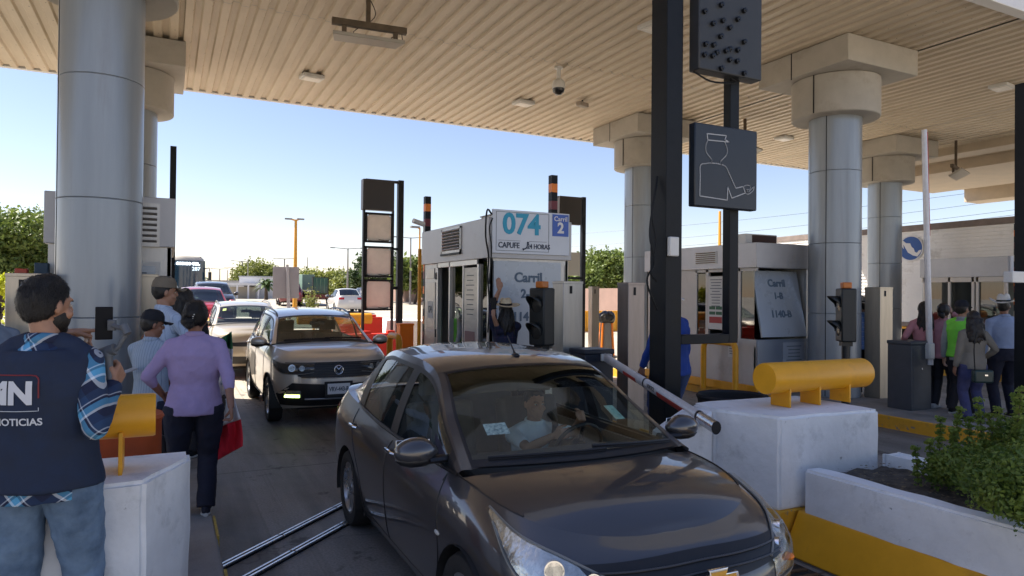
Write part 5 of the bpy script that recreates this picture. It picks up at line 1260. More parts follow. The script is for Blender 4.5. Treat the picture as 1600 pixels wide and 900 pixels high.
    if beard:
        b = MB(); b.ball(hp(0, .0245, -.047), (.0620, .0745, .0745), 4, hr3); b.ball(hp(0, .066, -.093), (.032, .028, .026), 3, hr3)
        dl = [v for v in b.bm.verts if (HR.inverted() @ v.co).z > -.012+.5*max(0, .03-(HR.inverted() @ v.co).y) or (HR.inverted() @ v.co).y < -.01]
        bmesh.ops.delete(b.bm, geom=dl, context='VERTS'); ch('beard', b, hairm)
    # --- hat
    if hat == 'cap':
        b = MB(); b.lathe([(.004, .152), (.04, .149), (.075, .130), (.094, .095), (.101, .05), (.101, .042)], seg=40)
        for v in b.bm.verts: v.co = HR @ Vector((v.co.x*.93, v.co.y*1.07-.010, v.co.z+.003))
        c_ = ch('cap', b, hatm); b = MB(); rows = []
        for j in range(7):
            f = j/6; rows.append([HR @ Vector(((.074+.004*f)*math.sin(a)*(1-.12*f), .068+.03*math.cos(a)*1+.085*f*math.cos(a*.6), .052-.004*f-.030*abs(math.sin(a))**2*f)) for a in np.linspace(-1.35, 1.35, 15)])
        b.grid(rows); o = ch('visor', b, hatm); md = o.modifiers.new('s', 'SOLIDIFY'); md.thickness = .004
    if hat in ('cowboy', 'straw'):
        cr = .125 if hat == 'cowboy' else .105; br = .185 if hat == 'cowboy' else .215
        b = MB(); b.lathe([(.004, .055+cr-.012), (.045, .055+cr), (.072, .055+cr-.012), (.088, .055+cr*.5), (.094, .056), (.12, .052), (.155, .054), (br, .062), (br, .057), (.155, .049), (.10, .046)], seg=48)
        for v in b.bm.verts:
            x, y, z = v.co; r = math.hypot(x, y)
            if r > .1: z += (.055 if hat == 'cowboy' else .012)*(abs(x)/br)**2.2*(r/br)-(.022 if hat == 'cowboy' else .006)*(abs(y)/br)**2
            else: z -= .022*(1-min(1, abs(x)/.05))*(1 if z > .12 else 0)
            v.co = HR @ Vector((x*.94, y*1.08-.008, z+.012))
        ch('hat', b, hatm)
        b = MB(); b.lathe([(.0962, .060), (.0955, .082)], seg=48)
        for v in b.bm.verts: v.co = HR @ Vector((v.co.x*.94, v.co.y*1.08-.008, v.co.z+.012))
        ch('hat_band', b, M_black)
    return t, dict(Wm=Wm, k=k, sh=sh, el=el, wr=wr, hp=hp, top=tm, vest=(vo if vest else None))
def plaid(name, cols, sc=(9, 9, 9), rot=(0, 0, 0)):
    """woven checks: horizontal and vertical bands of a colour list"""
    m = bpy.data.materials.new(name); m.use_nodes = True; n = m.node_tree.nodes; l = m.node_tree.links; b = n['Principled BSDF']; b.inputs['Roughness'].default_value = .9
    tc = n.new('ShaderNodeTexCoord'); mp = n.new('ShaderNodeMapping'); mp.inputs['Scale'].default_value = sc; mp.inputs['Rotation'].default_value = rot; l.new(tc.outputs['Object'], mp.inputs[0])
    sp = n.new('ShaderNodeSeparateXYZ'); l.new(mp.outputs[0], sp.inputs[0]); outs = []
    for ax in ('X', 'Z'):
        fr = n.new('ShaderNodeMath'); fr.operation = 'FRACT'; l.new(sp.outputs[ax], fr.inputs[0])
        r = n.new('ShaderNodeValToRGB'); r.color_ramp.interpolation = 'CONSTANT'; e = r.color_ramp.elements
        for q, (p, c) in enumerate(cols):
            el_ = e[q] if q < 2 else e.new(p); el_.position = p; el_.color = (*c, 1)
        l.new(fr.outputs[0], r.inputs[0]); outs.append(r.outputs[0])
    mx = n.new('ShaderNodeMix'); mx.data_type = 'RGBA'; mx.inputs['Factor'].default_value = .5; l.new(outs[0], mx.inputs['A']); l.new(outs[1], mx.inputs['B']); l.new(mx.outputs['Result'], b.inputs['Base Color'])
    nz = n.new('ShaderNodeTexNoise'); nz.inputs['Scale'].default_value = 14; l.new(tc.outputs['Object'], nz.inputs[0]); bp = n.new('ShaderNodeBump'); bp.inputs['Strength'].default_value = .5; bp.inputs['Distance'].default_value = .02; l.new(nz.outputs[0], bp.inputs['Height']); l.new(bp.outputs[0], b.inputs['Normal'])
    return m
def cloth(name, c, var=.12, vs=9, bump=.6, bs=13, c2=None): return mat(name, c, .92, 0, var, vs, bump, bs, c2=c2)
def gdz(px, d, z=.15): p = GD(px, 450, d); return Vector((p.x, p.y, z))
jeans = cloth('denim_blue', (.10, .17, .28), .35, 5, .7, 14, (.22, .32, .45))
dkjeans = cloth('denim_dark', (.02, .028, .06), .3, 9)
navy_pl = plaid('plaid_blue', [(0, (.012, .018, .05)), (.30, (.012, .018, .05)), (.34, (.70, .75, .80)), (.42, (.10, .36, .60)), (.58, (.10, .36, .60)), (.62, (.012, .018, .05)), (.70, (.55, .60, .68)), (.74, (.02, .05, .12))], (8, 8, 8), (R(10), R(38), R(20)))
# --- man filming with the phone gimbal
pc = gdz(72, 2.98); wR = GD(177, 598, 3.12); wL = GD(98, 520, 3.20)
vm = mat('vest_navy', (.013, .023, .052), .85, 0, .25, 12, .7, 12)
t, I = person('man in a dark vest and blue plaid shirt filming with a phone gimbal', pc, R(-14), 1.80, 1.16, shoulders=.165, top=navy_pl, bottom=jeans, hair='short', head=(R(-33), R(-4)), hands={1: ('w', wR), -1: ('w', wL)},
              pole={1: (.35, -.15, -1.0), -1: (-.8, .2, -.9)}, palms={1: (-.7, .2, -.1, 0), -1: (.3, -.2, -.9, 0)}, curl={1: (1.1, (.25, .55, .5)), -1: (.35, (.85, .3, .03))}, point={-1: 1}, vox=.008, vest=vm, beard=True, fold=.014, fuzz=9000)
cam_man = t
vb = bmesh.new(); vb.from_mesh(I['vest'].data); vbv = BVHTree.FromBMesh(vb)
def vloc(px, py):
    Wi = I['Wm'].inverted(); o_ = Wi @ Vector((0, 0, EYE)); h = vbv.ray_cast(o_, (Wi.to_3x3() @ ray(px, py)).normalized()); return h[0]
def on_back(s, size, x, z, m, bold=0, sx=1, shear=0, al='RIGHT', nm='lettering'):
    o = text(s, size, (0, 0, 0), Matrix.Rotation(math.pi/2, 3, 'X'), m, I['vest'], nm, ext=0, bold=bold, shear=shear, align=al, sx=sx)
    bm = bmesh.new(); bm.from_mesh(o.data); bmesh.ops.triangulate(bm, faces=bm.faces); bmesh.ops.subdivide_edges(bm, edges=[e for e in bm.edges if e.calc_length() > .015], cuts=2)
    for v in bm.verts:
        p = Vector((v.co.x+x, 0, v.co.z+z)); h = vbv.ray_cast(Vector((p.x, -1, p.z)), Vector((0, 1, 0)))
        v.co = (h[0] if h[0] else Vector((p.x, -.2, p.z)))+Vector((0, -.004, 0))
    bm.to_mesh(o.data); bm.free(); return o
M_vw = mat('print_white', (.62, .64, .68), .6)
q1 = vloc(52, 616); q2 = vloc(67, 659); q3 = vloc(62, 586); q4 = vloc(62, 642); XR = q1.x
on_back('MN', .125, XR, q1.z, M_vw, .006, .98); on_back('MEGANOTICIAS', .041, q2.x, q2.z, M_vw, .001, 1.0)
b = MB()
def backline(pts, r, m, nm):
    P = []
    for x, z in pts:
        h = vbv.ray_cast(Vector((x, -1, z)), Vector((0, 1, 0))); P.append(h[0]+Vector((0, -.002, 0)) if h[0] else Vector((x, -.2, z)))
    MB().tube(P, r, 6).build(nm, m, I['vest'])
x3 = q3.x; z3 = q3.z; z4 = q4.z
backline([(x3-.3+.01*i, z3) for i in range(28)]+[(x3-.012, z3-.003), (x3-.003, z3-.012)]+[(x3, z3-.022-.008*i) for i in range(10)], .003, mat('print_red', (.20, .02, .025), .6), 'red_outline')
backline([(x3-.3+.01*i, z4) for i in range(31)]+[(x3, z4+.014)], .0015, M_vw, 'white_underline')
# gimbal and phone
gm = mat('gimbal_grey', (.10, .11, .125), .5)
hd_ = GD(170, 570, 3.12)
t = thing('phone_gimbal', 'grey folding phone gimbal held by the man in the vest', 'gimbal', hd_)
def G2(px, py, d): return GD(px, py, d)-hd_
MB().tube([G2(172, 605, 3.10), G2(170, 575, 3.12), G2(168, 556, 3.12)], [.017, .018, .022], 14).build('grip', gm, t)
MB().tube([G2(158, 553, 3.12), G2(180, 545, 3.12)], [.026, .026], 18).tube([G2(168, 556, 3.12), G2(168, 545, 3.12)], [.03, .026], 18).build('base_motor', gm, t)
MB().tube([G2(176, 549, 3.12), G2(186, 541, 3.12), G2(199, 519, 3.12)], [.011, .011, .011], 10).tube([G2(200, 522, 3.11), G2(193, 508, 3.12)], [.017, .017], 14).tube([G2(195, 514, 3.12), G2(176, 509, 3.14)], [.011, .010], 10).build('arm', gm, t)
MB().box(G2(175, 508, 3.15), (.035, .02, .05), rz=-YAW).build('clamp', gm, t, bev=.004)
pp = GD(162.5, 505, 3.16)
t = thing('smartphone', 'black smartphone upright in the gimbal clamp', 'phone', pp, -R(-3)+R(8))
MB().box((0, 0, 0), (.071, .009, .151)).build('case', mat('phone_black', (.005, .005, .007), .45, spec=.2), t, bev=.008, seg=4)
MB().box((0, -.0052, 0), (.064, .001, .142)).build('screen', mat('phone_screen', (.006, .007, .010), .45, spec=.12), t, bev=.0004)
# --- partial man at the left edge
person('man in a grey-blue shirt cut off by the left edge of the picture', gdz(-14, 6.4), R(30), 1.66, 1.1, top=cloth('shirt_grey_blue', (.20, .25, .33)), hair='short', vox=.014)
# --- boy with navy cap
stripe = lambda nm, a, c_, s=60: plaid(nm, [(0, a), (.5, a), (.72, c_), (.86, a)], (s, s, .001), (0, 0, 0))
sh1 = stripe('shirt_striped_blue', (.34, .42, .52), (.06, .09, .16), 42)
capn = cloth('cap_navy', (.008, .010, .016), .3)
person('person in a pale striped shirt and navy cap, standing left of the purple shirt', gdz(238, 5.95), R(-38), 1.56, 1.05, skin=M_skin2, top=sh1, bottom=dkjeans, hair='short', hat='cap', hatm=capn, head=(R(-35), R(-10)), hands={-1: ('l', (-.12, .36, 1.06)), 1: ('l', (.12, .36, 1.08))}, palms={}, vox=.010, sleeve='roll')
t = thing('notebook', 'slim silver notebook held out by the person in the navy cap', 'notebook', GD(199, 580, 5.7), R(20)); MB().box((0, 0, 0), (.13, .10, .012), rot=Matrix.Rotation(R(-18), 3, 'Y')).build('cover', mat('silver_cover', (.45, .47, .5), .35, .4), t, bev=.003)
person('tall man in a pale blue shirt and tan cap looking to the right', gdz(256, 6.75), R(-62), 1.86, 1.0, top=stripe('shirt_pale_blue', (.44, .54, .70), (.15, .22, .36), 36), bottom=dkjeans, hair='short', hat='cap', hatm=cloth('cap_tan', (.17, .145, .11), .15), head=(R(-16), R(-4)), vox=.011, hands={1: ('l', (.2, .4, 1.15))})
person('person with black hair in a black top between the tan cap and the purple shirt', gdz(289, 7.3), R(-30), 1.76, 1.0, skin=M_skin2, top=cloth('top_black', (.012, .012, .014)), hair='long', vox=.012, head=(R(-10), 0), hands={-1: ('l', (-.35, .25, 1.30))}, sleeve='short')
# --- purple shirt
pw = gdz(306, 5.40); fl = GD(364, 652, 5.25)
purp = cloth('shirt_purple', (.34, .265, .46), .10, 7, .8, 12)
t, I2 = person('woman in a purple shirt with a pearl clip in her tied hair, seen from behind', pw, R(-4), 1.655, 1.22, skin=M_skin2, top=purp, bottom=cloth('trousers_navy', (.010, .012, .028), .2), shoes=cloth('shoe_navy', (.012, .015, .03)), hair='bun', head=(R(-24), R(-14)), female=True, sleeve='roll',
               hands={1: ('w', fl), -1: ('l', (-.24, .16, .98))}, pole={1: (1, -.5, -.2), -1: (-1, -.6, -.2)}, curl={1: (1.2, (.1, .0, -1))}, fuzz=6000, vox=.009, feet={1: (.10, .02, 0), -1: (-.13, .05, 0)}, fold=.018)
b = MB()
for k in range(6): b.ball(I2['hp'](.045-.002*k, -.118-.012*math.sin(k), .0-.018*k)*I2['k'], .006, 1)
b.build('pearl_clip', mat('pearl', (.75, .72, .66), .25), t)
# flag hanging from her hand: green corner, white field with emblem, red band
fo = GD(352, 655, 5.6)
t = thing('flag', 'green white and red flag hanging beside the woman in purple', 'flag', fo)
def flag_part(nm, m, pts_l, pts_r, d, n=12):
    rows = []
    for i in range(n+1):
        f = i/n; a = spline([(*p, 0) for p in pts_l], n+1)[i]; c = spline([(*p, 0) for p in pts_r], n+1)[i]; r = []
        for j in range(17):
            g = j/16; px = lerp(a.x, c.x, g); py = lerp(a.y, c.y, g); r.append(GD(px, py, d+.035*math.sin(g*9+f*2)+.02*math.sin(g*17+1))-fo)
        rows.append(r)
    o = MB().grid(rows).build(nm, m, t); md = o.modifiers.new('s', 'SOLIDIFY'); md.thickness = .003; return o
flag_part('white_band', cloth('flag_white', (.66, .66, .68), .05), [(338, 600), (334, 640), (330, 672)], [(362, 600), (368, 630), (376, 655)], 5.58)
flag_part('red_band', cloth('flag_red', (.55, .012, .03), .1), [(330, 672), (329, 700), (328, 726)], [(376, 655), (379, 680), (379, 697)], 5.58)
flag_part('green_band', cloth('flag_green', (.01, .10, .035), .1), [(340, 532), (340, 545)], [(362, 518), (364, 545)], 5.75)
flag_part('white_band', cloth('flag_white', 0), [(340, 545), (340, 600)], [(364, 545), (362, 600)], 5.72)
q = GD(346, 630, 5.53)-fo
MB().ball(q, (.035, .004, .05), 2).ball(q+Vector((.02, 0, .05)), (.02, .004, .02), 2).build('emblem', mat('emblem_brown', (.05, .04, .03), .8), t)
t = thing('handbag', 'dark clear-topped bag hanging behind the purple shirt', 'bag', GD(238, 697, 5.6)); MB().box((0, 0, 0), (.24, .10, .17), taper=.8).build('pouch', mat('bag_dark', (.02, .02, .022), .4), t, bev=.02); MB().tube(spline([(-.08, 0, .08), (-.05, 0, .2), (.05, 0, .2), (.08, 0, .08)], 14), .006, 6).build('strap', M_black, t)
# --- woman with straw hat
hw = GD(790, 450, 9.15); hw = Vector((hw.x, hw.y, .15))
person('woman in a straw hat and dark shirt raising one hand and holding up a phone', hw, R(-20), 1.66, 1.0, skin=M_skin, top=plaid('plaid_dark', [(0, (.012, .016, .045)), (.55, (.012, .016, .045)), (.8, (.05, .03, .07)), (.9, (.012, .016, .045))], (10, 10, 10)), bottom=dkjeans, hair='long', sleeve='roll', hat='straw', hatm=cloth('straw', (.66, .56, .38), .12, 30), female=True,
       hands={-1: ('w', GD(781, 452, 9.0)), 1: ('w', GD(771, 494, 8.9))}, pole={-1: (-1, .1, -.4), 1: (-.9, -.1, -1)}, curl={-1: (.15, (-.15, 0, 1)), 1: (.9, (.1, .3, 1))}, palms={-1: (0, 1, 0, 0), 1: (1, .2, 0, 0)}, vox=.010, head=(R(10), R(6)))
t = thing('smartphone', 'phone held up by the woman in the straw hat', 'phone', GD(771, 474, 8.88), R(-25)); MB().box((0, 0, 0), (.075, .009, .155)).build('case', mat('phone_black', 0), t, bev=.006)
# --- booth workers
person('booth worker in a green reflective vest and grey cap inside the doorway', (4.55, 11.0, .2), R(60), 1.66, 1.0, skin=M_skin2, top=cloth('shirt_white', (.5, .52, .55)), vest=mat('vest_green', (.12, .5, .05), .7, 0, .2, 9), hair='short', hat='cap', hatm=cloth('cap_grey', (.2, .2, .2)), vox=.013)
person('booth worker with dark hair leaning on the window counter', (4.62, 10.15, .2), R(75), 1.64, 1.0, skin=M_skin2, top=cloth('shirt_white', 0), vest=vm, hair='short', lean=R(12), hands={1: ('w', Vector((4.2, 10.25, 1.02))), -1: ('w', Vector((4.22, 9.95, 1.02)))}, vox=.013, head=(0, R(-20)))
# --- man in blue at the boom
bp_ = Vector((5.25, 6.75, .15)); 
pb_ = GD(1049, 450, 7.8); bp_ = Vector((pb_.x, pb_.y, .15))
person('man in a royal blue shirt and jeans holding the boom behind the black post', bp_, R(15), 1.80, 1.55, skin=M_skin2, top=cloth('shirt_royal', (.012, .05, .28), .12, 8, .9, 10), bottom=cloth('denim_mid', (.035, .06, .15), .3, 9), hair='short', hat='cap', hatm=cloth('cap_white', (.6, .6, .6)), head=(R(-100), 0), hands={-1: ('w', GD(1003, 574, 7.7))}, pole={-1: (-1, -.6, -.6)}, curl={-1: (1.2, (-.3, -.3, -.9))}, vox=.010, fold=.02)
# --- people at the right
person('man in a hat and blue plaid shirt mostly behind the steel pylon at the right', gdz(1351, 12.4), R(-40), 1.72, 1.0, top=plaid('plaid_sky', [(0, (.15, .25, .5)), (.5, (.15, .25, .5)), (.7, (.45, .5, .6)), (.85, (.1, .18, .4))], (12, 12, 12)), hair='short', hat='cowboy', hatm=cloth('hat_cream', (.55, .50, .42), .06), vox=.015)
pink = cloth('blouse_pink', (.46, .20, .22), .1)
wsh = cloth('trainer_white', (.6, .6, .6))
person('woman with long black hair and a pink blouse behind the raised arm', gdz(1444, 11.1), R(-38), 1.68, 1.0, skin=M_skin2, top=pink, hair='long', female=True, vox=.012, sleeve='long', shoes=wsh, hands={-1: ('l', (-.30, .10, 1.05))})
person('person in a pink shirt shading their eyes with a raised forearm', gdz(1474, 11.0), R(-75), 1.66, 1.0, skin=M_skin2, top=cloth('blouse_rose', (.48, .23, .27), .1), hair='bun', female=False, vox=.012, shoes=wsh, hands={1: ('l', (.06, .20, 1.60))}, pole={1: (.9, .5, -.3)}, curl={1: (.3, (-.2, .1, .95))})
person('officer in a black cap and lime reflective vest', gdz(1503, 10.5), R(-80), 1.70, 1.1, top=cloth('shirt_lgrey', (.3, .32, .33)), vest=mat('vest_lime', (.20, .72, .06), .65, 0, .12, 9), hair='short', hat='cap', hatm=capn, vox=.012, head=(R(-15), 0))
t, I3 = person('woman with curly dark hair, grey-brown top and jeans carrying a bag', gdz(1521, 9.9), R(-30), 1.56, 1.08, skin=M_skin2, top=cloth('top_taupe', (.20, .18, .15), .1), bottom=cloth('denim_plum', (.05, .055, .14), .25), hair='curly', female=True, vox=.011, hairm=mat('hair_brown_black', (.012, .009, .008), .5, 0, .4, 30, .6, 60), hands={1: ('l', (.30, .18, 1.02))})
bgp = GD(1535, 588, 9.6)
t = thing('shoulder_bag', 'dark green shoulder bag at the hip of the woman with curly hair', 'bag', bgp, R(-30)); MB().box((0, 0, 0), (.26, .10, .18)).build('pouch', mat('bag_green', (.012, .035, .032), .35), t, bev=.025, seg=3); MB().box((.02, -.055, .02), (.04, .01, .02)).build('buckle', M_chrome, t); MB().tube(spline([(-.1, 0, .08), (-.13, -.03, .4), (-.08, 0, .62)], 14), .008, 6).build('strap', M_black, t)
person('man in a white cowboy hat and light blue shirt at the right edge', gdz(1569, 10.2), R(-35), 1.76, 1.1, skin=M_skin2, top=cloth('shirt_light_blue', (.27, .34, .50), .08), bottom=cloth('trousers_navy', 0), hair='short', hat='cowboy', hatm=cloth('hat_white', (.66, .64, .58), .05), vox=.011, untuck=False, head=(R(-35), 0))
# --- driver
dl = sed.matrix_basis @ Vector((-.20, .31, .42))
dw = lambda x, y, z: ('w', sed.matrix_basis @ Vector((x, y, z)))
person('sedan driver in a pale polo with one hand on the steering wheel', (dl.x, dl.y, 0.0), R(-90.6)-R(90), 1.66, 1.06, top=cloth('polo_pale', (.76, .82, .84), .06), hair='short', sleeve='short', sit=True, hands={-1: dw(.27, .43, 1.03), 1: dw(.26, .24, .93)}, pole={1: (.8, .1, -1), -1: (-.8, .1, -1)}, curl={1: (1.2, (.1, -1, .3)), -1: (1.2, (-.2, -1, .5))}, vox=.010)
M_ = sed.matrix_basis
t = thing('seat_belt', 'dark seat belt across the chest of the sedan driver', 'seat belt', (dl.x, dl.y, 0.6))
P = [M_ @ Vector(v) - t.location for v in ((-.26, .48, .98), (-.10, .44, .93), (-.03, .38, .80), (-.01, .30, .66), (-.01, .20, .52))]
MB().tube(spline(P, 16), [(.024, .003)]*16, 6).build('webbing', M_black, t)
# ================================================================== concrete blocks, planter, barriers
def block(label, poly, h, top_in=.0, z0=.3):
    t = thing('concrete_block', label, 'concrete block', (poly[0][0], poly[0][1], 0)); ox, oy = poly[0]
    P = [(x-ox, y-oy) for x, y in poly]
    def hv(bm):
        bmesh.ops.subdivide_edges(bm, edges=bm.edges, cuts=6, use_grid_fill=True)
        for v in bm.verts: v.co += Vector((noise.noise(v.co*4), noise.noise(v.co*4+Vector((5, 0, 0))), noise.noise(v.co*4+Vector((0, 9, 0)))))*.008
    b = MB().prism(P, z0, h); bmesh.ops.bevel(b.bm, geom=b.bm.edges[:], offset=.02, segments=2, affect='EDGES'); hv(b.bm); b.build('block', M_white, t, ang=50)
    cx = sum(x for x, y in P)/len(P); cy = sum(y for x, y in P)/len(P)
    b = MB().prism([(cx+(x-cx)*1.012, cy+(y-cy)*1.012) for x, y in P], 0, z0-.001); b.build('painted_base', M_yellow2, t, bev=.015)
    return t
block('white concrete block under the yellow log barrier at the right', [(4.12, 3.72), (5.18, 3.66), (5.18, 4.5), (4.0, 4.55), (3.93, 4.2)], 1.0)
b_ = thing('concrete_block', 'sloping white concrete wedge between the sedan mirror and the right block', 'concrete block', (3.6, 4.22, 0))
b = MB(); V = [b.bm.verts.new(v) for v in ((.33, .0, 0), (.36, .34, 0), (-.02, .34, 0), (-.02, 0, 0), (.33, .0, .985), (.36, .34, .985), (-.02, .34, .80), (-.02, 0, .80))]
for f in ((0, 1, 2, 3), (4, 5, 6, 7), (0, 1, 5, 4), (1, 2, 6, 5), (2, 3, 7, 6), (3, 0, 4, 7)): b.bm.faces.new([V[i] for i in f])
b.build('block', M_white, b_, bev=.02)
block('big white concrete block with chipped corners at the lower left', [(-1.30, 3.66), (-.08, 3.70), (.13, 4.15), (.13, 4.32), (-1.30, 4.32)], 1.0)
def log_barrier(label, x0, x1, y, z, r, posts, zb, grp='yellow log barriers'):
    t = thing('log_barrier', label, 'barrier', ((x0+x1)/2, y, zb), 0, grp); L = x1-x0; hz = z-zb
    MB().lathe([(.005, -L/2), (r*.96, -L/2), (r, -L/2+.012), (r, L/2-.012), (r*.96, L/2), (.005, L/2)], c=(0, 0, hz), seg=40, axis='X').build('log', M_yellow, t, ang=40)
    for px_ in posts:
        xx = px_-(x0+x1)/2
        MB().bb((xx-.009, -.10, 0), (xx+.009, .10, hz-r*.6)).build('plate', M_yellow, t, bev=.003)
    return t
log_barrier('yellow log barrier on three plates on top of the right white block', 4.36, 5.56, 4.1, 1.235, .128, (4.55, 4.90, 5.27), 1.0)
log_barrier('yellow log barrier on the left white block behind the man with the phone', -1.1, -.04, 3.95, 1.275, .108, (-.19, -.75), 1.0)
t = thing('drum', 'orange-red drum behind the left white block', 'drum', (-.28, 5.0, .15)); MB().lathe([(.005, 0), (.28, 0), (.28, .02), (.265, .05), (.265, .5), (.28, .52), (.265, .55), (.265, .92), (.28, .95), (.27, .97), (.01, .96)]).build('shell', mat('drum_orange', (.40, .07, .015), .6, 0, .2, 5), t)
# planter
t = thing('planter', 'long white planter wall with a yellow sloped base at the lower right', 'planter', (4.28, 3.66, 0))
def wall_(b, a, c, w_, z0, z1):
    a = Vector(a); c = Vector(c); d = (c-a); L = d.length; b.box(((a.x+c.x)/2, (a.y+c.y)/2, (z0+z1)/2), (L, w_, z1-z0), math.atan2(d.y, d.x))
b = MB(); wall_(b, (.07, -.03), (.07, -3.2), .16, .28, .62); wall_(b, (1.02, -.03), (1.02, -3.2), .16, .10, .62); 
bmesh.ops.bevel(b.bm, geom=b.bm.edges[:], offset=.018, segments=2, affect='EDGES'); bmesh.ops.subdivide_edges(b.bm, edges=[e for e in b.bm.edges if e.calc_length() > .1], cuts=30, use_grid_fill=True)
for v in b.bm.verts: v.co += Vector((noise.noise(v.co*5), 0, noise.noise(v.co*5+Vector((0, 9, 0)))))*.008
b.build('rim_wall', M_white, t, ang=50)
b = MB().prism([(-.012, .30), (-.17, .0), (.25, .0), (.25, .275), (.14, .30)], 0, 3.3, Matrix.Translation((0, .02, 0)) @ Matrix.Rotation(math.pi/2, 4, 'X')); b.build('sloped_base', M_yellow, t, bev=.012)
rows = [[(x, y, .545+.03*noise.noise(Vector((x*6, y*6, 0)))+.012*noise.noise(Vector((x*25, y*25, 0)))) for x in np.linspace(.13, .95, 26)] for y in np.linspace(-.03, -3.2, 90)]
MB().grid(rows).build('soil_bed', M_soil, t)
def litter(name, label, cx, cy, z, n, sx, sy, m):
    V = []; Fc = []
    for i in range(n):
        p = Vector((cx+random.uniform(-sx, sx), cy+random.uniform(-sy, sy), z+random.uniform(0, .012))); a = random.uniform(0, 6.28); r_ = random.uniform(.005, .014); k = len(V)
        for q in range(4): V.append(p+Vector((r_*math.cos(a+q*1.57)*(1.8 if q % 2 else 1), r_*math.sin(a+q*1.57), random.uniform(-.004, .004))))
        Fc.append((k, k+1, k+2, k+3))
    me = bpy.data.meshes.new(name); me.from_pydata([tuple(v) for v in V], [], Fc); return link(name, me, m)
tag(litter('leaf_litter', '', 4.82, 2.9, .575, 260, .36, .72, mat('dry_leaf', (.16, .12, .07), .9, 0, .5, 20)), 'dry leaf scraps scattered on the planter soil', 'leaf litter', kind='stuff')
# agave rosette
p = GZ(1450, 738, .58)
t = thing('agave_plant', 'small spiky agave rosette against the planter rim', 'plant', p); b = MB()
for k in range(26):
    a = 2.4*k; e = .25+.9*k/26; d = Vector((math.cos(a)*math.cos(e), math.sin(a)*math.cos(e), math.sin(e))); q = d*.085
    b.tube([Vector((0, 0, .01)), q*.5, q], [(.007, .003), (.006, .003), (.0008, .0005)], 5)
b.build('leaves', mat('agave_leaf', (.05, .07, .05), .5, 0, .3, 9), t)
# ------------------------------------------------------------------ leaves
def leaves(name, clumps, n, size, m, parent, jitter=.5, aspect=1.8, base=None, clip=None):
    """clumps: (x,y,z,rx,ry,rz,weight); leaf quads spread through ellipsoid volumes, denser near the surface"""
    W = np.array([c[6] for c in clumps], float); W /= W.sum(); idx = rng.choice(len(clumps), n, p=W); C_ = np.array([c[:6] for c in clumps])[idx]
    d = rng.normal(size=(n, 3)); d /= np.linalg.norm(d, axis=1)[:, None]; r = rng.random(n)**.45; ns = 1+.35*np.sin(d[:, 0]*7+idx)*np.sin(d[:, 1]*6+idx*2)+.2*rng.normal(size=n)*jitter
    P = C_[:, :3]+d*(r*ns)[:, None]*C_[:, 3:6]
    if clip is not None: P = P[P[:, 2] > clip]; n = len(P); d = d[:n]
    nr = d*.5+rng.normal(size=(n, 3))*.8+np.array([0, 0, .3]); nr /= np.linalg.norm(nr, axis=1)[:, None]
    u = np.cross(nr, rng.normal(size=(n, 3))); u /= np.linalg.norm(u, axis=1)[:, None]; v = np.cross(nr, u)
    s = size*(.6+.8*rng.random(n))[:, None]
    V = np.stack([P-u*s*aspect*.5, P+v*s*.5, P+u*s*aspect*.5, P-v*s*.5], 1).reshape(-1, 3)
    me = bpy.data.meshes.new(name); me.vertices.add(4*n); me.vertices.foreach_set('co', V.ravel()); me.loops.add(4*n); me.loops.foreach_set('vertex_index', np.arange(4*n)); me.polygons.add(n); me.polygons.foreach_set('loop_start', np.arange(n)*4); me.polygons.foreach_set('loop_total', np.full(n, 4)); me.update(); me.validate()
    return link(name, me, m, parent)
def leafmat(name, c, c2, tr=.25, vs=1.2):
    if name in MATS: return MATS[name]
    m = bpy.data.materials.new(name); m.use_nodes = True; MATS[name] = m; n = m.node_tree.nodes; l = m.node_tree.links; b = n['Principled BSDF']
    g = n.new('ShaderNodeNewGeometry'); nz = n.new('ShaderNodeTexNoise'); nz.inputs['Scale'].default_value = vs; nz.inputs['Detail'].default_value = 6; l.new(g.outputs['Position'], nz.inputs['Vector'])
    r = n.new('ShaderNodeValToRGB'); r.color_ramp.elements[0].position = .35; r.color_ramp.elements[1].position = .65; r.color_ramp.elements[0].color = (*c, 1); r.color_ramp.elements[1].color = (*c2, 1); l.new(nz.outputs[0], r.inputs[0]); l.new(r.outputs[0], b.inputs['Base Color']); b.inputs['Roughness'].default_value = .55
    tl = n.new('ShaderNodeBsdfTranslucent'); l.new(r.outputs[0], tl.inputs[0]); mx = n.new('ShaderNodeMixShader'); mx.inputs[0].default_value = tr; l.new(b.outputs[0], mx.inputs[1]); l.new(tl.outputs[0], mx.inputs[2]); l.new(mx.outputs[0], n['Material Output'].inputs[0]); return m
M_bark = mat('bark', (.09, .065, .045), .9, 0, .4, 6, .8, 20)
def tree(label, x, y, h, w_, lm_, cat='tree', n=9000, leaf=.14, trunk=.3, name='leafy_tree', nc=14, grp=None, low=.3):
    t = thing(name, label, cat, (x, y, terr(y)), 0, grp); b = MB()
    b.tube(spline([(0, 0, 0), (.05*w_, 0, h*.25), (-.02*w_, .03, h*.5), (0, 0, h*.8)], 8), [trunk*.5*(1-.1*i) for i in range(8)], 10); cl = []
    for k in range(nc):
        a = 2.4*k+random.random(); r_ = w_*.5*(.25+.55*random.random()); z = h*lerp(low+.12, .86, (k+.5)/nc); rr = w_*random.uniform(.16, .26); r_ *= 1-.55*max(0, z/h-.6)/.4
        p = (r_*math.cos(a), r_*math.sin(a), z); cl.append((*p, rr, rr, rr*.8, rr**2)); b.tube(spline([(0, 0, h*low*.8), (p[0]*.5, p[1]*.5, (h*low+z)*.5), p], 5), [trunk*.2, trunk*.15, trunk*.1, trunk*.08, trunk*.04], 6)
    b.build('trunk', M_bark, t); leaves('crown', cl, n, leaf, lm_, t)
    return t
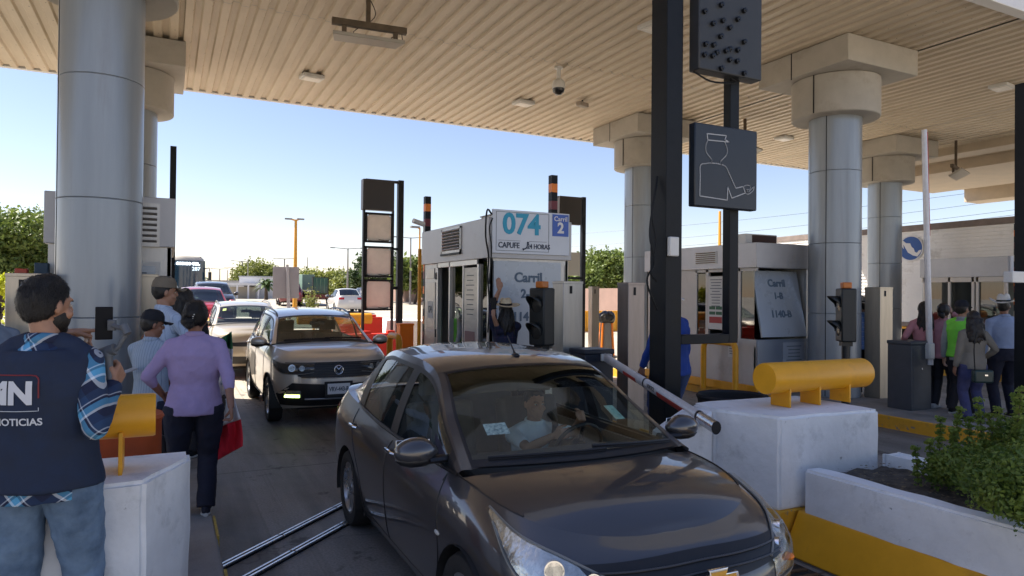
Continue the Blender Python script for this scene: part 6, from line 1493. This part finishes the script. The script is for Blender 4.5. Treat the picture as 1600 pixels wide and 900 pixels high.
Lg = leafmat('leaf_green', (.09, .14, .028), (.20, .25, .05), .3, .8); Ly = leafmat('leaf_yellow_green', (.13, .16, .03), (.24, .26, .06), .35, .8); Ld = leafmat('leaf_dark', (.03, .06, .02), (.07, .11, .03), .25, .9)
def at(px, d): p = GD(px, 450, d); return p.x, p.y
for i, (px, d, h, w_, lm_, lab) in enumerate(((30, 30, 5.0, 5.2, Lg, 'leafy green tree at the left edge behind the booths'), (-8, 26, 4.6, 4.5, Lg, 'bushy tree cut off by the left edge'),
        (945, 47, 4.6, 5.0, Lg, 'bushy green tree over the wall between the black frame and the middle column'), (918, 52, 4.0, 4, Ld, 'darker tree behind the bushy green tree over the wall'),
        (588, 66, 4.9, 5.5, Ld, 'dark green tree behind the white-backed sign tower'), (648, 60, 4.0, 5.0, Lg, 'green tree between the sign tower and the 074 booth'), (625, 72, 4.3, 5, Ly, 'pale green tree right behind the signal tower post'),
        (405, 100, 5.0, 8.0, Ly, 'broad tree over the far white building'), (480, 95, 3.4, 7, Ly, 'low pale tree left of the green truck body'), (522, 90, 3.2, 8.0, Ly, 'broad yellow-green tree behind the truck with glass'), (550, 84, 2.6, 6, Ly, 'low yellow-green tree left of the dark green tree'),
        (1395, 40, 5.8, 2.2, Lg, 'treetop peeking over the white trailer'), (1062, 60, 3.2, 5, Lg, 'tree glimpsed through the black sign frame'))):
    x, y = at(px, d); tree(lab, x, y, h, w_, lm_, n=26000 if d < 35 else 15000 if d < 55 else 8000, leaf=.085 if d < 35 else .13 if d < 55 else .22)
x, y = at(12, 21); t = thing('yellow_plant', 'bright yellow-green plant at the left edge', 'plant', (x, y, 0)); leaves('foliage', [(0, 0, 2.0, .35, .35, .35, 1), (0.2, 0, 1.2, .3, .3, .6, 1)], 1500, .08, leafmat('leaf_lime', (.45, .50, .02), (.6, .6, .05), .3), t)
# bare sapling in the median
x, y = at(486, 34); t = thing('sapling', 'thin sapling with sparse leaves beside the yellow pole', 'plant', (x, y, terr(y))); b = MB(); b.tube([(0, 0, 0), (0.03, 0, 1.6)], [.03, .01], 6)
for k in range(16): a = 2.4*k; z = .3+k*.08; b.tube([(0, 0, z), (.35*math.cos(a)*(1-k/22), .35*math.sin(a), z+.2)], [.012, .004], 5)
b.build('stem', M_bark, t); leaves('foliage', [(0, 0, 1.0, .45, .45, .7, 1)], 500, .06, Ly, t)
# palm
x, y = at(416, 78); t = thing('palm_tree', 'small palm in front of the far white building', 'palm', (x, y, terr(y))); MB().tube([(0, 0, 0), (0, 0, 1.3)], [.22, .16], 10).build('trunk', M_bark, t); b = MB()
for k in range(26):
    a = 2.4*k; e = -.3+1.4*k/26; P = spline([(0, 0, 1.3), (.8*math.cos(a)*math.cos(e), .8*math.sin(a)*math.cos(e), 1.3+.9*math.sin(e)+.3), (1.5*math.cos(a)*math.cos(e), 1.5*math.sin(a)*math.cos(e), 1.1+1.2*math.sin(e))], 6); b.tube(P, [(.03, .01), (.16, .01), (.2, .01), (.2, .01), (.14, .01), (.02, .01)], 4)
b.build('crown', leafmat('palm_leaf', (.035, .075, .02), (.08, .14, .03)), t)
# near shrub in the planter
t = thing('planter_shrub', 'dense green shrub with yellow-green shoots overflowing the planter', 'shrub', (4.9, 2.15, .55)); cl = []; b = MB()
SH = [(1560, 760, 3.9), (1530, 735, 4.3), (1580, 700, 4.5), (1600, 740, 3.7), (1500, 720, 4.7), (1545, 690, 4.8), (1590, 670, 4.9), (1620, 700, 4.0), (1520, 700, 4.6), (1478, 712, 4.9), (1610, 780, 3.6), (1570, 728, 4.1), (1600, 650, 4.6), (1640, 680, 4.2), (1650, 740, 3.7)]
for px, py, d in SH:
    p = GD(px, py+(24 if py < 720 else 8), d)-t.location; cl.append((p.x, p.y, p.z, .16, .16, .12, 1)); b.tube(spline([(p.x*.3, p.y*.3, -.02), (p.x*.7, p.y*.7, p.z*.3), p], 6), [.012, .010, .008, .006, .004, .003], 6)
tips = []
for px, py, d in ((1452, 690, 4.9), (1470, 655, 5.0), (1500, 640, 4.9), (1528, 625, 4.8), (1585, 618, 4.6), (1560, 640, 4.8), (1430, 700, 5.0), (1597, 608, 4.5), (1515, 655, 4.9), (1545, 650, 4.8), (1490, 672, 4.9)):
    p = GD(px, py, d)-t.location; q = p+Vector((random.uniform(-.05, .05), random.uniform(-.05, .05), -.28)); b.tube([q, p], [.005, .002], 5)
    for k in range(7): c = q.lerp(p, k/6); tips.append((c.x, c.y, c.z, .03, .03, .02, 1))
b.build('stem', M_bark, t)
leaves('foliage', cl, 24000, .017, leafmat('shrub_leaf', (.07, .13, .02), (.22, .29, .05), .35, 6), t, aspect=1.7)
leaves('new_shoots', tips+[(c[0], c[1], c[2]+.09, .14, .14, .05, .6) for c in cl], 6500, .014, leafmat('shoot_leaf', (.14, .22, .035), (.26, .32, .06), .4, 6), t)
# ================================================================== boom, pylons, cabinets, lights
a_ = Vector((4.9, 7.17, 1.13)); c_ = Vector((3.72, 3.96, .91)); dv = c_-a_
t = thing('boom_arm', 'white and red striped boom swung forward over the bonnet of the sedan', 'boom', a_)
wob = Matrix.Identity(3)
def seg_(f0, f1, m, nm, r0=.062): 
    b = MB(); b.tube([dv*f0, dv*f1], [(.038, .052)]*2, 20, cap=(nm == 'x')); return b.build(nm, m, t)
M_bw = mat('boom_white', (.66, .66, .68), .38, .2, .1, 12, dirt=(.4, .4, .42), dscale=6); M_br = mat('boom_red', (.45, .03, .02), .5, 0, .25, 14)
seg_(0, .90, M_bw, 'tube'); seg_(.90, 1.0, mat('boom_bare', (.45, .46, .48), .25, .9, .2, 14, .3, 20), 'bare_tip')
u = dv.normalized(); side = u.cross(Vector((0, 0, 1))).normalized(); upv = side.cross(u)
def strip(f0, f1, a0, a1, m, nm):
    rows = [[dv*f+side*(-.0395*math.cos(a))+u.cross(side)*(-.0535*math.sin(a)) for a in np.linspace(a0, a1, 8)] for f in np.linspace(f0, f1, 12)]
    MB().grid(rows).build(nm, m, t)
strip(.28, .42, 3.1, 4.3, M_br, 'red_stripe'); strip(.62, .83, 3.0, 4.4, M_br, 'red_stripe'); strip(.28, .42, -1.1, .05, M_br, 'red_stripe'); strip(.62, .83, -1.2, .1, M_br, 'red_stripe')
for f in (.49, .90): MB().tube([dv*f, dv*(f+.008)], [(.041, .055)]*2, 20).build('clamp_ring', M_black, t)
MB().tube([dv*.992, dv*.9995], [(.034, .048)]*2, 20).build('hollow_end', M_dark, t)
MB().box((.02, .03, 0), (.14, .2, .09), math.atan2(dv.y, dv.x)+math.pi/2).build('bracket', M_ibox, t, bev=.01)
rr = (u*1).to_track_quat('X', 'Z').to_matrix()
R3 = Matrix((u, upv, side)).transposed() if False else None
xa = u; za = -side if side.x > 0 else side; za = za if za.x < 0 else -za; ya = za.cross(xa)
R3 = Matrix((xa, ya, za)).transposed()
text('VORTICE', .055, dv*.57+za*.042+ya*.008, R3, mat('boom_text', (.05, .05, .06), .6), t, ext=.0005, bold=.001)
def cabinet(label, x, y, w_, d, h, m, rz=0, cap=True, grp=None, base=.15, slot=True):
    t = thing('barrier_cabinet', label, 'cabinet', (x, y, base), rz, grp)
    MB().bb((-w_/2, -d/2, 0), (w_/2, d/2, h-.06)).build('housing', m, t, bev=.008)
    MB().bb((-w_/2-.012, -d/2-.012, h-.06), (w_/2+.012, d/2+.012, h)).build('lid', m, t, bev=.015)
    MB().bb((-w_/2+.04, -d/2-.004, .1), (w_/2-.04, -d/2+.001, h-.12)).build('door_panel', m, t, bev=.003)
    MB().tube([(0, -d/2-.012, h*.6), (0, -d/2, h*.6)], [.014, .014], 10).build('lock', M_chrome, t)
    return t
M_cabn = mat('cabinet_navy', (.020, .026, .04), .45, 0, .15, 6)
cabinet('dark blue boom cabinet beside the sedan roof', 4.82, 7.35, .42, .36, 1.08, M_cabn)
t = cabinet('grey barrier cabinet holding the upright white arm', 10.62, 7.0, .5, .4, 1.08, mat('cabinet_slate', (.05, .06, .075), .45, 0, .15, 6))
p0 = GD(1453, 570, 10.9); p1 = GD(1444, 203, 10.9)
t = thing('raised_barrier_arm', 'upright white barrier arm with a red strip at the grey cabinet', 'barrier arm', p0); dd = p1-p0
MB().tube([(0, 0, 0), dd], [(.045, .05), (.032, .042)], 14).build('tube', M_bw, t)
MB().tube([dd*.55+Vector((.03, -.01, 0)), dd*.99+Vector((.03, -.01, 0))], [(.016, .03)]*2, 8).build('red_strip', M_br, t)
MB().box((-.03, 0, .22), (.14, .12, .26)).build('pivot', M_ibox, t, bev=.02)
def pylon(label, px, d, w_, top_y, m=None, base=.15, dep=None):
    p = GD(px, 450, d); zt = GD(px, top_y, d).z
    t = thing('steel_pylon', label, 'pylon', (p.x, p.y, base), 0, 'stainless lane equipment pylons'); h = zt-base; dep = dep or w_
    MB().bb((-w_/2, -dep/2, 0), (w_/2, dep/2, h)).build('housing', m or M_steel, t, bev=.006)
    MB().bb((-w_/2-.005, -dep/2-.005, h-.03), (w_/2+.005, dep/2+.005, h+.004)).build('lid', m or M_steel, t, bev=.004)
    MB().bb((-w_*.18, -dep/2-.005, h-.16), (-w_*.05, -dep/2-.001, h-.06)).build('slot', M_dark, t)
    return t
M_pyl = mat('pylon_tan_steel', (.50, .44, .35), .38, .7, .12, 2.5, .05, 8, stretch=(5, 5, .6))
pylon('steel pylon right of the traffic light in front of the 074 booth', 887, 9.2, .30, 440, M_steel, dep=.28)
pylon('narrow tall steel pylon left of the man in blue', 986, 9.0, .26, 442, mat('pylon_dark_steel', (.30, .26, .24), .42, .8, .12, 3, stretch=(5, 5, .6)), dep=.24)
pylon('thin steel post beside the drum with the black bag', 928, 16.0, .20, 448, M_pyl, dep=.16)
pylon('tan steel pylon between the big left column and the tan cap', 224, 7.9, .30, 429, M_pyl, dep=.26)
pylon('tan steel pylon behind the head of the man in the vest', 45, 7.0, .34, 428, M_pyl, dep=.3)
pylon('steel pylon between the right traffic light and the grey cabinet', 1373, 12.2, .34, 449, M_pyl, dep=.3)
def traffic_light(label, p, rz, h, col_, side=False, n=2):
    t = thing('traffic_light', label, 'traffic light', p, rz)
    MB().tube([(0, 0, 0), (0, 0, h-.75)], [.055, .055], 14).bb((-.07, -.07, h-.8), (.07, .07, h-.72)).build('pole', M_trim, t)
    MB().bb((-.14, -.10, h-.74), (.14, .10, h)).build('head', mat('signal_black', (.012, .016, .018), .45), t, bev=.02)
    for k in range(n):
        z = h-.22-.34*k
        b = MB(); 
        rows = [[(.115*math.cos(a), -.10-L_*(.12+.88*max(0, math.sin(a))), z+.115*math.sin(a)) for a in np.linspace(-.35, math.pi+.35, 18)] for L_ in (0, .15)]
        b.grid(rows); o = b.build('visor', mat('signal_black', 0), t); md = o.modifiers.new('s', 'SOLIDIFY'); md.thickness = .006
        MB().lathe([(.005, -.118), (.06, -.115), (.10, -.10)], c=(0, 0, z), axis='Y').build('lens', mat('lens_dark', (.03, .03, .028), .2), t)
    MB().bb((-.065, -.06, h), (.065, .06, h+.085)).build('beacon', mat('beacon', (.55, .16, .02) if not side else (.62, .32, .03), .35), t, bev=.012)
    return t
p = gdz(847, 8.9); traffic_light('black two-lamp traffic light with an orange beacon before the lane 2-B board', p, R(-75), 1.84, None)
p = gdz(1322, 9.6); traffic_light('black two-lamp traffic light with an amber beacon before the right column', p, R(-125), 1.88, None, side=True)
# yellow hoops
def hoop(label, x, y0, y1, h, r=.05, base=.15, grp='yellow steel hoops guarding the booths', axis='Y'):
    t = thing('steel_hoop', label, 'hoop', (x, y0, base), 0, grp); L = y1-y0
    P = [(0, 0), (0, h-.12), (.035, h-.035), (.12, h), (L-.12, h), (L-.035, h-.035), (L, h-.12), (L, 0)]
    P = [(0, a, z) if axis == 'Y' else (a, 0, z) for a, z in P]
    MB().tube([P[0]]+spline(P[1:-1], 40)+[P[-1]], r, 16).build('tube', M_yellow, t)
hoop('yellow hoop in front of the lane 1-B booth wall', 9.2, 9.32, 10.15, .90, .055)
hoop('small yellow hoop beside the rear of the 074 booth', 3.85, 12.3, 12.9, .95, .06)
# island furniture behind the sedan
t = thing('orange_post', 'tall orange box post at the rear corner of the 074 booth', 'post', (4.25, 13.2, .15)); MB().bb((-.14, -.12, 0), (.14, .12, 1.12)).build('housing', M_orange, t, bev=.01); MB().bb((-.15, -.13, 1.12), (.15, .13, 1.16)).build('lid', M_orange, t, bev=.005)
t = thing('orange_pole', 'thin yellow-orange pole behind the 074 booth', 'pole', (4.3, 12.5, .15)); MB().cyl((0, 0, 0), (0, 0, 2.6), .035).build('tube', M_yellow, t)
def jersey(label, x, y, L_, rz, m, h=.95, grp='plastic road barriers'):
    t = thing('plastic_barrier', label, 'road barrier', (x, y, terr(y)), rz, grp); s_ = h/.95
    pr_ = [(-.30*s_, 0), (-.30*s_, .12*s_), (-.13*s_, .40*s_), (-.10*s_, h), (.10*s_, h), (.13*s_, .40*s_), (.30*s_, .12*s_), (.30*s_, 0)]
    MB().prism(pr_, -L_/2, L_/2, Matrix.Rotation(math.pi/2, 4, 'Z') @ Matrix.Rotation(math.pi/2, 4, 'X')).build('shell', m, t, bev=.02)
    for q in (-L_/3, 0, L_/3): MB().bb((q-.09, -.06, h-.01), (q+.09, .06, h+.06)).build('lug', m, t, bev=.01)
    return t
jersey('bright red plastic barrier directly behind the taupe SUV', 4.0, 15.2, 1.7, R(5), M_red, 1.0)
jersey('red plastic barrier below the sign tower', 4.5, 18.4, 1.5, R(0), M_red, 1.25)
jersey('low pale barrier behind the red one', 3.85, 16.8, 1.2, 0, mat('barrier_cream', (.55, .50, .45), .6), .85)
log_barrier('yellow log barrier behind the red plastic barriers', 2.9, 4.75, 17.6, 1.25, .14, (3.3, 3.9, 4.5), .0)
t = thing('white_slab', 'white sloped concrete end by the sign tower', 'concrete block', (5.55, 20.5, 0)); MB().prism([(-.1, 0), (1.6, 0), (1.6, 1.1), (.0, 1.15)], 0, 1.6, Matrix.Rotation(math.pi/2, 4, 'X')).build('block', M_white, t, bev=.02)
for i, (px, d) in enumerate(((948, 19.4),)):
    p = GD(px, 450, d); t = thing('channelizer_drum', 'orange and grey road drum topped with a black bag', 'drum', (p.x, p.y, .15))
    MB().lathe([(.30, 0), (.30, .06), (.22, .08), (.17, .95), (.16, 1.0)]).build('body', mat('drum_grey', (.22, .20, .18), .7), t)
    for k in range(4): a = k*math.pi/2+.4; MB().tube([(.24*math.cos(a), .24*math.sin(a), .05), (.185*math.cos(a), .185*math.sin(a), .98)], [.035, .03], 8).build('orange_rib', M_orange, t)
    o = MB().ball((0, 0, 1.12), (.26, .24, .20), 3).build('black_bag', mat('bin_bag', (.015, .014, .013), .3), t); bake(o, .03, 1, .08, .08)
t = thing('red_barrier', 'red plastic barrier far behind the thin steel post', 'road barrier', (11.2, 19.5, 0)); MB().prism([(-.3, 0), (-.12, .45), (-.1, .95), (.1, .95), (.12, .45), (.3, 0)], -.6, .6, Matrix.Rotation(math.pi/2, 4, 'Z') @ Matrix.Rotation(math.pi/2, 4, 'X')).build('shell', M_red, t, bev=.02)
t = thing('red_post', 'slim red post at the corner of the lane 1-B booth', 'post', (10.95, 9.3, .15)); MB().cyl((0, 0, 0), (0, 0, .85), .04).build('tube', M_red, t)
t = thing('rubber_drum', 'wide black rubber drum behind the right white block', 'drum', (4.95, 5.05, .15)); MB().lathe([(.02, .01), (.31, .0), (.33, .12), (.31, .2), (.33, .3), (.31, .5), (.33, .74), (.345, .78), (.33, .80), (.30, .78), (.29, .4), (.02, .38)], seg=40).build('shell', M_rubber, t)
# long yellow edge barriers by booth 1
for yy0, yy1, lab in ((9.0, 12.2, 'low yellow guard rail along the lane 1-B booth'),):
    t = thing('guard_rail', lab, 'rail', (9.42, yy0, .15)); MB().bb((-.04, 0, 0), (.02, yy1-yy0, .16)).build('rail', M_yellow, t, bev=.01)
# things on top of the left pylons
p = GD(34, 416, 7.2); t = thing('beacon_light', 'red-orange beacon on the left pylon', 'beacon', (p.x, p.y, GD(45, 428, 7.0).z)); MB().bb((-.055, -.05, 0), (.055, .05, .06)).build('lens', mat('beacon_red', (.4, .05, .02), .4), t, bev=.01)
p = GD(66, 410, 7.6); t = thing('blue_bin', 'blue box behind the left pylon', 'box', (p.x, p.y, .15)); MB().bb((-.065, -.06, 0), (.065, .06, 2.05)).build('housing', mat('bin_blue', (.015, .05, .09), .5), t, bev=.01)
# ================================================================== far setting
def wall(label, a, c, h, m, th=.25, name='boundary_wall'):
    a = Vector((*a, 0)); c = Vector((*c, 0)); t = thing(name, label, 'wall', (a.x, a.y, terr(a.y))); d = c-a; n = 12; b = MB()
    for k in range(n):
        p = d*(k/n); q = d*((k+1)/n); dz0 = terr((a+p).y)-terr(a.y); m_ = (p+q)/2; b.box((m_.x, m_.y, h/2+dz0-.3), (d.length/n-.02, th, h+.6), math.atan2(d.y, d.x))
    b.build('panel', m, t); return t
M_brick = mat('wall_pink_brick', (.26, .17, .14), .9, 0, .1, 1.2, .1, 10)
wall('long pinkish block wall behind the trees beyond the lanes', (22.6, 30), (22.6, 95), 2.0, M_brick)
wall('yellow painted low wall right of the thin steel post', (14, 27), (24, 27), .95, M_yellow)
x, y = at(418, 90); t = thing('white_building', 'low white industrial building far away left of the grey board', 'building', (x, y, terr(y)), R(-15)); MB().bb((-3.5, 0, 0), (5.5, 12, 2.8)).build('wall', mat('far_white', (.62, .62, .64), .7, 0, .04, .5), t); MB().bb((-3.6, -.1, 2.8), (5.6, 12.1, 2.95)).build('roof', M_grey, t)
b = MB(); b.bb((-2.9, -.02, 0), (-1.6, .1, 1.8)); b.build('door', mat('far_door', (.2, .2, .2), .6), t)
x, y = at(352, 95); t = thing('grey_shed', 'grey shed far away beside the bus', 'building', (x, y, terr(y))); MB().bb((-4, 0, 0), (3, 8, 2.3)).build('wall', M_grey, t); MB().bb((-4.1, -.1, 2.3), (3.1, 8.1, 2.45)).build('roof', mat('shed_roof', (.25, .24, .23), .7), t)
x, y = at(372, 86); t = thing('gatehouse', 'small white gatehouse with columns far away', 'building', (x, y, terr(y))); b = MB().bb((-1.6, 0, 1.7), (2.6, 3, 1.95))
for q in (-1.4, -.2, 1.1, 2.3): b.bb((q, 0, 0), (q+.2, .2, 1.7))
b.build('frame', mat('far_white', 0), t); MB().bb((-1.2, 1.2, 0), (2.2, 2.6, 1.5)).build('wall', mat('far_tan', (.4, .36, .3), .7), t)
# big grey back of a board on a leaning post
x, y = at(449, 31); z0 = terr(y); t = thing('board_back', 'large grey board seen from behind on a leaning pole', 'board', (x, y, z0), R(-6)); top = GD(449, 417, 31).z-z0; bot = GD(449, 466, 31).z-z0
MB().bb((-.62, 0, bot), (.50, .06, top)).build('board', mat('board_grey', (.27, .25, .25), .7, 0, .06, 2), t, bev=.01); MB().tube([(.1, -.08, 0), (-.02, -.08, top+.1)], [.09, .06], 10).build('pole', mat('pole_grey', (.36, .34, .33), .6), t)
for q in (-.25, .0): MB().lathe([(.16, 0), (.14, .03), (.05, .5), (.01, .52)], c=(q-.1, -.9, 0)).build('cone', M_orange, t) if False else None
x, y = at(444, 30); t = thing('traffic_cone', 'red and white cone at the foot of the grey board', 'cone', (x, y, terr(y))); MB().lathe([(.2, 0), (.2, .03), (.15, .04), (.12, .25)], seg=20).lathe([(.09, .42), (.05, .7), (.01, .71)], seg=20).build('cone', M_orange, t); MB().lathe([(.12, .25), (.09, .42)], seg=20).build('white_band', M_ibox, t)
def lamp_post(label, px, d, ytop, m, r=.09, arms=((-1, 1.0), (1, 1.0)), name='street_lamp', ybase=None, lean=0):
    x, y = at(px, d); z0 = terr(y); h = GD(px, ytop, d).z-z0
    t = thing(name, label, 'lamp post', (x, y, z0), 0, 'street lamps and poles beyond the plaza'); b = MB().tube([(0, 0, 0), (lean, 0, h)], [r, r*.55], 8); b.build('pole', m, t)
    if arms:
        b = MB()
        for s, L_ in arms: b.tube([(lean, 0, h-.05), (lean+s*L_, -s*L_*.3, h+.05)], [r*.4, r*.3], 6)
        b.build('arm', m, t)
        for s, L_ in arms: MB().box((lean+s*L_, -s*L_*.3, h+.03), (.4, .2, .08)).build('lamp_head', mat('lamp_head_grey', (.2, .2, .2), .6), t)
    return t
M_pg = mat('pole_far_grey', (.24, .22, .21), .7); M_py = mat('pole_yellow', (.60, .28, .02), .5, 0, .1, 1)
t = lamp_post('tall yellow-orange pole with a small camera head in the middle distance', 461, 40, 343, M_py, .14, ((-1, .4), (1, .25)), 'camera_pole')
for px, d, yt, lab in ((543, 62, 388, 'two-arm lamp post left of the sign tower'), (641, 58, 371, 'two-arm lamp post between the sign tower and the booth'), (378, 100, 408, 'lamp post left of the thin mast'), (444, 95, 404, 'lamp post behind the grey board'), (343, 120, 420, 'far lamp post near the bus'), (363, 130, 418, 'far lamp post left of the gatehouse')): lamp_post(lab, px, d, yt, M_pg, .10 if d < 70 else .14, ((-1, 1.3), (1, 1.2)))
for px, d, yt, lab in ((387, 95, 404, 'thin bare mast left of the broad tree'), (480, 110, 402, 'leaning bare pole right of the yellow pole'), (536, 110, 415, 'bare pole left of the two-arm lamp'), (553, 90, 426, 'short bare pole by the sign tower'), (355, 110, 422, 'utility pole by the grey shed'), (475, 120, 415, 'short far pole beside the leaning pole')): lamp_post(lab, px, d, yt, M_pg, .10, (), 'utility_pole')
lamp_post('yellow pole rising behind the lane 1-B booth', 1124, 30, 330, M_py, .10, (), 'utility_pole')
lamp_post('camera post with a small light behind the 074 booth', 655, 30, 356, M_py, .06, ((-1, .2),), 'camera_pole')
# power lines: sagging wires across the background on the right
def wire(label, a, c, sag, r=.018):
    a = Vector(a); c = Vector(c); t = thing('power_line', label, 'wire', a, 0, 'overhead wires'); P = [(a.lerp(c, f)-a)+Vector((0, 0, -sag*4*f*(1-f))) for f in np.linspace(0, 1, 24)]; MB().tube(P, r, 5).build('wire', M_trim, t)
for q, (y0_, y1_) in enumerate(((392, 300), (402, 318), (408, 326), (372, 282))): wire('thin dark power line behind the lane 1 booth, %s of the four' % ('second from top', 'third from top', 'lowest', 'topmost')[q], GD(770, y0_, 75), GD(1660, y1_, 45), .6, .013)
# trucks far
x, y = at(482, 54); z0 = terr(y); M_tg = mat('truck_green', (.16, .25, .20), .6, 0, .08, 2)
t = thing('box_truck', 'pale green truck box parked beside the yellow pole', 'truck', (x, y, z0), R(10)); MB().bb((-.5, 0, .7), (.5, 4, 2.35)).build('box_body', M_tg, t, bev=.02); MB().bb((-1.1, .6, .5), (-.5, 2.2, 1.7)).build('cab', M_dark, t, bev=.08)
for s in (-.8, .4): MB().lathe([(.02, -.12), (.42, -.12), (.42, .12), (.02, .12)], c=(s, .8, .42), axis='X').build('wheel', M_tyre, t)
x, y = at(505, 52); t = thing('flatbed_truck', 'small dark truck loaded with upright green glass panes', 'truck', (x, y, terr(y)), R(20)); MB().bb((-.95, 0, .55), (1.3, 4, .85)).build('chassis', mat('rust_red', (.16, .04, .03), .7), t, bev=.02); MB().bb((-1.0, .2, .85), (-.55, 2, 1.2)).build('cab', M_dark, t, bev=.06)
for k in range(4): MB().bb((-.6+.32*k, .4, .95), (-.32+.32*k, .45, 2.15)).build('glass_pane', mat('green_pane', (.04, .10, .085), .15, coat=.5), t)
fr = MB().bb((-.66, .36, .85), (-.62, .5, 2.2)).bb((.66, .36, .85), (.70, .5, 2.2)).bb((-.66, .36, 2.16), (.7, .5, 2.2)); fr.build('rack', M_dark, t)
for s in (-.7, .9): MB().lathe([(.02, -.12), (.4, -.12), (.4, .12), (.02, .12)], c=(s, .5, .4), axis='X').build('wheel', M_tyre, t)
# distant tree belt reading as one mass
cl = []
for k in range(90):
    x = -60+random.random()*330; cl.append((x, 190+random.uniform(-20, 30)+.0*x, 1.0+random.uniform(.6, 1.8), 6, 4, random.uniform(1.2, 2.4), 1))
tag(leaves('distant_trees', cl, 22000, .75, leafmat('leaf_far', (.07, .10, .05), (.15, .18, .09), .2, .1), None, clip=.6), 'hazy belt of distant trees along the horizon', 'trees', kind='stuff')
